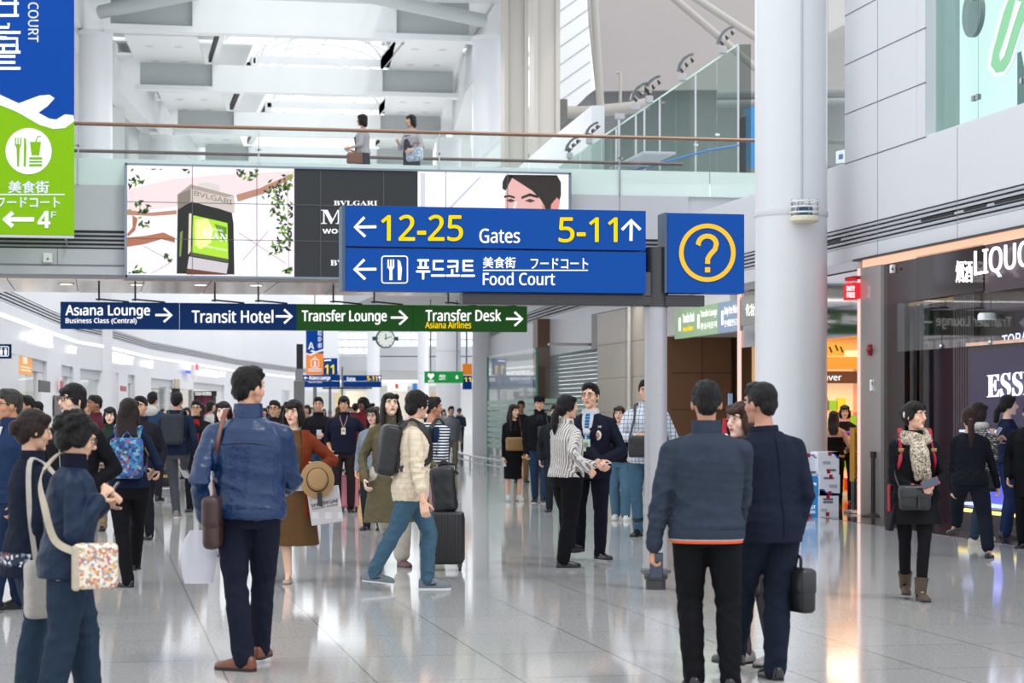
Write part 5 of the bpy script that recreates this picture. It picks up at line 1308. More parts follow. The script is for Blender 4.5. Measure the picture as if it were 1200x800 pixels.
for i, (y0_, y1_, hue, s) in enumerate(((558, 581, '#b89a2a', 'ochre'), (581.3, 605.5, '#5fc3c0', 'turquoise'))):
    t = carton(1032, 1041, y0_, y1_, 30.45, mat('carton_' + s, hue, .5), '%s carton stacked by the stanchion behind the woman with the scarf' % s, None, [('poly', [(.3, .3), (.8, .3), (.8, .7), (.3, .7)], cw), ('tape', .5, .0), ('tape', .5, .8)])
    t['group'] = 'small cartons by the stanchion'
d = 30.6; p = ground(1023, 484 + FPX * CAM_H / d)
st = thing('stanchion', 'black belt stanchion with a red belt before the mirror pier', 'stanchion', (p.x, p.y, 0))
MB().lathe([(.17, 0), (.17, .02), (.03, .05)], (p.x, p.y, 0), 28).build('base', dark, st, smooth=True); MB().lathe([(.03, .04), (.03, .84)], (p.x, p.y, 0), 16).build('post', mat('post_black', '#161617', .3), st, smooth=True)
MB().lathe([(.042, 0), (.042, .09)], (p.x, p.y, .84), 16).build('belt_head', mat('post_black', '#161617'), st, smooth=True)
b = MB(); b.prism([p + UP * .86 + RGT * .03, p + UP * .85 + RGT * .6, p + UP * .9 + RGT * .6, p + UP * .91 + RGT * .03], FWD * .006); b.build('red_belt', mat('belt_red', '#b5142a', .6), st)
p = ground(1011, 601)
ex = thing('fire_extinguisher', 'polished fire extinguisher with a paper tag standing on a tray by the mirror pier', 'extinguisher', (p.x, p.y, 0))
MB().box(p.x - .26, p.x + .16, p.y - .2, p.y + .12, 0, .05).build('tray', brush, ex, bevel=.01)
MB().lathe([(.085, .05), (.09, .08), (.09, .44), (.05, .52), (.03, .54)], (p.x, p.y, 0), 24).build('cylinder', mat('extinguisher_dark', '#55554f', .15, .9), ex, smooth=True)
b = MB(); b.cbox((p.x, p.y, .57), (.05, .05, .06)); b.cbox((p.x + .03, p.y, .6), (.14, .03, .02)); b.build('valve', chrome, ex); b = MB().tube([(p.x - .03, p.y, .57), (p.x - .12, p.y, .5), (p.x - .12, p.y, .15)], .014, 8); b.build('hose', black, ex)
q0 = p + RGT * .1 + UP * .26 - FWD * .1
b = MB(); b.prism([q0, q0 + RGT * .12 + UP * -.03, q0 + RGT * .17 + UP * .13, q0 + RGT * .05 + UP * .16], FWD * .003); b.build('paper_tag', mat('tag_white', '#e8e6e6'), ex)
b = MB(); b.prism([q0 - FWD * .003 + RGT * .02 + UP * .01, q0 - FWD * .003 + RGT * .13 + UP * -.015, q0 - FWD * .003 + RGT * .165 + UP * .11, q0 - FWD * .003 + RGT * .06 + UP * .14], FWD * .002); b.build('tag_print', mat('tag_red', '#b5302f'), ex)
# red notice board half hidden by the two men
d = 34.5; Y = at(868, 484, d).y; pl = planeY(Y); a_ = pl(847, 484); 
nb = thing('notice_board', 'red promotion board half hidden between the two men at the front', 'sign', (a_.x, Y, 0))
b = MB(); poly_px(b, [(848, 490), (866, 490), (862, 516), (846, 516)], pl, (0, .03, 0)); b.build('board', mat('board_red', '#c01f3a', .4, emit=.25), nb)
b = MB(); poly_px(b, [(866, 490), (888, 490), (886, 516), (864, 516)], pl, (0, .03, 0)); b.build('white_board', mat('board_white', '#dfe3e6', .4, emit=.1), nb)
text_px('SA', (859, 493, 865, 498), planeY(Y - .01), white_e, nb, bold=.03); b = MB(); poly_px(b, [(849, 508), (861, 508), (861, 511), (849, 511)], planeY(Y - .01), (0, .004, 0)); b.build('print', white_e, nb)
b = MB(); b.tube([Vector((pl(858, 500).x, Y + .03, 0)), Vector((pl(858, 500).x, Y + .03, pl(858, 514).z))], .03, 8); b.build('post', grey, nb)
b = MB(); poly_px(b, [(854, 461), (858.5, 461), (858.5, 488), (854, 488)], planeY(Y + .1), (0, .05, 0)); b.build('leaflet_stand', mat('leaflet_blue', '#7fa6cf', .4), nb)
# ================================================================== people
TMP = bpy.data.scenes.new('scratch')
def solidify_union(mb, voxel, smooth=3):
    """One continuous skin over all the closed pieces in mb -> (verts, faces)."""
    me = bpy.data.meshes.new('u'); me.from_pydata(mb.v, [], mb.f); me.update()
    bm = bmesh.new(); bm.from_mesh(me); bmesh.ops.recalc_face_normals(bm, faces=bm.faces); bm.to_mesh(me); bm.free()
    o = bpy.data.objects.new('u', me); TMP.collection.objects.link(o)
    m = o.modifiers.new('r', 'REMESH'); m.mode = 'VOXEL'; m.voxel_size = voxel
    if smooth:
        q = o.modifiers.new('s', 'SMOOTH'); q.iterations = smooth; q.factor = .5
    with bpy.context.temp_override(scene=TMP, view_layer=TMP.view_layers[0]):
        dg = bpy.context.evaluated_depsgraph_get()
        e = bpy.data.meshes.new_from_object(o.evaluated_get(dg))
    bpy.data.objects.remove(o); bpy.data.meshes.remove(me)
    return e
def mesh_np(e):
    n = len(e.vertices); co = np.empty(n * 3, np.float32); e.vertices.foreach_get('co', co)
    no = np.empty(n * 3, np.float32); e.vertices.foreach_get('normal', no)
    return co.reshape(-1, 3), no.reshape(-1, 3)
def wrinkle(P, seed, f0=16, f1=56, n=6):
    r = np.random.RandomState(seed); out = np.zeros(len(P))
    for _ in range(n):
        a, b = r.randn(3), r.randn(3); a[2] *= 1.4; a /= np.linalg.norm(a); b /= np.linalg.norm(b)
        f = r.uniform(f0, f1)
        s = np.sin(f * (P @ a) + r.uniform(0, 6.28) + 1.7 * np.sin(f * .35 * (P @ b) + r.uniform(0, 6.28)))
        out += 1 - np.abs(s) ** .7 * 1.6
    return out / n
def limb(mb, pts, rad, n=12):
    """A tapered closed chain with round joints."""
    pts = [Vector(p) for p in pts]
    for i in range(len(pts) - 1):
        if (pts[i + 1] - pts[i]).length > 1e-4: mb.tube([pts[i], pts[i + 1]], [rad[i], rad[i + 1]], n)
    for p, r in zip(pts, rad): mb.ball(p, r * .995, n, 8)
    return mb
def curve_pts(P, n=8):
    """Catmull-Rom through P."""
    P = [Vector(p) for p in P]; out = []
    for i in range(len(P) - 1):
        a, b, c, d = P[max(i - 1, 0)], P[i], P[i + 1], P[min(i + 2, len(P) - 1)]
        for k in range(n):
            t = k / n; out.append(.5 * ((2 * b) + (c - a) * t + (2 * a - 5 * b + 4 * c - d) * t * t + (3 * b - a - 3 * c + d) * t ** 3))
    return out + [P[-1]]
def ik(a, b, la, lb, pole):
    a, b = Vector(a), Vector(b); d = b - a; L = d.length
    if L > (la + lb) * .998: b = a + d * ((la + lb) * .998 / L); d = b - a; L = d.length
    u = d / L; c = (la * la - lb * lb + L * L) / (2 * L); h = math.sqrt(max(la * la - c * c, 0))
    p = Vector(pole); p = p - u * p.dot(u)
    p = p.normalized() if p.length > 1e-5 else Vector((0, 1, 0))
    return a + u * c + p * h, b
def ell(cx, cy, z, rx, ry, n=26, p=2.2):
    out = []
    for j in range(n):
        q = 2 * math.pi * j / n; c, s = math.cos(q), math.sin(q)
        out.append(Vector((cx + rx * math.copysign(abs(c) ** (2 / p), c), cy + ry * math.copysign(abs(s) ** (2 / p), s), z)))
    return out
TORSO = {'m': [(.80, .150, .112, -.012), (.92, .166, .120, -.012), (1.02, .152, .110, -.002), (1.15, .157, .114, .002), (1.27, .172, .124, .003), (1.30, .166, .114, -.002), (1.37, .122, .092, -.010), (1.43, .082, .070, -.012), (1.47, .064, .063, -.008)],
         'f': [(.80, .160, .112, -.012), (.92, .167, .120, -.012), (1.04, .128, .098, -.002), (1.15, .134, .108, .004), (1.26, .150, .124, .010), (1.295, .140, .104, .0), (1.36, .102, .082, -.008), (1.42, .066, .062, -.010), (1.46, .054, .055, -.006)]}
def ring_at(sex, z):
    T = TORSO[sex]
    if z <= T[0][0]: return T[0][1:]
    for a, b in zip(T[:-1], T[1:]):
        if a[0] <= z <= b[0]:
            t = (z - a[0]) / (b[0] - a[0]); return tuple(a[i] + (b[i] - a[i]) * t for i in (1, 2, 3))
    return T[-1][1:]
skinm = {}
def skin_mat(h):
    m = mat('skin_' + h, h, .5, noise=.05, scale=30); m.node_tree.nodes['Principled BSDF'].inputs['Subsurface Weight'].default_value = .05
    return m
def tone(h, k=.86):
    return '#' + ''.join('%02x' % int(int(h[i:i + 2], 16) * k) for i in (1, 3, 5))
def cloth(h, rough=.8, bump=.25):
    n = 'cloth_%s_%d' % (h, int(rough * 100))
    return MATS.get(n) or mat(n, tone(h), rough, noise=.16, scale=26, bump=bump, bscale=140, spec=.12)
def hair_mat(h):
    n = 'hair_' + h
    if n in MATS: return MATS[n]
    m = mat(n, tone(h, .8), .45, noise=.4, scale=60, spec=.3); nt = m.node_tree
    tc = nt.nodes.new('ShaderNodeTexCoord'); mp = nt.nodes.new('ShaderNodeMapping'); mp.inputs['Scale'].default_value = (160, 160, 14)
    nz = nt.nodes.new('ShaderNodeTexNoise'); nz.inputs['Scale'].default_value = 1; bp = nt.nodes.new('ShaderNodeBump'); bp.inputs['Strength'].default_value = 1.; bp.inputs['Distance'].default_value = .02
    nt.links.new(tc.outputs['Object'], mp.inputs[0]); nt.links.new(mp.outputs[0], nz.inputs['Vector']); nt.links.new(nz.outputs['Fac'], bp.inputs['Height'])
    nt.links.new(bp.outputs['Normal'], nt.nodes['Principled BSDF'].inputs['Normal'])
    return m

class Person:
    def __init__(s, label, px, py, d=None, face=0, H=1.72, sex='m', skin='#d3a386', lean=0, twist=0, sway=0, hip=(0, 0, 0), head=None, pitch=0, roll=0,
                 handL=None, handR=None, poleL=None, poleR=None, footL=None, footR=None, yawL=None, yawR=None, liftL=0, liftR=0, curl=.45, curlL=None, curlR=None, palmL=None, palmR=None,
                 res=.008, wide=1., seed=None, group=None, floor=0., wrist=None):
        s.d = d if d else FPX * (CAM_H - floor) / (py - HORIZON)
        s.P = at(px, 484, s.d); s.P.z = floor
        s.th = -(YAW + R(face)); s.face = face
        s.M = Matrix.Translation(s.P) @ Matrix.Rotation(s.th, 4, 'Z')
        s.Mi = s.M.inverted()
        s.k = H / 1.72; s.sex = sex; s.res = res; s.wide = wide
        s.seed = seed if seed is not None else int(px * 7 + s.d * 13) % 9973
        s.lean, s.twist, s.sway, s.hip = R(lean), R(twist), R(sway), Vector(hip)
        s.root = thing('person', label, 'person', s.P, s.th, group)
        s.sm = skin_mat(skin); s.skin = skin
        f = 1 if sex == 'm' else 0
        sw = (.186 if f else .160) * wide
        s.sh = {-1: s.tp(Vector((-sw, -.012, 1.328))), 1: s.tp(Vector((sw, -.012, 1.328)))}
        s.neck = s.tp(Vector((0, -.012, 1.45)))
        hy = R(-(head - face)) if head is not None else s.twist * .6
        s.HM = Matrix.Translation(s.tp(Vector((0, .012, 1.602)))) @ Matrix.Rotation(hy, 4, 'Z') @ Matrix.Rotation(R(roll), 4, 'Y') @ Matrix.Rotation(R(pitch), 4, 'X')
        s.hips = {i: Vector((i * .092, -.005, .90)) + s.hip for i in (-1, 1)}
        s.ank, s.fy, s.fl, s.knee = {}, {}, {}, {}
        for i, ft, yw, lf in ((-1, footL, yawL, liftL), (1, footR, yawR, liftR)):
            if ft is None: v = Vector((i * .10, -.03, 0))
            elif ft[0] == 'px':
                w = ground(ft[1], ft[2]); v = s.Mi @ w / s.k
                if len(ft) > 3: v.z += ft[3]
            else: v = Vector(ft)
            s.fy[i] = R(-(yw - face)) if yw is not None else R(-8 * i)
            s.fl[i] = R(lf)
            A = v + Vector((0, 0, .088))
            if lf:   # heel raised: pivot on the ball of the foot
                A = v + Matrix.Rotation(s.fy[i], 3, 'Z') @ (Vector((0, .13, 0)) + Matrix.Rotation(-R(lf), 3, 'X') @ Vector((0, -.13, .088)))
            fwd = Matrix.Rotation(s.fy[i] * .6, 3, 'Z') @ Vector((0, 1, 0))
            s.knee[i], s.ank[i] = ik(s.hips[i], A, .415, .405, fwd + Vector((i * .08, 0, 0)))
        s.elb, s.wri, s.hd = {}, {}, {}
        for i, h, p in ((-1, handL, poleL), (1, handR, poleR)):
            if h is None: v = Vector((i * (sw + .06), .05, .83))
            elif h[0] == 'px': v = s.Mi @ at(h[1], h[2], s.d + (h[3] if len(h) > 3 else 0)) / s.k
            else: v = Vector(h)
            p = p if p is not None else (i * .55, -1, -.35)
            s.elb[i], s.wri[i] = ik(s.sh[i], v, .285, .255, p)
        s.palm = {-1: Vector(palmL) if palmL else None, 1: Vector(palmR) if palmR else None}
        s.curl = {-1: curlL if curlL is not None else curl, 1: curlR if curlR is not None else curl}
        s.bare = {}          # how far the sleeves leave the arm bare is decided by the garments
    # canonical upright point -> posed point
    def tp(s, v):
        v = Vector(v); t = min(max((v.z - .93) / .45, 0), 1); t = t * t * (3 - 2 * t)
        u = min(max((v.z - .85) / .25, 0), 1)
        c = Vector((0, 0, .93)); w = Matrix.Rotation(s.twist * t, 3, 'Z') @ v
        w = c + Matrix.Rotation(s.sway * u, 3, 'Y') @ (Matrix.Rotation(-s.lean * u, 3, 'X') @ (w - c))
        return w + s.hip
    def put(s, e, name, mats, parent=None, head=False, sub=None):
        """mesh in canonical pose space -> object under the person."""
        co, _ = mesh_np(e)
        co = co * s.k
        e.vertices.foreach_set('co', co.ravel()); e.update(); e.name = name
        e.materials.clear()
        for m in (mats if isinstance(mats, (list, tuple)) else [mats]): e.materials.append(m)
        e.polygons.foreach_set('use_smooth', [True] * len(e.polygons))
        o = bpy.data.objects.new(name, e); COL.objects.link(o); o.parent = parent or s.root
        return o
    def raw(s, mb, name, m, parent=None, smooth=True):
        me = MB(); me.v = [tuple(Vector(v) * s.k) for v in mb.v]; me.f = mb.f; me.mi = mb.mi
        o = me.build(name, m, None, smooth=smooth); o.parent = parent or s.root
        return o
    def W(s, v): return s.M @ (Vector(v) * s.k)            # canonical -> world
    def L(s, px, py, dd=0): return s.Mi @ at(px, py, s.d + dd) / s.k   # photo pixel -> canonical
    def H(s, v): return s.HM @ Vector(v)                   # head frame -> canonical
    # ---------------------------------------------------------------- body
    def hand(s, mb, i):
        w = s.wri[i]; d = (w - s.elb[i]).normalized()
        if s.hd.get(i): d = s.hd[i]
        n = s.palm[i] if s.palm[i] is not None else Vector((-i, .25, 0))
        n = (n - d * n.dot(d)).normalized(); l = d.cross(n).normalized()
        # thumb side: forward when the arm hangs
        ts = 1 if l.dot(Vector((0, 1, 0.3))) > 0 else -1
        c = s.curl[i]
        for u in (-.026, -.009, .009, .026):
            limb(mb, [w + d * .005 + l * u * .7, w + d * .085 + l * u * ts], [.015, .0135], 8)
        for (u, L) in ((.030, .068), (.010, .076), (-.010, .070), (-.029, .054)):
            p = w + d * .088 + l * u * ts; a = .25 + c * .9; pts = [p]
            for q in (.42, .33, .25):
                dd = d * math.cos(a) + n * math.sin(a); p = p + dd * L * q * 1.05; pts.append(p); a += c * 1.15
            limb(mb, pts, [.0098, .0092, .0086, .0074], 7)
        t0 = w + d * .022 + l * ts * .028; td = (d * .75 + l * ts * .8 + n * (.2 + .5 * c)).normalized()
        t1 = t0 + td * .042; t2 = t1 + (td * .6 + d * .5 + n * c * .7).normalized() * .032
        limb(mb, [w + d * .012 + l * ts * .012, t0, t1, t2], [.015, .0135, .011, .0085], 7)
        s.grip = getattr(s, 'grip', {}); s.grip[i] = w + d * .095 + n * .03
    def body(s, faceless=False):
        mb = MB(); sx = s.sex; g = .9
        rings = []
        for z, rx, ry, cy in TORSO[sx]:
            q = .5 if z < .85 else g; rings.append([s.tp(p) for p in ell(0, cy, z, rx * q * (s.wide if z < 1.4 else 1), ry * q)])
        mb.loft(rings)
        for i in (-1, 1):
            limb(mb, [s.hips[i], s.knee[i]], [.078, .05]); 
            cal = s.knee[i].lerp(s.ank[i], .3) + Vector((0, -.012, 0))
            limb(mb, [s.knee[i], cal, s.ank[i]], [.048, .05, .034])
            fm = Matrix.Rotation(s.fy[i], 3, 'Z') @ Matrix.Rotation(-s.fl[i], 3, 'X')
            limb(mb, [s.ank[i], s.ank[i] + fm @ Vector((0, .08, -.066))], [.031, .016])
            up = s.sh[i]
            limb(mb, [up + Vector((-i * .02, 0, -.01)), s.elb[i], s.wri[i]], [.05 if sx == 'm' else .043, .038 if sx == 'm' else .033, .026 if sx == 'm' else .023])
            s.hand(mb, i)
        hc = s.H((0, -.02, -.06)); limb(mb, [s.neck + Vector((0, -.005, -.03)), hc], [.056 if sx == 'm' else .047, .05 if sx == 'm' else .043])
        def hb(c, r): mb.ball(s.H(c), r, 18, 12, s.HM.to_3x3())
        hb((0, -.008, .012), (.074, .094, .102)); hb((0, .022, -.06), (.056, .062, .062)); hb((0, .066, -.102), (.024, .022, .02))
        hb((0, .066, -.058), (.034, .024, .032))
        for i in (-1, 1): hb((i * .037, .046, -.032), (.029, .034, .032)); hb((i * .077, -.008, -.018), (.011, .02, .031)); hb((i * .03, .07, .026), (.026, .018, .012))
        limb(mb, [s.H((0, .088, .004)), s.H((0, .104, -.03))], [.010, .0145], 8); hb((0, .098, -.036), (.019, .012, .009))
        e = solidify_union(mb, s.res * .8, 2)
        s.bodyo = s.put(e, 'body', s.sm)
        if not faceless: s.facep()
    def facep(s):
        wh = mat('eye_white', '#e9e4df', .3, noise=0); ir = mat('eye_dark', '#1a120e', .15, noise=0)
        for i in (-1, 1):
            b = MB(); m3 = s.HM.to_3x3()
            b.ball(s.H((i * .031, .0805, .002)), (.0145, .0085, .0068), 12, 8, m3); b.cur = 1; b.ball(s.H((i * .031, .084, .002)), (.0068, .0068, .0066), 10, 8, m3)
            b.ball(s.H((i * .031, .0835, .0075)), (.0155, .006, .0025), 10, 6, m3)
            me = MB(); me.v, me.f, me.mi = [tuple(Vector(v) * s.k) for v in b.v], b.f, b.mi
            o = me.build('eye', [wh, ir], None, smooth=True); o.parent = s.root
            b = MB(); limb(b, [s.H((i * .014, .0905, .0215)), s.H((i * .031, .0895, .0265)), s.H((i * .048, .0765, .022))], [.0036, .0042, .0022], 7)
            s.raw(b, 'eyebrow', hair_mat('#1d1512'))
        b = MB(); m3 = s.HM.to_3x3(); b.ball(s.H((0, .0885, -.0635)), (.021, .006, .0048), 12, 8, m3); b.ball(s.H((0, .0885, -.0705)), (.018, .0065, .0055), 12, 8, m3)
        s.raw(b, 'lips', mat('lips_' + s.sex, '#a8444a' if s.sex == 'f' else '#a5695c', .4, noise=0))
    # ---------------------------------------------------------------- hair, in the head frame
    def hair(s, kind, col='#17110f', L=.25, extra=None):
        mb = MB(); m3 = s.HM.to_3x3()
        def hb(c, r): mb.ball(s.H(c), r, 20, 12, m3)
        amp = .004
        if kind in ('short', 'crop', 'side'):
            hb((0, -.018, .036), (.083, .096, .088)); hb((0, -.062, -.012), (.066, .046, .07))
            for i in (-1, 1): hb((i * .071, -.014, .012), (.014, .046, .04))
            if kind != 'crop':
                hb((0, .036, .092), (.064, .05, .034)); hb((.03, .058, .07), (.04, .03, .022))
                if kind == 'short': hb((-.035, .056, .066), (.03, .03, .02))
            amp = .006
        elif kind == 'bowl':
            hb((0, -.012, .032), (.087, .102, .092)); hb((0, .062, .056), (.068, .038, .032)); hb((0, -.062, -.02), (.07, .048, .08))
            for i in (-1, 1): hb((i * .074, .0, .0), (.016, .05, .05))
        elif kind == 'curly':
            hb((0, -.03, .04), (.105, .108, .098)); hb((0, -.07, -.02), (.092, .07, .085))
            for i in (-1, 1): hb((i * .078, -.01, .0), (.034, .06, .07))
            hb((0, .05, .07), (.07, .05, .04)); r = random.Random(s.seed)
            for k in range(60):
                q = r.uniform(0, 6.28); t = r.uniform(.05, 1.75); 
                hb((.103 * math.sin(t) * math.cos(q), -.04 + .108 * math.sin(t) * math.sin(q) * (1 if math.sin(q) < .2 else .75), .035 + .1 * math.cos(t)), (.024, .024, .024))
            amp = .005
        else:   # women's hair: a cap with or without length
            hb((0, -.016, .034), (.086, .101, .09)); hb((0, -.06, -.02), (.074, .056, .084))
            part = kind in ('long', 'pony', 'bun', 'sleek')
            for i in (-1, 1): hb((i * .073, -.012, .0), (.016, .056, .058)); hb((i * .055, .042, .066), (.03, .036, .034))
            if kind == 'bob':
                for i in (-1, 1): hb((i * .082, -.006, -.05), (.026, .062, .078)); hb((i * .072, .032, -.02), (.018, .03, .06))
                hb((0, -.062, -.075), (.085, .052, .08)); hb((0, .068, .05), (.062, .03, .026))
            if kind == 'long':
                z0 = s.H((0, -.06, -.03)); 
                base = [s.H((0, -.055, -.02)), s.H((0, -.085, -.12))]
                back = s.tp(Vector((0, -.125, 1.40))); end = s.tp(Vector((0, -.155, 1.45 - L)))
                for u in (-.05, -.025, 0, .025, .05):
                    o_ = (s.HM.to_3x3() @ Vector((u, 0, 0)))
                    limb(mb, [base[0] + o_, base[1] + o_ * 1.15, base[1].lerp(end, .5) * .4 + back.lerp(end, .25) * .6 + o_ * 1.25, end + o_ * 1.0], [.042, .04, .036, .02], 10)
                for i in (-1, 1): hb((i * .08, .0, -.05), (.02, .05, .08)); hb((i * .082, -.01, -.12), (.026, .04, .07))
                if extra == 'front':
                    for i in (-1, 1):
                        limb(mb, [s.H((i * .082, .02, -.06)), s.H((i * .088, .03, -.14)), s.tp(Vector((i * .085, .12, 1.34))), s.tp(Vector((i * .09, .145, 1.45 - L)))], [.022, .026, .026, .012], 9)
            if kind == 'pony':
                b0 = s.H((0, -.105, -.02)); limb(mb, [s.H((0, -.09, -.01)), b0, b0 + Vector((0, -.035, -.07)), b0 + Vector((0, -.045, -.17)), b0 + Vector((0, -.03, -L))], [.028, .03, .04, .038, .014], 10)
            if kind == 'bun': hb((0, -.115, -.005), (.045, .04, .042)); hb((.0, -.12, -.03), (.035, .03, .03))
            amp = .003
        e = solidify_union(mb, s.res, 2)
        co, no = mesh_np(e); co = co + no * (wrinkle(co * np.array([1, 1, .45]), s.seed, 70, 190, 5) * amp * 1.5)[:, None]
        e.vertices.foreach_set('co', co.astype(np.float32).ravel())
        return s.put(e, 'hair', hair_mat(col))
    # ---------------------------------------------------------------- garments
    def cloth_union(s, mb, name, m, amp=.006, smooth=4, res=None, clean=None):
        e = solidify_union(mb, res or s.res, smooth)
        co, no = mesh_np(e)
        w = wrinkle(co, s.seed + len(name))
        foc = np.zeros(len(co)) + .35
        for p in list(s.elb.values()) + list(s.knee.values()) + list(s.ank.values()) + list(s.hips.values()) + [s.tp(Vector((0, 0, .98)))]:
            dd = np.linalg.norm(co - np.array(p), axis=1); foc += np.exp(-(dd / .13) ** 2)
        co = co + no * (w * amp * 1.6 * np.minimum(foc, 1.3))[:, None]
        e.vertices.foreach_set('co', co.astype(np.float32).ravel())
        return s.put(e, name, m)
    def top(s, m, name='jacket', ease=.022, hem=.86, sleeve=1., flare=0., collar=None, collar_m=None, amp=.006, cuff=None, hang=1., neckz=1.43, sl_m=None):
        mb = MB(); rings = []
        zs_ = [hem, hem + .03] + [z for z in (.72, .80, .92, 1.02, 1.09, 1.15, 1.27, 1.30, 1.37) if z > hem + .05] + [neckz]
        for z in zs_:
            rx, ry, cy = ring_at(s.sex, z)
            low = max(0, .92 - z)
            e = ease * (1.15 if z < 1.2 else 1.0) if z < 1.38 else ease * .6
            if z >= neckz: e = .010
            if hang and z < 1.2: rx = max(rx, .150 if s.sex == 'm' else .136)
            rings.append([s.tp(p) for p in ell(0, cy, z, rx * s.wide + e + low * flare, ry + e + low * flare * .8)])
        if hem < .8:          # coats follow the stride
            pass
        mb.loft(rings)
        a0 = .058 if s.sex == 'm' else .049
        for i in (-1, 1):
            p0, p1, p2 = s.sh[i], s.elb[i], s.wri[i]
            inn = s.tp(Vector((i * .08, -.012, 1.385)))
            ra, rb_, rc2 = a0 * .84 + ease * .5, a0 * .70 + ease * .52, (.033 if s.sex == 'm' else .029) + ease * .45
            if sleeve >= .99:
                limb(mb, [inn, p0, p1, p1.lerp(p2, .97)], [.042, ra, rb_, rc2])
            elif sleeve > .5:
                t = (sleeve - .5) * 2; limb(mb, [inn, p0, p1, p1.lerp(p2, t)], [.042, ra, rb_, rb_ * (1 - t) + rc2 * t])
            elif sleeve > 0: limb(mb, [inn, p0, p0.lerp(p1, sleeve * 2)], [.042, ra + .003, ra - .002])
            else: limb(mb, [inn, p0.lerp(inn, .2)], [.042, .045])
        o = s.cloth_union(mb, name, m, amp)
        s.topo, s.ease = o, ease
        if collar: s.collar(collar, collar_m or m)
        return o
    def front(s, x, z, off=.0):
        """A point on the front (or, with off < 0 scaled, the back) of the chest in canonical space."""
        rx, ry, cy = ring_at(s.sex, z); rx += s.ease; ry += s.ease
        y = cy + ry * math.sqrt(max(0, 1 - (x / rx) ** 2)) + off
        return s.tp(Vector((x, y, z)))
    def back(s, x, z, off=.0):
        rx, ry, cy = ring_at(s.sex, z); rx += s.ease; ry += s.ease
        return s.tp(Vector((x, cy - ry * math.sqrt(max(0, 1 - (x / rx) ** 2)) - off, z)))
    def collar(s, h, m, name='collar'):
        e = .012; rx, ry, cy = ring_at(s.sex, 1.46)
        n = 28; lo, hi, li, lo2 = [], [], [], []
        r3 = []
        for (z, ex) in ((1.415, .020), (1.45 + h * .5, .015), (1.45 + h, .012), (1.45 + h, .006), (1.43, .006)):
            r3.append([s.tp(p) for p in ell(0, cy + .004, z - (0), rx + ex, ry + ex, n)])
        b = MB(); b.loft(r3, cap=False); return s.raw(b, name, m)
    def trousers(s, m, ease=.012, width=1., hem=0., name='trousers', amp=.006, waist=1.0, crop=0., taper=1.):
        mb = MB(); sx = s.sex
        rings = []
        for z in (.80, .84, .90, waist - .04, waist):
            rx, ry, cy = ring_at(sx, z); q = .72 if z < .8 else (.9 if z < .86 else 1)
            rings.append([s.tp(p) for p in ell(0, cy, z, (rx + ease * .7) * q, (ry + ease * .7) * q)])
        mb.loft(rings)
        for i in (-1, 1):
            k, a, h = s.knee[i], s.ank[i], s.hips[i]
            a = k.lerp(a, 1 - crop) if crop else a + Vector((0, 0, -.035 + hem))
            limb(mb, [h + Vector((0, 0, .0)), h.lerp(k, .5), k, k.lerp(a, .4) + Vector((0, -.008, 0)), a], [.088 * width + ease, .076 * width + ease, .056 * width + ease, .053 * width + ease, (.043 * width + ease) * taper], 16)
        return s.cloth_union(mb, name, m, amp)
    def skirt(s, m, hem=.55, waist=1.02, flare=.03, ease=.012, name='skirt', amp=.006):
        mb = MB(); rings = []
        kx = max(abs(s.knee[1].x), abs(s.knee[-1].x)); ym = max(s.knee[1].y, s.knee[-1].y); yn = min(s.knee[1].y, s.knee[-1].y, -.02)
        for t in np.linspace(0, 1, 10):
            z = waist + (hem - waist) * t
            rx, ry, cy = ring_at(s.sex, max(z, .86)); q = max(0, (.9 - z) / (.9 - hem)) if hem < .9 else 0
            rings.append([s.tp(p) for p in ell(0, cy + q * (ym + yn) * .3, z, rx + ease + flare * q, ry + ease + flare * q + q * max(0, ym - yn - .1) * .35, 40)])
        mb.loft(rings[::-1]); return s.cloth_union(mb, name, m, amp)
    def shoes(s, m, sole=None, kind='shoe', label=None):
        sole = sole or mat('sole_dark', '#17151a', .6)
        for i in (-1, 1):
            fm = Matrix.Translation(s.ank[i]) @ Matrix.Rotation(s.fy[i], 4, 'Z') @ Matrix.Rotation(-s.fl[i], 4, 'X')
            g = 1.0 if s.sex == 'm' else .9
            st_ = [(-.075, .018, .052), (-.065, .03, .068), (-.03, .036, .088), (.015, .038, .088), (.06, .041, .066), (.11, .047, .050), (.15, .045, .042), (.18, .033, .034), (.197, .012, .022)]
            zb = -.088; hs = .018
            if kind == 'sneaker': hs = .022
            if kind == 'flat': st_ = [(-.07, .018, .045), (-.06, .027, .055), (-.02, .031, .05), (.03, .033, .036), (.08, .038, .034), (.13, .038, .034), (.16, .028, .03), (.175, .01, .02)]; hs = .008
            rings = []
            for y, w, h in st_:
                if kind == 'sneaker': w *= 1.1; h *= 1.16
                rings.append([fm @ Vector((w * g * c_, y * g, zb + hs * .5 + (h) * zz)) for c_, zz in ((1, 0), (1.02, .3), (.92, .62), (.66, .88), (.3, 1), (-.3, 1), (-.66, .88), (-.92, .62), (-1.02, .3), (-1, 0))])
            b = MB(); b.loft(rings); o = s.raw(b, 'shoe' if kind != 'boot' else 'boot', m)
            if kind == 'boot':
                b = MB(); b.tube([fm @ Vector((0, -.01, -.03)), s.ank[i].lerp(s.knee[i], .08), s.ank[i].lerp(s.knee[i], .27)], [.05, .052, .060], 18); q_ = s.raw(b, 'boot_shaft', m, o)
                b = MB(); b.tube([s.ank[i].lerp(s.knee[i], .24), s.ank[i].lerp(s.knee[i], .28)], [.063, .065], 18); s.raw(b, 'boot_cuff', m, o)
            out = []
            for y, w, h in st_: out.append((w * 1.02 * g, y * g))
            pts = [fm @ Vector((a, b_, zb)) for a, b_ in out] + [fm @ Vector((-a, b_, zb)) for a, b_ in out[::-1]]
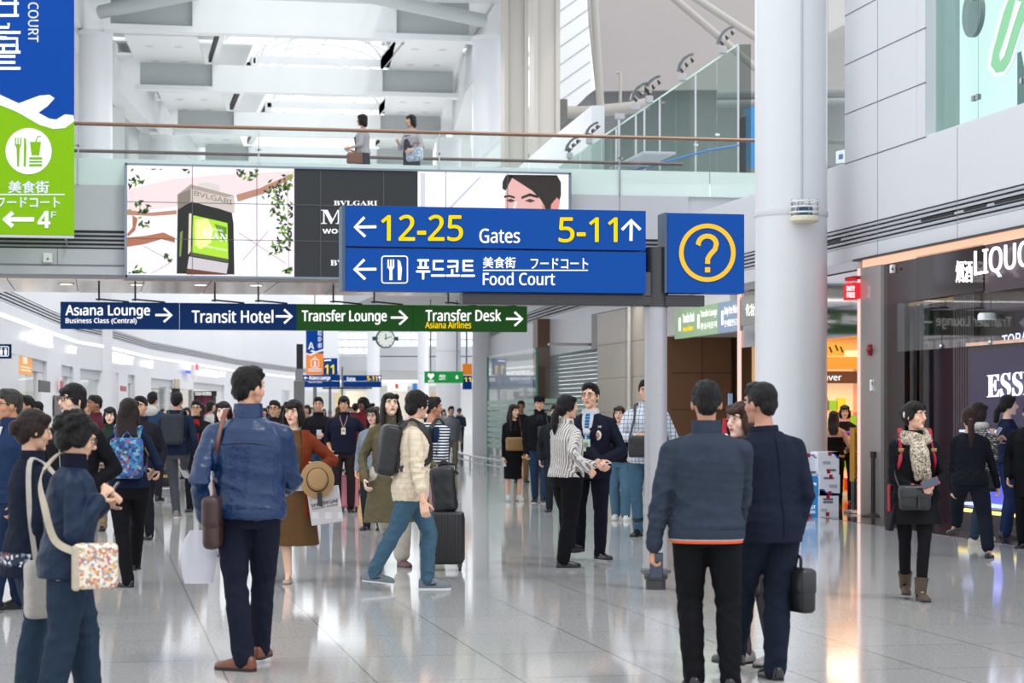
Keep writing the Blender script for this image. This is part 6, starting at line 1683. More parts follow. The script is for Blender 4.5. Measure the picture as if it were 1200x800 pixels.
            b = MB(); b.prism(pts, fm.to_3x3() @ Vector((0, 0, hs))); s.raw(b, 'sole', sole, o, smooth=False)
            if kind == 'heel':
                b = MB(); b.tube([fm @ Vector((0, -.06, -.05)), fm @ Vector((0, -.065, zb - .045))], [.014, .006], 8); s.raw(b, 'heel', m, o)
            if kind == 'sneaker':
                b = MB()
                for y in (.045, .065, .085, .105): h = .088 - (y - .03) * .45; b.tube([fm @ Vector((-.026, y, zb + h * .93 + .012)), fm @ Vector((.026, y, zb + h * .93 + .012))], .004, 6)
                s.raw(b, 'laces', mat('lace_white', '#e2e2e0', .7), o)
    # ---------------------------------------------------------------- small worn things
    def glasses(s, m=None):
        m = m or mat('spectacle_frame', '#1b1715', .3)
        b = MB()
        for i in (-1, 1):
            b.tube([s.H((i * .033 + .024 * math.cos(q), .098 - abs(.024 * math.cos(q)) * .1, .0 + .017 * math.sin(q))) for q in (2 * math.pi * k / 20 for k in range(21))], .0026, 6)
            b.tube([s.H((i * .057, .094, .006)), s.H((i * .079, .05, .006)), s.H((i * .082, -.01, .0))], .0026, 6)
        b.tube([s.H((-.01, .101, .002)), s.H((.01, .101, .002))], .0026, 6)
        return s.raw(b, 'glasses', m)
    def cap(s, m):
        b = MB(); m3 = s.HM.to_3x3(); b.ball(s.H((0, -.012, .06)), (.09, .108, .078), 24, 14, m3)
        rings = [[s.H((x, y, z)) for x, y, z in ((-.07, .06, .055 + dz), (-.05, .13, .045 + dz), (0, .155, .048 + dz), (.05, .13, .045 + dz), (.07, .06, .055 + dz), (0, .05, .062 + dz))] for dz in (0, .008)]
        b.loft(rings); return s.raw(b, 'cap', m)
    def stripe(s, pts, w, m, name, th=.006, off=.004):
        """A flat band along canonical points, facing outwards from the body axis."""
        P = curve_pts(pts, 6); b = MB(); L_, R_ = [], []
        rings = []
        for i, p in enumerate(P):
            t = (P[min(i + 1, len(P) - 1)] - P[max(i - 1, 0)]).normalized()
            ax = s.tp(Vector((0, 0, min(max(p.z, .9), 1.42)))); n = Vector((p.x - ax.x, p.y - ax.y, .0 if p.z < 1.40 else .35 + (p.z - 1.4) * 6)).normalized()
            u = t.cross(n).normalized() * w / 2; n = n * th
            rings.append([p - u, p + u, p + u + n, p - u + n])
        b.loft(rings); return b
    def band(s, pts, w, m, name, parent=None, th=.006):
        return s.raw(s.stripe(pts, w, m, name, th), name, m, parent)
    def held(s, name, label, cat, at_, group=None):
        return thing(name, label, cat, s.W(at_), s.th, group)
    def wbuild(s, mb, name, m, parent, smooth=True):
        """canonical-space geometry -> a part of a separate top-level thing."""
        q = MB(); q.v = [tuple(s.W(v)) for v in mb.v]; q.f = mb.f; q.mi = mb.mi
        return q.build(name, m, parent, smooth=smooth)
    def wsoft(s, mb, name, m, parent, res=.008, smooth=4, amp=.003):
        e = solidify_union(mb, res, smooth); co, no = mesh_np(e); co = co + no * (wrinkle(co, s.seed + 3, 25, 60) * amp)[:, None]
        A = np.array(s.M) ; co = co * s.k @ A[:3, :3].T + A[:3, 3]
        inv = np.array(wmat(parent).inverted()); co = co @ inv[:3, :3].T + inv[:3, 3]
        e.vertices.foreach_set('co', co.astype(np.float32).ravel()); e.update(); e.materials.clear(); e.materials.append(m); e.name = name
        e.polygons.foreach_set('use_smooth', [True] * len(e.polygons))
        o = bpy.data.objects.new(name, e); COL.objects.link(o); o.parent = parent; return o
def rbox(mb, c, size, r=.02, mtx=None):
    """A rounded box made of rings (closed)."""
    c = Vector(c); hx, hy, hz = (v / 2 for v in size); rings = []
    for t in (-90, -60, -30, 0): q = R(t); rings.append((-hz + r + r * math.sin(q), r * math.cos(q)))
    rings += [(-z, w) for z, w in rings[::-1]]
    out = []
    for z, w in rings:
        lp = []
        for sx_, sy_, a in ((1, 1, 0), (-1, 1, 90), (-1, -1, 180), (1, -1, 270)):
            for k in range(5):
                q = R(a + 22.5 * k); v = Vector((sx_ * (hx - r) + w * math.cos(q), sy_ * (hy - r) + w * math.sin(q), z)); lp.append(c + (mtx @ v if mtx else v))
        out.append(lp)
    return mb.loft(out)
navy = cloth('#1b2438'); blackc = cloth('#141419'); jean = cloth('#3d6c8f'); denim = cloth('#2e4053'); whitec = cloth('#e6e4e2'); inkc = cloth('#1a1d2b'); pantsn = cloth('#1c2133')
leather = mat('brown_leather', '#6b3a22', .35, noise=.2, bump=.1); bagbrown = mat('bag_dark_brown', '#3a2422', .4, noise=.12, bump=.1); bagblack = mat('bag_black', '#17171a', .42, noise=.1, bump=.08)
blackshoe = mat('black_shoe', '#131214', .25, noise=.1)
def backpack(p, label, m, z0=1.0, z1=1.42, w=.29, dep=.14, pocket=None, strap=None, group=None):
    c = p.back(0, (z0 + z1) / 2, .0); t = p.held('backpack', label, 'backpack', p.back(0, z0, dep / 2), group)
    A = p.back(0, z0, dep * .5); B = p.back(0, z1, dep * .42); up = (B - A).normalized(); rt = (p.tp(Vector((.1, 0, 1.3))) - p.tp(Vector((-.1, 0, 1.3)))).normalized(); bk = rt.cross(up)
    m3 = Matrix((rt, bk, up)).transposed()
    b = MB(); rbox(b, (A + B) / 2, (w, dep, (B - A).length), min(.05, dep * .4), m3); o = p.wsoft(b, 'main_bag', m, t, .009, 5, .004)
    b = MB(); rbox(b, A.lerp(B, .33) - bk * dep * .52, (w * .8, dep * .35, (B - A).length * .48), .025, m3); p.wsoft(b, 'front_pocket', pocket or m, t, .008, 4, .003)
    for i in (-1, 1):
        x = i * .105 * p.wide
        pts = [p.back(x * .8, z1 - .03, .03), p.tp(Vector((x, -.03, 1.455 - abs(x) * .12))) + Vector((0, 0, p.ease * .8)), p.front(x * 1.1, 1.36, .012), p.front(x * 1.25, 1.2, .012), p.front(x * 1.45, 1.12, .0), p.back(x * 1.3, z0 + .06, .02)]
        p.wbuild(p.stripe(pts, .05, None, '', .012), 'strap', strap or m, t)
    h = B + up * .0; b = MB(); b.tube(curve_pts([h - rt * .04, h + up * .05, h + rt * .04], 5), .007, 6); p.wbuild(b, 'grab_loop', strap or m, t)
    b = MB(); zc = A.lerp(B, .62) - bk * (dep * .5 + .004); b.tube(curve_pts([zc - rt * w * .4 - up * .04, zc - rt * w * .3 + up * .05, zc + rt * w * .3 + up * .05, zc + rt * w * .4 - up * .04], 5), .004, 5); p.wbuild(b, 'zip', mat('zip_grey', '#5b5d66', .4), t)
    return t
def hang_bag(p, name, label, cat, c, size, m, strap=None, sw=.03, sm=None, rot=0., flap=None, res=.008, soft=.004, group=None):
    """A bag at canonical point c with an optional strap through canonical points."""
    t = p.held(name, label, cat, Vector(c) - Vector((0, 0, size[2] / 2)), group)
    b = MB(); rbox(b, c, size, min(size) * .38, Matrix.Rotation(rot, 3, 'Z')); p.wsoft(b, 'bag_body', m, t, res, 5, soft)
    if flap:
        b = MB(); m3 = Matrix.Rotation(rot, 3, 'Z'); rbox(b, Vector(c) + m3 @ Vector((0, 0, size[2] * .2)), (size[0] * 1.03, size[1] * 1.12, size[2] * .62), min(size) * .35, m3); p.wsoft(b, 'flap', flap, t, res, 4, .002)
    if strap:
        p.wbuild(p.stripe(strap, sw, None, '', .008), 'strap', sm or m, t)
    return t
def phone(p, label, at_, d=(0, .1, 1), m=None, n=(0, -1, .4)):
    t = p.held('phone', label, 'phone', at_); d = Vector(d).normalized(); n = Vector(n); n = (n - d * n.dot(d)).normalized(); r = d.cross(n); m3 = Matrix((r, n, d)).transposed()
    b = MB(); rbox(b, Vector(at_), (.074, .009, .15), .004, m3); p.wbuild(b, 'case', m or mat('phone_dark', '#1d1f26', .2), t)
    b = MB(); rbox(b, Vector(at_) + n * .005, (.066, .002, .138), .0009, m3); p.wbuild(b, 'screen', mat('phone_screen', '#3c4656', .1, emit=.05), t)
    return t
def suitcase(loc, label, m, w=.42, h=.62, dep=.26, rz=0., handle=.32, rib=True, group=None):
    t = thing('suitcase', label, 'suitcase', loc, rz, group); M3 = Matrix.Translation(loc) @ Matrix.Rotation(rz, 4, 'Z')
    def wb(b, n, mm, par=t, **k):
        b.v = [tuple(M3 @ Vector(v)) for v in b.v]; return b.build(n, mm, par, **k)
    b = MB(); rbox(b, (0, 0, .06 + h / 2), (w, dep, h), .045); sh_ = wb(b, 'shell', m, smooth=True)
    if rib:
        for k in range(6):
            x = -w * .38 + w * .76 * k / 5; b = MB(); rbox(b, (x, -dep / 2, .06 + h / 2), (w * .07, .016, h * .9), .007); wb(b, 'rib', m, sh_, smooth=True)
    b = MB(); b.tube([(-w / 2 - .001, 0, .1), (-w / 2 - .001, 0, h)], .006, 6); b.tube([(w / 2 + .001, 0, .1), (w / 2 + .001, 0, h)], .006, 6); wb(b, 'seam', dark, sh_)
    for sx_ in (-1, 1):
        for sy_ in (-1, 1):
            b = MB(); b.tube([(sx_ * w * .38 - .012, sy_ * dep * .3, .03), (sx_ * w * .38 + .012, sy_ * dep * .3, .03)], .03, 14); wh = wb(b, 'wheel', mat('wheel_black', '#161616', .5), smooth=True)
            b = MB(); b.cbox((sx_ * w * .38, sy_ * dep * .3, .06), (.04, .05, .05)); wb(b, 'wheel_housing', dark, wh)
    if handle:
        b = MB()
        for sx_ in (-1, 1): b.tube([(sx_ * .07, dep * .28, .06 + h - .02), (sx_ * .07, dep * .28, .06 + h + handle)], .009, 8)
        ph_ = wb(b, 'pull_handle', brush); b = MB(); rbox(b, (0, dep * .28, .06 + h + handle), (.17, .03, .03), .012); wb(b, 'grip', mat('grip_black', '#171717', .5), ph_, smooth=True)
    b = MB(); b.tube(curve_pts([(-.07, -.0, .06 + h - .005), (-.05, 0, .06 + h + .03), (.05, 0, .06 + h + .03), (.07, 0, .06 + h - .005)], 4), .01, 8); wb(b, 'carry_handle', dark, smooth=True)
    return t
def zipline(p, m, z0=.9, z1=1.42):
    b = MB(); b.tube([p.front(0, z, .003) for z in np.linspace(z0, z1, 10)], .005, 6); return p.raw(b, 'zip', m)
def neckband(p, m, name='neckband', ex=.012, z=1.43):
    rx, ry, cy = ring_at(p.sex, z); b = MB(); b.tube([p.tp(Vector((q.x, q.y, z + .02 - .02 * (q.y > 0)))) for q in ell(0, cy, z, rx + ex, ry + ex, 25) + [ell(0, cy, z, rx + ex, ry + ex, 25)[0]]], .009, 8); return p.raw(b, name, m)
def hemband(p, m, z, h=.04, ex=.004, name='hem_band'):
    rx, ry, cy = ring_at(p.sex, z); e = p.ease * 1.2 + ex
    rx = max(rx, .150 if p.sex == 'm' else .136)
    b = MB(); b.loft([[p.tp(q) for q in ell(0, cy, zz, rx * p.wide + e + dx, ry + e + dx, 32)] for zz, dx in ((z, 0), (z + h * .5, .004), (z + h, 0))], cap=False); return p.raw(b, name, m)
def cuffs(p, m, t=.93, r=.045):
    for i in (-1, 1):
        a, b_ = p.elb[i].lerp(p.wri[i], t), p.elb[i].lerp(p.wri[i], t + .06); b = MB(); b.tube([a, b_], [r, r * .95], 14); p.raw(b, 'cuff', m)

# ---- 1 man in the blue jacket, seen from behind
p = Person('man from behind in a shiny blue jacket with a brown shoulder bag, head turned right', 291, 784, face=2, head=38, H=1.75, skin='#c9977c', res=.0075, wide=1.06, footL=('px', 286, 786), footR=('px', 304, 778), yawL=-62, yawR=6,
           handL=('px', 240, 607, -.02), handR=(.12, .30, 1.0), poleR=(.7, -.8, -.5), poleL=(-.3, -1, 0), curlL=.9, hip=(.0, 0, 0))
p.body(); p.hair('short', '#1a1412')
jk = mat('jacket_blue', '#0b2a52', .34, noise=.2, scale=18, bump=.6, bscale=26, spec=.45)
p.top(jk, 'jacket', ease=.036, hem=.855, collar=.06, amp=.014); hemband(p, jk, .865, .05); cuffs(p, jk)
b = MB(); b.tube([p.back(x, 1.27 + .02 * math.cos(x * 9), .006) for x in np.linspace(-.15, .15, 12)], .004, 5); p.raw(b, 'yoke_seam', jk)
p.trousers(pantsn, ease=.016, width=1.0, amp=.009); p.shoes(leather, mat('sole_brown', '#2b1a12', .6))
c = p.L(250, 612, -.14); hang_bag(p, 'shoulder_bag', 'dark brown leather shoulder bag at the hip of the man in the blue jacket', 'bag', c, (.10, .22, .30), bagbrown,
    [c + Vector((.01, .0, .14)), p.back(-.19, 1.1, .02), p.back(-.15, 1.3, .012), p.tp(Vector((-.115, -.02, 1.44))) + Vector((0, 0, .036)), p.front(-.12, 1.3, .012), p.front(-.17, 1.08, .02), c + Vector((.0, .08, .14))], .035, leather, flap=bagbrown)
b = MB(); b.cbox(p.L(249, 592, -.02), (.05, .02, .03)); p.wbuild(b, 'buckle', mat('brass', '#8a7440'), bpy.data.objects['shoulder_bag'])
def plastic_bag(p, lab, c, size, m, print_m=None):
    t = p.held('plastic_bag', lab, 'bag', Vector(c) - Vector((0, 0, size[2] / 2)))
    b = MB(); rings = []; r_ = random.Random(5)
    for k in range(9):
        u = k / 8; w = size[0] / 2 * (.80 + .22 * math.sin(u * 3.0)) * (1 - .45 * max(0, u - .8) / .2); dp = size[1] / 2 * (1 - .7 * u * u)
        rings.append([Vector(c) + Vector((x + r_.uniform(-.006, .006), y + r_.uniform(-.006, .006), -size[2] / 2 + size[2] * u)) for x, y in ((q.x, q.y) for q in ell(0, 0, 0, w, max(dp, .012), 22, 2.6))])
    b.loft(rings); p.wbuild(b, 'bag_body', m, t)
    for sx_ in (-1, 1):
        b = MB(); q0 = Vector(c) + Vector((sx_ * size[0] * .2, 0, size[2] * .48)); g_ = p.grip_pt if hasattr(p, 'grip_pt') else Vector(c) + Vector((0, 0, size[2] * .8)); b.loft([[a + o for o in (Vector((-.02, 0, 0)), Vector((0, .006, 0)), Vector((.02, 0, 0)), Vector((0, -.006, 0)))] for a in curve_pts([q0, q0.lerp(g_, .55) + Vector((sx_ * .01, 0, 0)), g_], 5)]); p.wbuild(b, 'handle', m, t)
    if print_m:
        b = MB(); b.ball(Vector(c) + Vector((.01, -size[1] * .38, -.03)), (size[0] * .28, .012, size[2] * .2), 14, 8); p.wbuild(b, 'contents', print_m, t)
    return t
p.grip_pt = p.grip[-1]
plast = glass('plastic_film', '#e2e2ea', .12, .25, .62)
plastic_bag(p, 'translucent white plastic bag hanging from the hand of the man in the blue jacket', p.L(233, 652, .06), (.2, .14, .30), plast)

# ---- 2 curly-haired woman with the printed bag
p = Person('curly-haired woman in a navy quilted jacket looking at her phone, printed bag at her hip', 80, 838, d=10.4, face=72, head=68, pitch=-18, H=1.465, sex='f', skin='#d2a68c', res=.0075, wide=1.12, lean=4,
           handR=('px', 116, 586, -.10), handL=('px', 122, 592, .10), poleR=(.3, -.6, -1), footL=(-.1, .14, 0), footR=(.1, -.12, 0), curl=.75)
p.body(); p.hair('curly', '#120f10'); p.glasses()
qj = mat('quilt_navy', '#16263d', .55, noise=.14, bump=.6, bscale=22, spec=.2)
p.top(qj, 'jacket', ease=.04, hem=.80, collar=.06, collar_m=cloth('#14182a'), amp=.011, flare=.1); cuffs(p, qj, .9)
p.trousers(cloth('#293a4c'), ease=.03, width=1.12, amp=.014)
b = MB(); b.tube([p.hips[1] + Vector((.10, -.08, -.10)), p.hips[1] + Vector((.135, .0, -.085)), p.hips[1] + Vector((.11, .09, -.07))], .006, 6); p.raw(b, 'pocket_piping', whitec)
p.shoes(blackshoe)
fl_ = patches('printed_floral', ['#d9cdbd', '#c07a5a', '#ddd3c6', '#c9a56a', '#a8707a', '#e0d8cc', '#8f98a6', '#d3c6b4'], 75)
c = p.L(112, 663, -.24); cream = cloth('#cfc3ae')
bgp = hang_bag(p, 'crossbody_bag', 'printed floral crossbody bag with a cream strap on the curly-haired woman', 'bag', c, (.08, .25, .26), fl_, None)
p.wbuild(p.stripe([c + Vector((.0, -.11, .08)), p.tp(Vector((.215, -.10, 1.02))), p.tp(Vector((.2, -.17, 1.2))), p.tp(Vector((.03, -.185, 1.36))), p.tp(Vector((-.09, -.075, 1.5))), p.tp(Vector((-.12, .03, 1.46)))], .042, None, '', .008), 'strap', cream, bgp)
b = MB(); rbox(b, c + Vector((.0, -.11, -.01)), (.085, .04, .25), .014); p.wbuild(b, 'side_gusset', cream, bgp)
phone(p, 'phone held by the curly-haired woman', p.L(130, 577, -.02), (0, .6, .8))

# ---- 3 woman with the bun behind her
p = Person('woman with a brown bun beside the curly-haired woman, dark jacket with embroidered hem', 38, 822, d=10.95, face=55, head=60, H=1.50, pitch=-10, sex='f', skin='#c99d84', res=.008, handR=(.26, .02, .82), handL=(-.1, .26, 1.05), footL=(-.1, .05, 0), footR=(.1, -.1, 0))
p.body(); p.hair('bun', '#2c1a16')
kn = cloth('#182032'); p.top(kn, 'jacket', ease=.026, hem=.74, collar=.03, flare=.25, amp=.008)
emb = patches('embroidered_hem', ['#1b2438', '#c9ccd2', '#1b2438', '#1b2438', '#8f3a44', '#1b2438', '#6f86a0', '#1b2438'], 55)
hemband(p, emb, .745, .14, .018, 'embroidered_band')
b = MB(); p.trousers(denim, ease=.018, amp=.010); p.shoes(blackshoe)
c = p.L(52, 690, -.2); hang_bag(p, 'tote_bag', 'off-white cloth tote hanging between the two women at the front left', 'bag', c, (.1, .24, .34), cloth('#c9c2ba'), [c + Vector((0, -.05, .15)), p.tp(Vector((.2, -.1, 1.15))), p.tp(Vector((.14, -.06, 1.43))), p.front(.15, 1.25, .03), c + Vector((0, .06, .15))], .03)

# ---- 4, 5 two men at the left edge
p = Person('grey-haired man in glasses and a navy zip hoodie at the left edge', 12, 716, d=16, face=232, head=246, H=1.66, skin='#c08a6c', res=.009, handR=(.2, .2, .95), wide=1.06, footL=(-.1, .18, 0), footR=(.1, -.12, 0))
p.body(); p.hair('short', '#4a4643'); p.glasses(); p.top(cloth('#23385c'), 'hoodie', ease=.032, hem=.83, collar=.05, amp=.011); p.trousers(cloth('#1b2c4a')); p.shoes(blackshoe)
b = MB(); b.loft([[p.front(x, z, .004) for x in (-w, w)] + [p.front(x, z, .010) for x in (w, -w)] for z, w in ((1.08, .02), (1.2, .04), (1.36, .06), (1.43, .05))]); p.raw(b, 'undershirt', whitec)
p = Person('man with black-rimmed glasses in a black jacket, phone in hand, near the left edge', 86, 722, d=15.6, face=208, head=228, H=1.70, skin='#e0b79f', res=.009, handL=('px', 104, 570, -.16), wide=1.05, curlL=.8, handR=(.25, .1, .85))
p.body(); p.hair('bowl', '#141111'); p.glasses(); p.top(blackc, 'jacket', ease=.032, hem=.82, collar=.045, amp=.010); zipline(p, grey, .84); p.trousers(inkc); p.shoes(blackshoe)
phone(p, 'phone in the hand of the man with black-rimmed glasses', p.grip[-1] + Vector((0, .02, .03)), (0, .4, 1))

# ---- 6 woman with the blue backpack
p = Person('long-haired woman from behind in dark short sleeves carrying a patterned blue backpack', 151, 687, face=-4, head=6, H=1.61, sex='f', skin='#cf9f86', res=.008, footL=('px', 150, 688), footR=('px', 157, 682), yawL=-55, handL=('px', 122, 545, .12), handR=('px', 178, 555, .1), wide=1.02)
p.body(); p.hair('long', '#2a1613', L=.20); p.top(cloth('#15203a'), 'blouse', ease=.02, hem=.90, sleeve=.55); p.trousers(blackc, ease=.014); p.shoes(blackshoe, kind='flat')
bbp = patches('backpack_print', ['#1d3f78', '#27528f', '#163056', '#3f7f9a', '#1d3f78', '#8a4a50', '#2a5a9a', '#6f93a8'], 40)
backpack(p, 'patterned blue backpack on the long-haired woman', bbp, .99, 1.36, .30, .15, strap=bbp)

# ---- 7 man with the grey backpack, 8 woman in green, and their trolley
p = Person('man walking away in a navy jumper and grey trousers with a grey backpack', 207, 606, face=8, head=4, H=1.78, skin='#c79678', res=.011, footL=('px', 207, 606), footR=('px', 215, 596, .06), liftR=38, handL=(-.28, .06, .84), handR=(.28, .0, .84))
p.body(True); p.hair('short', '#15120f'); p.top(cloth('#1b2741'), 'jumper', ease=.028, hem=.86, collar=.025); p.trousers(cloth('#4c4e57'), ease=.012); p.shoes(cloth('#8f8a86'), whitec, 'sneaker')
backpack(p, 'plain grey backpack on the man in grey trousers', cloth('#3a3e46'), 1.0, 1.42, .31, .15)
p = Person('woman in a dark green printed hoodie behind the woman with the blue backpack', 129, 622, face=172, head=176, H=1.56, sex='f', skin='#e0b8a2', res=.011, handL=(-.2, .15, .95), handR=(.2, .12, .95))
p.body(); p.hair('bob', '#120f10'); p.top(cloth('#243a30'), 'hoodie', ease=.03, hem=.84, collar=.05); p.trousers(cloth('#a08a70'), ease=.02); p.shoes(blackshoe)
q = [p.front(-.07, 1.2, .01), p.front(.07, 1.2, .01), p.front(-.07, 1.27, .01)]
quad_text('VOLUME', [p.W(q[1]), p.W(q[0]), p.W(p.front(.07, 1.24, .01))], whitec, p.root, name='printed_word', bold=.02)
gp_ = ground(190, 581); tr = thing('luggage_trolley', 'luggage trolley with a dark bag between the backpackers at the left', 'trolley', gp_)
b = MB(); w_ = .28
for s_ in (-1, 1): b.tube([gp_ + Vector((s_ * w_, -.3, .14)), gp_ + Vector((s_ * w_, .45, .14)), gp_ + Vector((s_ * w_, .55, 1.0))], .018, 8)
b.tube([gp_ + Vector((-w_, .55, 1.0)), gp_ + Vector((w_, .55, 1.0))], .022, 8); b.tube([gp_ + Vector((-w_, -.3, .14)), gp_ + Vector((w_, -.3, .14))], .018, 8); b.build('frame', brush, tr, smooth=True)
for s_ in (-1, 1):
    for y in (-.25, .4): b = MB(); b.tube([gp_ + Vector((s_ * w_ - .02, y, .07)), gp_ + Vector((s_ * w_ + .02, y, .07))], .07, 16); b.build('wheel', dark, tr, smooth=True)
tb_ = thing('travel_bag', 'black travel bag lying on the luggage trolley', 'bag', gp_ + UP * .16); b = MB(); rbox(b, gp_ + Vector((0, .02, .36)), (.5, .5, .38), .09); b.build('body', bagblack, tb_, smooth=True); b = MB(); b.cbox(gp_ + Vector((.02, -.235, .36)), (.2, .01, .05)); b.build('badge', mat('badge_gold', '#a08a4a', .4), tb_)

# ---- 9 woman with the straw hat and shopping bag
p = Person('woman with a bob in a rust cardigan and brown dress, carrying a straw hat', 344, 682, face=176, head=196, H=1.60, sex='f', skin='#e2b69c', res=.007, footR=('px', 338, 683), footL=('px', 351, 668, .03), liftL=14, handL=('px', 371, 548, -.12), handR=(.24, .12, .86), poleL=(-.9, -.6, -.3), curlL=.8)
p.body(); p.hair('bob', '#1d1211'); brownd = cloth('#6f5133'); rust = cloth('#8a3d22')
p.top(brownd, 'dress_top', ease=.012, hem=.9, sleeve=.0); p.skirt(brownd, hem=.35, flare=.055, ease=.022)
b = MB(); hb_ = p
p.ease = .02; hemband(p, whitec, .865, .05, .022, 'white_sash')
# open cardigan: two fronts, back and sleeves in one soft piece
mb = MB()
for i in (-1, 1):
    limb(mb, [p.tp(Vector((i * .09, -.01, 1.385))), p.sh[i], p.elb[i], p.elb[i].lerp(p.wri[i], .95)], [.055, .066, .056, .046])
def shell_piece(a0, a1, z0, z1, e):
    rings = []
    for z in np.linspace(z0, z1, 12):
        rx, ry, cy = ring_at('f', z); rx = max(rx, .136); e2 = e + max(0, .95 - z) * .1
        if z > 1.38: e2 *= .5
        out = [p.tp(Vector(((rx + e2) * math.cos(q), cy + (ry + e2) * math.sin(q), z))) for q in np.linspace(R(a0), R(a1), 30)]
        inn = [p.tp(Vector(((rx + e2 - .02) * math.cos(q), cy + (ry + e2 - .02) * math.sin(q), z))) for q in np.linspace(R(a1), R(a0), 30)]
        rings.append(out + inn)
    mb.loft(rings)
shell_piece(-240, 58, .62, 1.43, .032)
p.cloth_union(mb, 'cardigan', rust, .008, 3)
p.shoes(mat('loafer_beige', '#b39a86', .5), mat('sole_tan', '#7a614c'), 'flat')
for px_ in (.085, -.085): b = MB(); b.ball(p.H((px_, -.002, -.062)), .006, 8, 6); p.raw(b, 'earring', mat('pearl', '#efe6dc', .2))
hc_ = p.L(372, 562, -.24); ht = p.held('straw_hat', 'straw hat with a black ribbon held by the woman in the rust cardigan', 'hat', hc_)
ax = (p.Mi.to_3x3() @ (-FWD + UP * .12 + RGT * .12)).normalized(); m3 = ax.to_track_quat('Z', 'Y').to_matrix(); hm = Matrix.Translation(hc_) @ m3.to_4x4()
def hat_lathe(prof, nm, m, par):
    b = MB(); b.lathe(prof, (0, 0, 0), 40, cap=False); b.v = [tuple(hm @ Vector((v[0] * 1.0, v[1] * 1.12, v[2]))) for v in b.v]; return p.wbuild(b, nm, m, par)
straw = mat('straw', '#a9855a', .75, noise=.16, scale=90, bump=.4, bscale=220)
hat_lathe([(.02, -.012), (.10, -.012), (.155, -.02), (.158, -.014), (.10, .0), (.092, .04), (.082, .085), (.05, .098), (.0, .094)], 'hat', straw, ht); hat_lathe([(.103, -.002), (.096, .03)], 'ribbon', mat('ribbon_black', '#151316', .5), ht)
b = MB(); q0 = hm @ Vector((.02, -.12, .012)); b.loft([[q0 + Vector((-.02, 0, 0)), q0 + Vector((.02, 0, 0)), q0 + Vector((.02, .01, .0)), q0 + Vector((-.02, .01, 0))], [q0 + Vector((-.03, .03, -.13)), q0 + Vector((.02, .03, -.12)), q0 + Vector((.02, .04, -.12)), q0 + Vector((-.03, .04, -.13))]]); p.wbuild(b, 'ribbon_tail', MATS['ribbon_black'], ht)
sc3 = p.L(381, 592, -.12); sb_ = p.held('shopping_bag', 'white paper shopping bag with black lettering held by the woman in rust', 'bag', sc3 - Vector((0, 0, .18)))
r3 = Matrix.Rotation(R(8), 3, 'Y'); b = MB(); rbox(b, sc3, (.30, .09, .34), .008, r3); p.wbuild(b, 'bag_body', stripes('bag_check', '#d9d5d6', '#c6c1c4', .11, 2, .5, .6, True), sb_, False)
q = lambda u, v: p.W(sc3 + r3 @ Vector((-.15 * u, .047, .17 * v)))
quad_text('SHINSEGAE', (q(-.85, .02), q(.85, .1), q(-.85, .2)), mat('ink_black', '#161418', .5), sb_, bold=.01); quad_text('DUTY FREE', (q(-.8, -.14), q(.8, -.07), q(-.8, -.06)), mat('ink_rust', '#8a5a34', .5), sb_)
b = MB(); gq = p.grip[-1]
for s_ in (-1, 1): b.tube(curve_pts([sc3 + r3 @ Vector((s_ * .08, 0, .165)), (sc3 + gq) / 2 + Vector((s_ * .05, .03, .06)), gq + Vector((0, 0, -.01))], 5), .005, 6)
p.wbuild(b, 'handle', whitec, sb_)

# ---- 10 young man in the cream shirt striding right
p = Person('young man striding right in a cream checked shirt and jeans with a black backpack', 478, 692, d=17.7, face=80, head=48, H=1.72, skin='#d9ab92', res=.007, hip=(0, .03, -.045), footR=('px', 431, 691), footL=('px', 501, 690), liftR=6, lean=3, yawR=84, yawL=86, handR=('px', 497, 597, -.28), handL=(-.2, .0, .84), poleR=(.4, -1, -.1))
p.body(); p.hair('bowl', '#1b1210')
crs = stripes('cream_check', '#d8c9b3', '#c9b69c', .045, 2, .12, .8, True)
p.top(crs, 'shirt', ease=.03, hem=.80, collar=.03, amp=.013, sleeve=.78); jn = cloth('#4d6f86'); p.trousers(jn, ease=.014, amp=.011)
snk = mat('sneaker_grey', '#6a7077', .8, noise=.2, scale=50); p.shoes(snk, mat('sole_white', '#d9dcdf', .5), 'sneaker')
for i in (-1, 1):
    fm = Matrix.Translation(p.ank[i]) @ Matrix.Rotation(p.fy[i], 4, 'Z') @ Matrix.Rotation(-p.fl[i], 4, 'X')
    b = MB(); b.tube([fm @ Vector((.0435, -.02, -.03)), fm @ Vector((.047, .03, -.05)), fm @ Vector((.05, .07, -.04))], .007, 6); p.raw(b, 'shoe_stripe', blackshoe)
backpack(p, 'black backpack on the young man in the cream shirt', bagblack, 1.0, 1.42, .30, .17)

# ---- 11 woman in the olive coat looking up, and her luggage
p = Person('long-haired woman in an olive trench coat looking up at the signs', 457, 664, d=20.6, face=168, head=162, pitch=12, H=1.68, sex='f', skin='#e6bfa8', res=.0075, footL=('px', 471, 664), footR=('px', 456, 657), yawL=150, handL=('px', 510, 547, .1), poleL=(-.6, -.5, -1), handR=(.26, .06, .86), curlL=.9)
p.body(); p.hair('long', '#1c1413', L=.36, extra='front'); p.top(cloth('#6e664d'), 'coat', ease=.034, hem=.44, flare=.14, collar=.05, amp=.012); p.trousers(cloth('#d8d0c2'), ease=.035, width=1.1, hem=.07); p.shoes(mat('boot_mauve', '#6c4a4e', .5), mat('sole_mauve', '#4a3438'), 'boot')
b = MB(); b.tube([p.front(0, z, .004) for z in np.linspace(.8, 1.38, 8)], .006, 6); p.raw(b, 'placket', cloth('#5c553f'))
sp0 = ground(523, 668); su = suitcase(sp0, 'big black ribbed suitcase standing behind the young man in jeans', mat('suitcase_black', '#1d1b1c', .35, noise=.1), w=.34, h=.50, dep=.24, rz=-YAW, handle=.44)
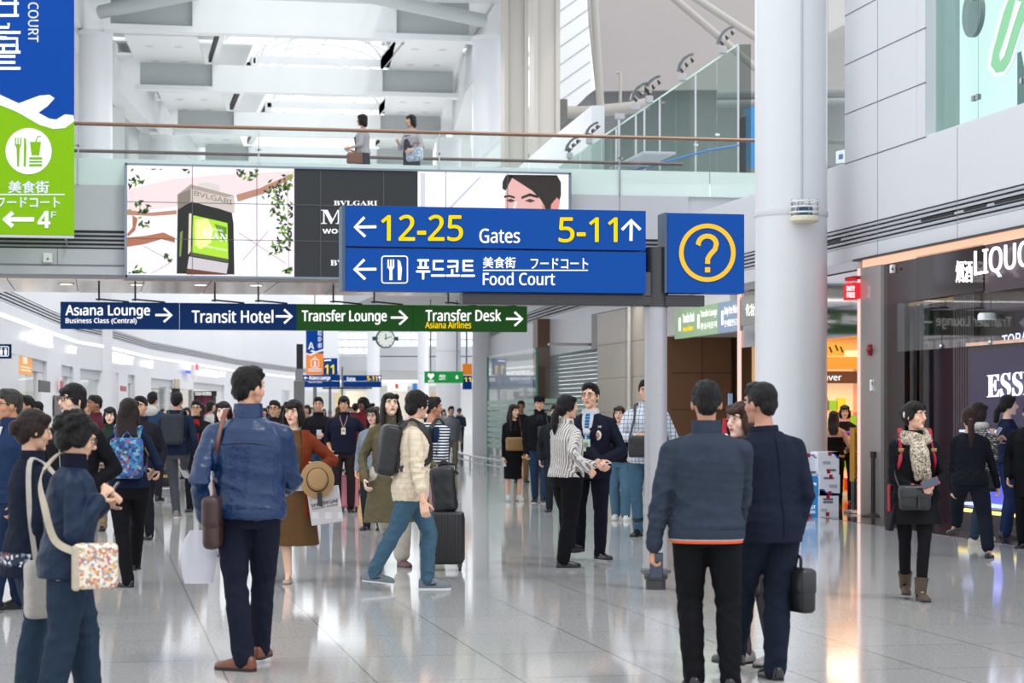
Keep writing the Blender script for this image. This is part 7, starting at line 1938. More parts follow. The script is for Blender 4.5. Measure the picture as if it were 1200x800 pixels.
dz = sp0.copy(); bagc = at(520, 573, sp0.dot(FWD) - .02); t = thing('travel_bag', 'black soft bag slung on the handle of the black suitcase', 'bag', bagc - UP * .22)
b = MB(); rbox(b, bagc, (.24, .15, .44), .06, Matrix.Rotation(-YAW, 3, 'Z') @ Matrix.Rotation(R(-6), 3, 'Y')); 
e = solidify_union(b, .009, 6); co, no = mesh_np(e); co = co + no * (wrinkle(co, 5, 18, 40) * .012)[:, None] - np.array(t.location); e.vertices.foreach_set('co', co.astype(np.float32).ravel()); e.materials.clear(); e.materials.append(bagblack); e.polygons.foreach_set('use_smooth', [True] * len(e.polygons)); e.name = 'bag_body'
o = bpy.data.objects.new('bag_body', e); COL.objects.link(o); o.parent = t
b = MB(); b.tube(curve_pts([bagc + UP * .2 - RGT * .06, bagc + UP * .27, bagc + UP * .2 + RGT * .06], 5), .012, 8); b.build('carry_loop', bagblack, t, smooth=True)
p.grip_pt = p.grip[-1] + Vector((0, 0, -.03)); plastic_bag(p, 'pinkish plastic bag between the young man in jeans and the black suitcase', p.L(511, 578, -.2), (.14, .1, .36), glass('pink_film', '#d9a9b4', .2, .25, .6))

# ---- 13 man in the striped shirt
p = Person('man with a navy and white striped shirt, seen from behind the young man in cream', 507, 640, d=23.7, face=40, head=70, H=1.66, skin='#b97f66', res=.009, wide=1.08, handR=('px', 520, 548, .0), handL=(-.2, .25, 1.0))
p.body(); p.hair('short', '#2a2422')
stp = stripes('navy_white_stripe', '#dfe2e8', '#1c2438', .032, 2, .55); p.top(stp, 't_shirt', ease=.03, hem=.86, sleeve=.55); 
mb = MB(); mb.loft([[p.tp(q) for q in ell(0, ring_at('m', z)[2], z, ring_at('m', z)[0] * 1.08 + .037, ring_at('m', z)[1] + .037)] for z in (1.2, 1.27, 1.34, 1.38)]); p.cloth_union(mb, 'yoke', cloth('#1e3050'), .004)
p.trousers(cloth('#6f6e58'), ease=.02); p.shoes(blackshoe); backpack(p, 'dark backpack on the man in the striped shirt', bagblack, 1.02, 1.38, .28, .12)

# ---- 14, 15 man in the navy polo and the pink suitcase
p = Person('man in a navy polo shirt with a lanyard card behind the pink suitcase', 403, 600, face=178, head=178, H=1.74, skin='#c4916f', res=.010, handR=('px', 389, 529, -.05), handL=('px', 425, 520, -.15), wide=1.04)
p.body(); p.hair('bowl', '#151012'); p.top(cloth('#191c33'), 'polo_shirt', ease=.024, hem=.87, sleeve=.6, collar=.03); p.trousers(cloth('#2c2226')); p.shoes(blackshoe)
def lanyard(p, m, card, zc=1.2):
    b = MB()
    for i in (-1, 1): b.tube([p.tp(Vector((i * .055, .03, 1.465))), p.front(i * .05, 1.38, .008), p.front(0, zc + .05, .012)], .005, 6)
    o = p.raw(b, 'lanyard', m); b = MB(); c = p.front(0, zc, .016); rbox(b, c, (.062, .006, .10), .002); q = p.raw(b, 'id_card', card, o, False)
    b = MB(); rbox(b, c + Vector((0, .004, .008)), (.036, .002, .04), .0008); p.raw(b, 'photo', mat('card_photo', '#7a8f86', .4), o, False); return o
lanyard(p, cloth('#c9a58a'), mat('card_cream', '#d8cbb4', .4))
g0 = ground(409.5, 599.5); suitcase(g0, 'pink upright suitcase with its handle raised in the middle of the hall', mat('suitcase_pink', '#c9798a', .3, .2, noise=.05), w=.27, h=.50, dep=.24, rz=-YAW, handle=.42)
g0 = ground(423, 578); suitcase(g0, 'yellow suitcase half hidden behind the pink one', mat('suitcase_yellow', '#d99a22', .4), w=.34, h=.52, dep=.25, rz=-YAW, handle=.35)
# ---- 16, 17, 18 couple holding hands, man behind
p = Person('woman in black with a tan bag, hand in hand with the man in a cap', 602, 587.5, face=165, head=140, H=1.63, sex='f', skin='#e0b49c', res=.0095, footR=('px', 595, 587), footL=('px', 608, 587), liftL=8, handR=('px', 590, 536, -.05), handL=('px', 615, 531, .0), curl=.8)
p.body(); p.hair('long', '#2e1a16', L=.22, extra='front'); p.top(blackc, 'top', ease=.014, hem=.94); p.skirt(blackc, hem=.40, flare=-.01, ease=.012); p.shoes(whitec, whitec, 'sneaker')
tan = stripes('tan_weave', '#9a7a4e', '#7d6038', .03, 2, .5, .6, True)
c = p.front(.03, 1.02, .06); hang_bag(p, 'crossbody_bag', 'tan half-moon crossbody bag on the woman in black', 'bag', c, (.32, .10, .24), tan, [c + Vector((-.14, 0, .1)), p.front(-.09, 1.3, .012), p.tp(Vector((-.07, .0, 1.45))), p.back(-.02, 1.35, .01), p.back(.12, 1.1, .02), c + Vector((.15, -.02, .08))], .018, mat('strap_red', '#8a2a30', .5))
phone(p, 'phone in the hand of the woman with the tan bag', p.grip[1], (0, .3, -1), mat('phone_pale', '#c9ccd6', .3))
p = Person('man in a black cap and hooded jacket, hand in hand with the woman in black', 632, 589, face=178, head=180, H=1.76, skin='#d0a084', res=.0095, footR=('px', 627, 588.7), footL=('px', 637, 589.4), handR=('px', 617, 531, -.02), handL=(-.26, .06, .84), curl=.8)
p.body(); p.hair('crop', '#141212'); p.cap(blackc); p.top(blackc, 'hooded_jacket', ease=.04, hem=.85, collar=.06, amp=.012); p.trousers(cloth('#263f5c'), ease=.012); p.shoes(blackshoe, whitec, 'sneaker')
b = MB(); b.loft([[p.front(x, z, .004) for x in (-w, w)] + [p.front(x, z, .010) for x in (w, -w)] for z, w in ((1.05, .03), (1.2, .045), (1.36, .06), (1.43, .05))]); p.raw(b, 'undershirt', cloth('#2a2a30'))
c = p.front(-.08, 1.14, .07); t = hang_bag(p, 'pouch', 'black pouch with a white flash on the chest of the man in the cap', 'bag', c, (.24, .09, .2), bagblack, [c + Vector((-.1, 0, .08)), p.front(-.12, 1.3, .012), p.tp(Vector((-.11, 0, 1.46))), p.back(-.05, 1.3, .01)], .025)
b = MB(); b.tube([c + Vector((-.06, .052, .07)), c + Vector((.02, .056, .0))], .010, 6); p.wbuild(b, 'white_flash', whitec, t)
p = Person('man in a dark tee half hidden behind the couple holding hands', 610.5, 565, face=175, head=180, H=1.75, skin='#8f644c', res=.013); p.body(); p.hair('short', '#151210'); p.top(cloth('#1f1f24'), 't_shirt', ease=.024, sleeve=.55); p.trousers(cloth('#8a7a5a')); p.shoes(blackshoe)

# ---- 19, 20 the two airline staff
p = Person('woman in a striped blouse with a low ponytail, back turned, talking to the uniformed man', 664, 665, face=52, head=68, H=1.66, sex='f', skin='#d8a88e', res=.007, footR=('px', 660, 665), footL=('px', 669, 660), yawR=80, yawL=50, handR=('px', 689, 549, -.25), handL=('px', 696, 545, .1), poleR=(.5, -1, -.3), curl=.6)
p.body(); p.hair('pony', '#161112', L=.27); p.top(stripes('blouse_stripe', '#cfcac6', '#77706f', .022, 0, .38), 'blouse', ease=.034, hem=.90, collar=.03, amp=.012); p.trousers(blackc, ease=.024, width=1.05, hem=.03, waist=1.04); p.shoes(blackshoe, kind='shoe')
b = MB(); b.tube(curve_pts([p.H((-.012, -.105, -.02)), p.H((0, -.125, -.02)), p.H((.012, -.105, -.02))], 4), .012, 8); p.raw(b, 'hair_tie', blackc)
q = p.grip[-1] + Vector((0, .02, .02)); t = p.held('pen', 'pen in the hand of the woman in the striped blouse', 'pen', q); b = MB(); b.tube([q + Vector((0, -.06, 0)), q + Vector((0, .08, .02))], .005, 8); p.wbuild(b, 'barrel', MATS['phone_pale'], t); b = MB(); b.tube([q + Vector((0, .08, .02)), q + Vector((0, .1, .023))], [.005, .001], 8); p.wbuild(b, 'tip', dark, t)
p = Person('airline man in a navy blazer with a blue striped tie and an ID card', 692, 657, d=21.2, face=196, head=203, H=1.78, skin='#dfb096', res=.007, footL=('px', 703, 657), footR=('px', 679, 655), yawL=150, handL=('px', 709, 538, -.25), handR=('px', 703, 541, -.27), poleL=(-.7, -.3, -1), poleR=(.7, -.3, -1), curl=.75, palmL=(0, -1, 0), palmR=(0, -1, 0))
p.body(); p.hair('side', '#171110'); p.glasses(mat('spectacle_gold', '#9a7f68', .3)); bz = cloth('#191c2e'); p.top(bz, 'blazer', ease=.034, hem=.80, amp=.007); p.trousers(cloth('#151726'), ease=.014); p.shoes(blackshoe)
def vpiece(p, zs_, m, name, off0=.003, off1=.010):
    b = MB(); b.loft([[p.front(x, z, off0) for x in np.linspace(x0_, x1_, 5)] + [p.front(x, z, off1) for x in np.linspace(x1_, x0_, 5)] for z, x0_, x1_ in zs_]); return p.raw(b, name, m, smooth=False)
vpiece(p, ((1.12, -.008, .008), (1.25, -.035, .035), (1.36, -.06, .06), (1.42, -.055, .055)), cloth('#e3e4ea'), 'shirt', .001, .007)
vpiece(p, ((1.13, -.006, .006), (1.2, -.024, .024), (1.36, -.02, .02), (1.40, -.022, .022), (1.43, -.016, .016)), stripes('tie_stripe', '#1b2a55', '#2f8fc9', .03, 2, .45, .5), 'tie', .008, .017)
p.collar(.018, cloth('#e3e4ea'), 'shirt_collar')
for i in (-1, 1):
    vpiece(p, ((1.10, min(i * .008, i * .02), max(i * .008, i * .02)), (1.24, min(i * .034, i * .075), max(i * .034, i * .075)), (1.31, min(i * .052, i * .11), max(i * .052, i * .11)), (1.32, min(i * .054, i * .085), max(i * .054, i * .085)), (1.42, min(i * .058, i * .075), max(i * .058, i * .075))), bz, 'lapel', .006, .014)
for z in (1.04, .95): b = MB(); b.ball(p.front(0, z, .006), (.009, .006, .009), 10, 6); p.raw(b, 'button', brush)
b = MB(); b.ball(p.front(-.105, 1.22, .004), (.036, .008, .048), 16, 8); o = p.raw(b, 'crest', mat('crest_cream', '#d8c9c0', .5, noise=.4, scale=80)); b = MB(); b.ball(p.front(-.105, 1.22, .008), (.022, .007, .032), 14, 8); p.raw(b, 'crest_centre', mat('crest_red', '#a5806f', .5), o)
b = MB(); rbox(b, p.front(-.105, 1.30, .006), (.07, .006, .022), .002); p.raw(b, 'wing_badge', brush)
b = MB(); b.tube([p.front(0, 1.22, .02), p.front(0, 1.18, .03)], .006, 6); o = p.raw(b, 'card_clip', brush); b = MB(); rbox(b, p.front(0, 1.125, .034), (.085, .006, .115), .002); c_ = p.raw(b, 'id_card', mat('card_green', '#b9cfb4', .3), o, False); b = MB(); rbox(b, p.front(0, 1.13, .04), (.04, .003, .045), .001); p.raw(b, 'photo', mat('card_photo', '#7a8f86'), o, False)
cuffs(p, cloth('#e3e4ea'), .97, .034)

# ---- 21, 22 the pair behind the sign post
p = Person('woman in a black jumper and jeans holding a phone beside the sign post', 726, 610, face=186, head=196, H=1.58, sex='f', skin='#d9aa92', res=.0095, handR=('px', 728, 515, -.2), poleR=(1, -.5, -1), handL=(-.2, .15, .95), curl=.8, footR=('px', 722, 609.3), footL=('px', 733, 610)); p.body(); p.hair('long', '#3a2018', L=.12); p.top(blackc, 'jumper', ease=.034, hem=.88, amp=.01); p.trousers(cloth('#567790'), ease=.03, hem=.04); p.shoes(whitec, whitec, 'sneaker')
phone(p, 'dark phone held up by the woman in the black jumper', p.grip[1] + Vector((.0, .02, .04)), (0, .3, 1), None, (0, 1, .3))
p = Person('tall man in a checked shirt and jeans half hidden by the sign post', 757, 629, d=25.7, face=196, head=185, H=1.88, skin='#cf9f86', res=.0085, handR=('px', 744, 512, -.2), poleR=(1, -.5, -.3), handL=(-.27, .02, .86), footR=('px', 748, 628), footL=('px', 764, 628), wide=1.04); p.body(); p.hair('short', '#171312')
p.top(stripes('plaid', '#c3c7d0', '#5e6a82', .05, 2, .14, .8, True), 'shirt', ease=.032, hem=.80, collar=.03, amp=.011); p.trousers(cloth('#46677f'), ease=.012); p.shoes(blackshoe, kind='boot')
c = p.L(751, 523, -.3); hang_bag(p, 'pouch', 'black pouch at the waist of the tall man in the checked shirt', 'bag', c, (.28, .09, .24), bagblack, [c + Vector((.12, 0, .1)), p.front(.1, 1.3, .012), p.tp(Vector((.11, 0, 1.46))), p.back(.02, 1.3, .01)], .03)

# ---- 23, 24, 25 the three at the front right
p = Person('man from behind in a dark grey-blue jacket with an orange hem stripe, front right', 828, 809, d=11.4, face=4, head=2, H=1.655, skin='#b98468', res=.0075, wide=1.05, handL=('px', 766, 640, .0), poleL=(-.5, -1, 0), handR=('px', 862, 645, .3), poleR=(1, -.6, -.3), footL=(-.07, .0, 0), footR=(.13, -.05, 0), curl=.8, hip=(-.0, 0, 0))
p.body(); p.hair('short', '#131112'); gj = cloth('#363f50', .7); p.top(gj, 'jacket', ease=.034, hem=.835, collar=.05, amp=.013); cuffs(p, gj, .9, .05)
o = hemband(p, mat('trim_orange', '#e2572a', .6), .822, .018, -.002, 'orange_trim'); hemband(p, whitec, .838, .010, .0, 'white_trim'); hemband(p, gj, .846, .05, .006)
p.trousers(blackc, ease=.018, amp=.009); p.shoes(blackshoe)
b = MB(); a_ = p.elb[-1].lerp(p.wri[-1], .95); e_ = p.elb[-1].lerp(p.wri[-1], 1.05); b.tube([a_, e_], [.036, .034], 14); p.raw(b, 'watch', mat('watch_steel', '#54524e', .25, .8))
phone(p, 'dark phone in the hand of the man in the grey-blue jacket', p.grip[-1] + Vector((0, 0, -.01)), (0, .2, -1))
p = Person('man from behind in a dark navy suit carrying a black briefcase, front right', 902, 795, d=11.9, face=-24, head=-42, H=1.655, skin='#b98670', res=.0075, sway=-3, lean=3, wide=1.06, handR=('px', 932, 628, .02), poleR=(.4, -1, 0), handL=(-.1, .3, .95), footR=('px', 908, 796), footL=(-.06, .32, 0), curl=.9)
p.body(); p.hair('short', '#151112'); ns = cloth('#1c2236'); p.top(ns, 'suit_jacket', ease=.03, hem=.79, collar=.016, amp=.008); p.trousers(cloth('#1d2435'), ease=.024, width=1.04, amp=.009); p.shoes(blackshoe)
b = MB(); b.tube([p.back(0, z, .004) for z in np.linspace(.82, 1.42, 12)], .003, 5); p.raw(b, 'back_seam', ns)
c = p.L(931, 690, .03); t = p.held('briefcase', 'black leather briefcase held by the man in the navy suit', 'briefcase', c - Vector((0, 0, .14)))
b = MB(); rbox(b, c, (.10, .34, .26), .03); p.wbuild(b, 'case', bagblack, t); b = MB(); rbox(b, c + Vector((0, 0, .05)), (.106, .345, .15), .025); p.wbuild(b, 'flap', mat('bag_black_gloss', '#202226', .3), t)
b = MB(); b.tube(curve_pts([c + Vector((0, -.07, .13)), c + Vector((0, -.06, .19)), c + Vector((0, .06, .19)), c + Vector((0, .07, .13))], 5), .010, 8); p.wbuild(b, 'handle', bagblack, t)
b = MB(); rbox(b, c + Vector((.052, 0, -.02)), (.01, .03, .03), .004); p.wbuild(b, 'clasp', brush, t)
p = Person('woman with a brown bob and red lips between the two men at the front right', 869, 783, d=12.6, face=205, head=232, H=1.55, sex='f', skin='#e3bba8', res=.0075, footR=('px', 875, 780), footL=('px', 905, 780), handR=('px', 862, 650, .05), handL=(-.22, .12, .84), curl=.85, yawR=235, yawL=225)
p.body(); p.hair('bob', '#4a2a1e'); p.top(cloth('#1b1b22'), 'jacket', ease=.024, hem=.86, collar=.03); p.skirt(cloth('#26424a'), hem=.48, flare=.0, ease=.02); tights = mat('tights_sheer', '#33272b', .5)
mb = MB()
for i in (-1, 1): limb(mb, [p.hips[i].lerp(p.knee[i], .5), p.knee[i], p.knee[i].lerp(p.ank[i], .3) + Vector((0, -.012, 0)), p.ank[i], p.ank[i] + Vector((0, 0, -.03))], [.072, .053, .055, .038, .034])
p.cloth_union(mb, 'tights', tights, .0, 2); p.shoes(mat('heel_grey', '#8a8384', .3), None, 'heel')
c = p.L(868, 678, -.05); hang_bag(p, 'handbag', 'black handbag with a brown handle hanging between the two men at the front right', 'bag', c, (.30, .12, .24), bagblack, None); b = MB(); b.tube(curve_pts([c + Vector((-.1, -.05, -.06)), c + Vector((-.13, -.07, .02)), c + Vector((-.06, -.07, .12)), p.grip[1], c + Vector((.08, .03, .1))], 5), .009, 8); p.wbuild(b, 'handle', leather, bpy.data.objects['handbag'])

# ---- 26 woman with the scarf
p = Person('woman with a patterned scarf, black outfit and brown boots walking towards the viewer', 1072, 703, face=178, head=138, H=1.575, sex='f', skin='#dcae94', res=.0068, wide=1.05, footR=('px', 1061, 700), footL=('px', 1079, 704), handR=('px', 1076, 574, -.2), poleR=(1, -.7, -.4), handL=('px', 1094, 570, -.26), poleL=(-1, -.7, -.6), curl=.75)
p.body(); p.hair('sleek', '#171112'); b = MB(); b.ball(p.H((0.06, -.075, -.0)), (.03, .03, .05), 12, 8); b.ball(p.H((0, -.11, .02)), (.05, .04, .05), 12, 8); p.raw(b, 'hair_bun', hair_mat('#171112')); b = MB(); b.ball(p.H((.075, -.06, .0)), (.014, .02, .03), 10, 7); p.raw(b, 'hair_clip', mat('clip_cream', '#cdbfae', .4))
p.top(blackc, 'jumper', ease=.034, hem=.84, amp=.012, collar=.02); p.skirt(cloth('#1b1a1d'), hem=.66, flare=.015, ease=.03); p.trousers(cloth('#17161a'), ease=.0, name='leggings', amp=.003)
coat_ = cloth('#262429')
for i in (-1, 1):
    mb = MB(); mb.loft([[p.tp(Vector((i * (.13 + f * .06), y, z))) for y in (-.09, .05)] + [p.tp(Vector((i * (.15 + f * .09), y, z))) for y in (.07, -.11)] for z, f in ((.98, 0), (.85, .3), (.74, .7), (.66 - .06 * (i > 0), 1.0))]); p.cloth_union(mb, 'coat_tail', coat_, .006)
p.shoes(mat('boot_brown', '#4a3b2e', .7, noise=.2, scale=40), blackshoe, 'boot')
sc_m = patches('scarf_print', ['#b3a592', '#cabfae', '#8f8271', '#b3a592', '#5f564d', '#c4b8a6', '#a3957f', '#776b5e'], 90)
mb = MB(); ring = [p.tp(Vector((.105 * math.cos(q), -.01 + .1 * math.sin(q), 1.435 + .02 * math.sin(q * 2) - .03 * (math.sin(q) > .3)))) for q in (2 * math.pi * k / 18 for k in range(19))]; limb(mb, ring, [.042] * 19, 10)
ring = [p.tp(Vector((.115 * math.cos(q), .0 + .112 * math.sin(q), 1.39 - .02 * math.sin(q)))) for q in (2 * math.pi * k / 18 for k in range(19))]; limb(mb, ring, [.04] * 19, 10)
limb(mb, [p.front(.0, 1.38, .03), p.front(-.03, 1.28, .04), p.front(-.05, 1.16, .035), p.front(-.07, 1.02, .03), p.front(-.09, .93, .02)], [.05, .055, .05, .05, .035], 10); limb(mb, [p.front(.02, 1.38, .03), p.front(.04, 1.28, .04), p.front(.02, 1.14, .04), p.front(.01, 1.06, .03)], [.045, .05, .045, .03], 10)
e = p.cloth_union(mb, 'scarf', sc_m, .012, 3)
rb_ = mat('strap_crimson', '#a51a33', .5); t = p.held('backpack', 'crimson backpack worn by the woman with the scarf', 'backpack', p.back(0, 1.0, .08))
b = MB(); rbox(b, p.back(.02, 1.15, .07), (.26, .12, .36), .05); p.wsoft(b, 'main_bag', rb_, t)
for i in (-1, 1): p.wbuild(p.stripe([p.back(i * .09, 1.3, .02), p.tp(Vector((i * .125, -.02, 1.44))) + Vector((0, 0, .035)), p.front(i * .135, 1.34, .015), p.front(i * .145, 1.22, .015), p.front(i * .16, 1.12, .0)], .036, None, '', .012), 'strap', rb_, t)
for i in (-1, 1): b = MB(); rbox(b, p.front(i * .142, 1.30, .03), (.05, .012, .03), .004); p.wbuild(b, 'buckle', mat('brass', '#8a7440'), t)
b = MB(); rbox(b, p.tp(Vector((.21, -.05, .88))), (.03, .05, .24), .012); p.wsoft(b, 'side_strap', rb_, t)
for i, zz in ((1, 1.0), (-1, 1.0)):
    b = MB(); q = p.elb[i].lerp(p.wri[i], .72); b.ball(q + Vector((0, .045, .01)), (.022, .012, .02), 10, 6); b.ball(q + Vector((.02, .045, -.015)), (.014, .01, .014), 10, 6); p.raw(b, 'flower_embroidery', mat('flower_pink', '#d04a80', .6))
c = p.L(1072, 583, -.22); t = hang_bag(p, 'handbag', 'black leather handbag with a tassel on the woman with the scarf', 'bag', c, (.27, .11, .22), bagblack, [c + Vector((.12, -.02, .08)), p.tp(Vector((.19, .06, 1.15))), p.tp(Vector((.14, -.0, 1.46))), p.back(.13, 1.3, .01)], .018, flap=mat('bag_black_gloss', '#202226'))
b = MB(); b.tube([c + Vector((-.02, .07, .03)), c + Vector((-.02, .075, -.01)), c + Vector((-.02, .075, -.08))], [.006, .012, .016], 8); p.wbuild(b, 'tassel', bagblack, t)
phone(p, 'phone in a red case in the hands of the woman with the scarf', p.L(1090, 566, -.36), (-.9, .2, .35), mat('phone_red', '#8a2338', .4), (0, 1, .5))
b = MB(); a_ = p.elb[-1].lerp(p.wri[-1], .96); e_ = p.elb[-1].lerp(p.wri[-1], 1.03); b.tube([a_, e_], [.03, .029], 12); p.raw(b, 'watch', whitec)

# ---- 27, 28, 29, 30 by the cigarette display
p = Person('woman from behind walking in black with a long auburn ponytail', 1137, 653, face=2, head=4, H=1.57, sex='f', skin='#cf9f86', res=.0085, footL=('px', 1121, 647), liftL=16, footR=('px', 1158, 654), yawL=-50, yawR=30, handL=('px', 1116, 572, .1), handR=('px', 1170, 573, .1), hip=(-.01, 0, -.03), wide=1.06); p.body(True); p.hair('pony', '#3a1c18', L=.36); p.top(cloth('#151822'), 'top', ease=.034, hem=.84, amp=.01); p.trousers(cloth('#181c2b'), ease=.03, crop=.12); p.shoes(blackshoe, kind='flat')
b = MB(); b.tube(curve_pts([p.H((-.015, -.11, -.02)), p.H((0, -.135, -.02)), p.H((.015, -.11, -.02))], 4), .012, 8); p.raw(b, 'hair_tie', mat('tie_pink', '#7a3a40', .5))
p = Person('woman in a tweed cape and scarf looking at her phone by the cigarette display', 1146, 640, face=70, head=62, H=1.60, sex='f', skin='#d3a58e', res=.0095, handR=('px', 1163, 512, -.1), handL=('px', 1168, 518, .1), poleR=(.4, -.8, -1), pitch=-12, curl=.7, footR=('px', 1141, 640), footL=('px', 1153, 638)); p.body(); p.hair('bob', '#2c1d18'); tw = stripes('tweed', '#b3aca8', '#3a3638', .022, 2, .5, .9, True); p.top(tw, 'cape', ease=.044, hem=.86, amp=.01); p.trousers(denim, ease=.018, crop=.1); p.shoes(cloth('#d9d2c2'), mat('sole_cream', '#e3ddcf', .5), 'sneaker')
mb = MB(); ring = [p.tp(Vector((.10 * math.cos(q), -.01 + .095 * math.sin(q), 1.44))) for q in (2 * math.pi * k / 16 for k in range(17))]; limb(mb, ring, [.05] * 17, 10); p.cloth_union(mb, 'scarf', cloth('#d8d3ce'), .008)
phone(p, 'pale phone held by the woman in the tweed cape', p.L(1169, 507, .0), (.1, .5, .8), mat('phone_pale', '#c9ccd6'))
c = p.tp(Vector((.26, -.02, .78))); hang_bag(p, 'handbag', 'dark handbag on the arm of the woman in the tweed cape', 'bag', c, (.12, .28, .24), bagblack, [c + Vector((0, -.06, .1)), p.tp(Vector((.24, -.02, 1.15))), c + Vector((0, .06, .1))], .02)
p = Person('saleswoman in dark navy standing in profile at the lit cigarette display', 1181, 631, d=25.2, face=95, head=96, H=1.70, sex='f', skin='#e2b9a4', res=.011, handR=(.12, .32, 1.12), handL=(-.1, .3, 1.1)); p.body(); p.hair('pony', '#14100f', L=.16); p.top(cloth('#1a2440'), 'blouse', ease=.026, hem=.9); p.trousers(cloth('#1c2f55'), ease=.014); p.shoes(blackshoe)
p = Person('person in black cut off by the right edge of the view', 1207, 642, d=23.4, face=200, head=200, H=1.60, skin='#cf9f86', res=.012); p.body(); p.hair('short', '#151212'); p.top(blackc, 'coat', ease=.034, hem=.6); p.trousers(blackc); p.shoes(blackshoe)
# ---- 31 inside the duty free shop
p = Person('saleswoman with glasses and dark bob inside the orange duty free shop', 990, 589, d=35.2, face=185, head=188, H=1.62, sex='f', skin='#e6bfa6', res=.011, handR=(.1, .28, 1.1), handL=(-.1, .28, 1.1)); p.body(); p.hair('bob', '#161010'); p.glasses(); p.top(blackc, 'blouse', ease=.02, hem=.9); p.trousers(blackc); p.shoes(blackshoe)
b = MB(); rbox(b, p.front(0, 1.16, .1), (.26, .03, .2), .008); t = p.held('gift_box', 'purple box held by the saleswoman in the duty free shop', 'box', p.front(0, 1.06, .1)); p.wbuild(b, 'box', mat('box_purple', '#6f2a9c', .4, emit=.2), t, False); b = MB(); rbox(b, p.front(0, 1.24, .1), (.27, .04, .04), .008); p.wbuild(b, 'lid', mat('box_purple_lid', '#8a3fc0', .4, emit=.2), t, False)
p = Person('shopper in a pale pink jumper and black waistcoat at the duty free shelves', 977, 592, d=33.9, face=10, head=20, H=1.52, sex='f', skin='#e0b49c', res=.011, handL=(-.2, .2, 1.0), handR=(.24, .22, 1.0)); p.body(); p.hair('long', '#2a1815', L=.15); p.top(cloth('#d9b3a6'), 'jumper', ease=.03, hem=.88); p.trousers(blackc); p.shoes(blackshoe)
mb = MB(); mb.loft([[p.tp(q) for q in ell(0, ring_at('f', z)[2], z, max(ring_at('f', z)[0], .136) + .036, ring_at('f', z)[1] + .036)] for z in (.7, .84, .95, 1.1, 1.25)]); p.cloth_union(mb, 'waistcoat', blackc, .005)
# ---- 32 on the bridge
zf = zt - .05
p = Person('woman walking left on the bridge in a pale top with a brown handbag', 425, 200, d=41.3, face=275, head=280, H=1.66, sex='f', skin='#c9987c', res=.011, floor=zf, handR=(.2, .18, .98), handL=(-.2, .24, 1.02)); p.body(); p.hair('bob', '#15100f'); p.top(cloth('#b9b4ba'), 'blouse', ease=.03, hem=.92, sleeve=.6); p.skirt(cloth('#262b3a'), hem=.6)
mb = MB(); mb.loft([[p.tp(q) for q in ell(0, ring_at('f', z)[2] + .015, z, ring_at('f', z)[0] * .8 + .03, ring_at('f', z)[1] + .034)] for z in (.8, .95, 1.1, 1.25)]); p.cloth_union(mb, 'apron', cloth('#232838'), .003); p.shoes(blackshoe)
c = p.tp(Vector((-.26, .12, .80))); hang_bag(p, 'handbag', 'brown handbag carried by the woman walking left on the bridge', 'bag', c, (.1, .32, .22), leather, [c + Vector((0, -.08, .1)), p.grip[-1] + Vector((0, 0, .0)), c + Vector((0, .08, .1))], .02)
p = Person('woman in a dark apron on the bridge with a pale patterned handbag', 482, 197, d=41.8, face=222, head=235, H=1.72, sex='f', skin='#d3a387', res=.011, floor=zf, handR=(.12, .26, 1.18), handL=(-.22, .2, .98)); p.body(); p.hair('bob', '#15100f'); p.top(cloth('#c4bcc4'), 'blouse', ease=.03, hem=.92, sleeve=.6); p.skirt(cloth('#1f2433'), hem=.5)
mb = MB(); mb.loft([[p.tp(q) for q in ell(0, ring_at('f', z)[2] + .015, z, ring_at('f', z)[0] * .85 + .03, ring_at('f', z)[1] + .034)] for z in (.8, .95, 1.1, 1.3)]); p.cloth_union(mb, 'apron', cloth('#1f2433'), .003); p.shoes(blackshoe)
c = p.L(486, 181, -.25); hang_bag(p, 'handbag', 'pale patterned handbag of the woman in the apron on the bridge', 'bag', c, (.40, .14, .26), patches('bag_pale_print', ['#9fb0c4', '#c6cfd8', '#7f93ad', '#d5dbe2', '#8f9fb8'], 45), [c + Vector((-.1, 0, .11)), c + Vector((0, .0, .24)), c + Vector((.1, 0, .11))], .02, leather)

# ---- pair beyond the AED sign
p = Person('woman with a green shoulder bag looking at her phone below the green AED sign', 520, 529, face=176, head=184, pitch=-20, H=1.64, sex='f', skin='#dcb39c', res=.014, handR=(.08, .28, 1.2), handL=(-.06, .28, 1.2)); p.body(); p.hair('long', '#2a1a16', L=.15); p.top(cloth('#cfc6a8'), 'cardigan', ease=.034, hem=.78); p.skirt(cloth('#6f8db0'), hem=.42); p.shoes(whitec, whitec, 'sneaker')
c = p.tp(Vector((-.24, .06, .95))); hang_bag(p, 'shoulder_bag', 'green shoulder bag of the woman below the AED sign', 'bag', c, (.14, .3, .4), cloth('#1f7a5c'), [c + Vector((0, -.08, .15)), p.tp(Vector((-.15, -.01, 1.44))), c + Vector((0, .08, .15))], .03, res=.012)
p = Person('grey-capped man in navy with a backpack below the green AED sign', 538.5, 529, face=190, head=200, pitch=-25, H=1.66, skin='#c0906f', res=.014, handR=(.1, .25, 1.05), handL=(-.15, .28, 1.0)); p.body(); p.hair('crop', '#3a3838'); p.cap(cloth('#4a4a50')); p.top(cloth('#23304a'), 'jacket', ease=.034); p.trousers(cloth('#1d2536')); p.shoes(blackshoe); backpack(p, 'dark backpack on the grey-capped man', bagblack)
b = MB(); rbox(b, p.tp(Vector((.0, .34, 1.0))), (.2, .01, .28), .004); t = p.held('paper_sheet', 'white paper held by the grey-capped man', 'paper', p.tp(Vector((0, .34, .86)))); p.wbuild(b, 'sheet', whitec, t, False)

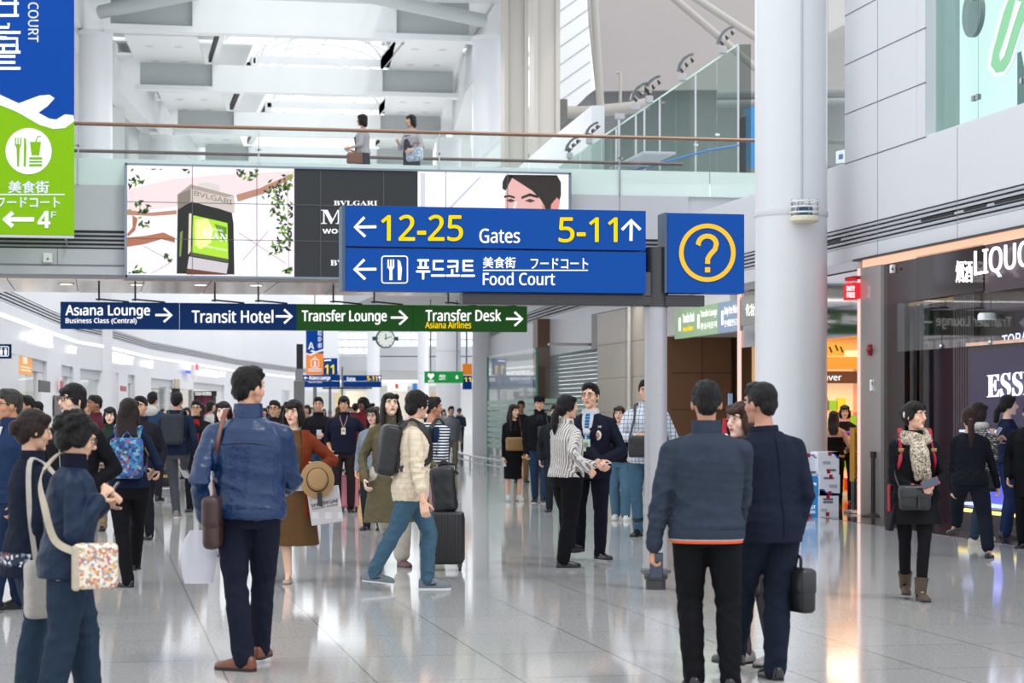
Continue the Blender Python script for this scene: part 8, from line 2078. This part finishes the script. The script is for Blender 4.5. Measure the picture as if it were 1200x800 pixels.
# ---- the mid-distance people between the foreground figures
def extra(lab, x, hy, d, face, sex, kind, hc, topc, botc, skin='#cf9f86', head=None, gl=False, res=.014, **k):
    H = CAM_H + (HORIZON - hy) * d / FPX
    p = Person(lab, x, 484 + FPX * CAM_H / d, d=d, face=face, head=head, H=max(1.5, min(1.86, H)), sex=sex, skin=skin, res=res, **k)
    p.body(abs((face + 180) % 360 - 180) < 60); p.hair(kind, hc); p.top(cloth(topc), 'top', ease=.03, hem=.84, collar=.03 if sex == 'm' else None); p.trousers(cloth(botc), ease=.014); p.shoes(blackshoe)
    if gl: p.glasses()
    return p
extra('dark-haired man in black behind the grey-haired man at the left edge', 31, 463, 24, 230, 'm', 'short', '#141111', '#1a1b20', '#1b1c24', '#a8785a')
extra('man in maroon with dark skin between the jacket men and the nearest left column', 112, 463, 30, 235, 'm', 'short', '#141111', '#5a2530', '#23232c', '#8f5f44')
extra('bald man in grey behind the nearest left column', 101, 468, 33, 150, 'm', 'crop', '#6a625c', '#5a5a5e', '#2a2a30', '#c08f74')
p = extra('man in a dark suit partly hidden behind the woman with the blue backpack', 165, 464, 25, 188, 'm', 'short', '#151112', '#22222c', '#20202a', '#c9977c')
p = extra('man in a navy jacket with a white hood seen from behind at the perfume stand', 178.5, 459, 36, 5, 'm', 'short', '#171413', '#2b4666', '#23262e')
mb = MB(); mb.ball(p.tp(Vector((0, -.11, 1.42))), (.13, .07, .09), 16, 10); p.cloth_union(mb, 'hood', cloth('#d5d3cf'), .005)
p = extra('man in glasses and a black jacket over a red top left of the blue-jacketed man', 230, 469, 32, 178, 'm', 'short', '#151112', '#17171b', '#1d1d24', '#c99a7a', gl=True)
b = MB(); b.loft([[p.front(x, z, .004) for x in (-w, w)] + [p.front(x, z, .010) for x in (w, -w)] for z, w in ((1.0, .05), (1.2, .06), (1.36, .065), (1.43, .05))]); p.raw(b, 'red_top', cloth('#9c1a24'))
p = extra('woman with dark plum hair in a white top just left of the blue-jacketed man', 262, 470, 22, 184, 'f', 'long', '#24131a', '#d6d4d6', '#c9c6c6', '#e6c4b2')
extra('man in glasses and black just right of the blue-jacketed man', 322, 469, 29, 190, 'm', 'short', '#171313', '#1c1c22', '#202028', '#bf8f70', gl=True)
p = extra('man in a black tee holding a phone left of the man in the navy polo', 373, 465, 34, 178, 'm', 'short', '#171212', '#15151a', '#2e5274', '#c08e70', handL=(-.1, .25, 1.1))
phone(p, 'phone of the man in the black tee', p.grip[-1] + Vector((0, .02, .02)), (0, .4, 1), mat('phone_pale', '#c9ccd6'))
extra('woman in glasses and a grey-blue top left of the woman in the trench coat', 437, 477, 27, 195, 'f', 'long', '#2a1f20', '#8b97a6', '#2c2c34', '#d9ae98', gl=True)
extra('dark-skinned man in black and red beyond the man in the navy polo', 425, 467, 40, 200, 'm', 'curly', '#120f0e', '#7a1f2a', '#1f1f26', '#5a3826')
extra('woman partly hidden between the striped blouse and the navy blazer', 651, 474, 32, 185, 'm', 'short', '#1c1513', '#22252e', '#2a2d36', '#c9987e')
extra('dark-haired man looking left between the two men at the left edge', 44, 470, 34, 250, 'm', 'short', '#151111', '#2a2c34', '#22242c', '#b5876a')
extra('small woman in pale grey beyond the man with the grey backpack', 219, 477, 48, 185, 'f', 'long', '#2a1d18', '#c9c6c6', '#3a3a42', '#e0b8a2')
extra('woman in a tan jacket beyond the brown-haired woman in rust', 360, 474, 55, 190, 'f', 'bob', '#2d1d18', '#8f7a62', '#2c2c34')
# ---- the crowd at the far end, each one separate
cr = random.Random(21)
tops = ['#2b2f3a', '#d8d6d3', '#6a2a33', '#34506f', '#1a1a1f', '#b7a58c', '#3f4a3a', '#8b8f98', '#c2c5cc', '#46382f', '#233049', '#a23b3b', '#e0ddd6']
hues = ['#151112', '#1c1513', '#2a1a15', '#3c2a20', '#0f0d0d', '#5a4636']
xs_ = [236, 246, 254, 299, 308, 316, 333, 340, 347, 354, 364, 381, 388, 393, 399, 413, 418, 430, 444, 451, 458, 466, 486, 494, 212, 200, 190, 270, 281, 290, 326, 407, 436, 530, 512, 503]
sides = ['blue-jacketed man', 'gate signs', 'round clock']
used = set()
for n_, x in enumerate(xs_):
    d = cr.uniform(48, 96); f = cr.choice([175, 180, 185, 200, 160, 0, 5, 340, 250, 95]); sx = cr.choice('mf'); tc_ = cr.choice(tops); hc2 = cr.choice(hues)
    k_ = cr.choice(['short', 'bowl', 'short', 'side']) if sx == 'm' else cr.choice(['long', 'bob', 'pony', 'long'])
    hy = 484 - (cr.uniform(1.58, 1.78) - CAM_H) * FPX / d
    extra('small far figure in the crowd down the hall, only head and shoulders showing', x + cr.uniform(-2, 2), hy, d, f, sx, k_, hc2, tc_, cr.choice(['#22242c', '#2f4f70', '#3a3432', '#8f8878']), cr.choice(['#cf9f86', '#e0b8a2', '#b5876a', '#d9ae98']), res=.02, group='far crowd down the hall')
bpy.data.scenes.remove(TMP)
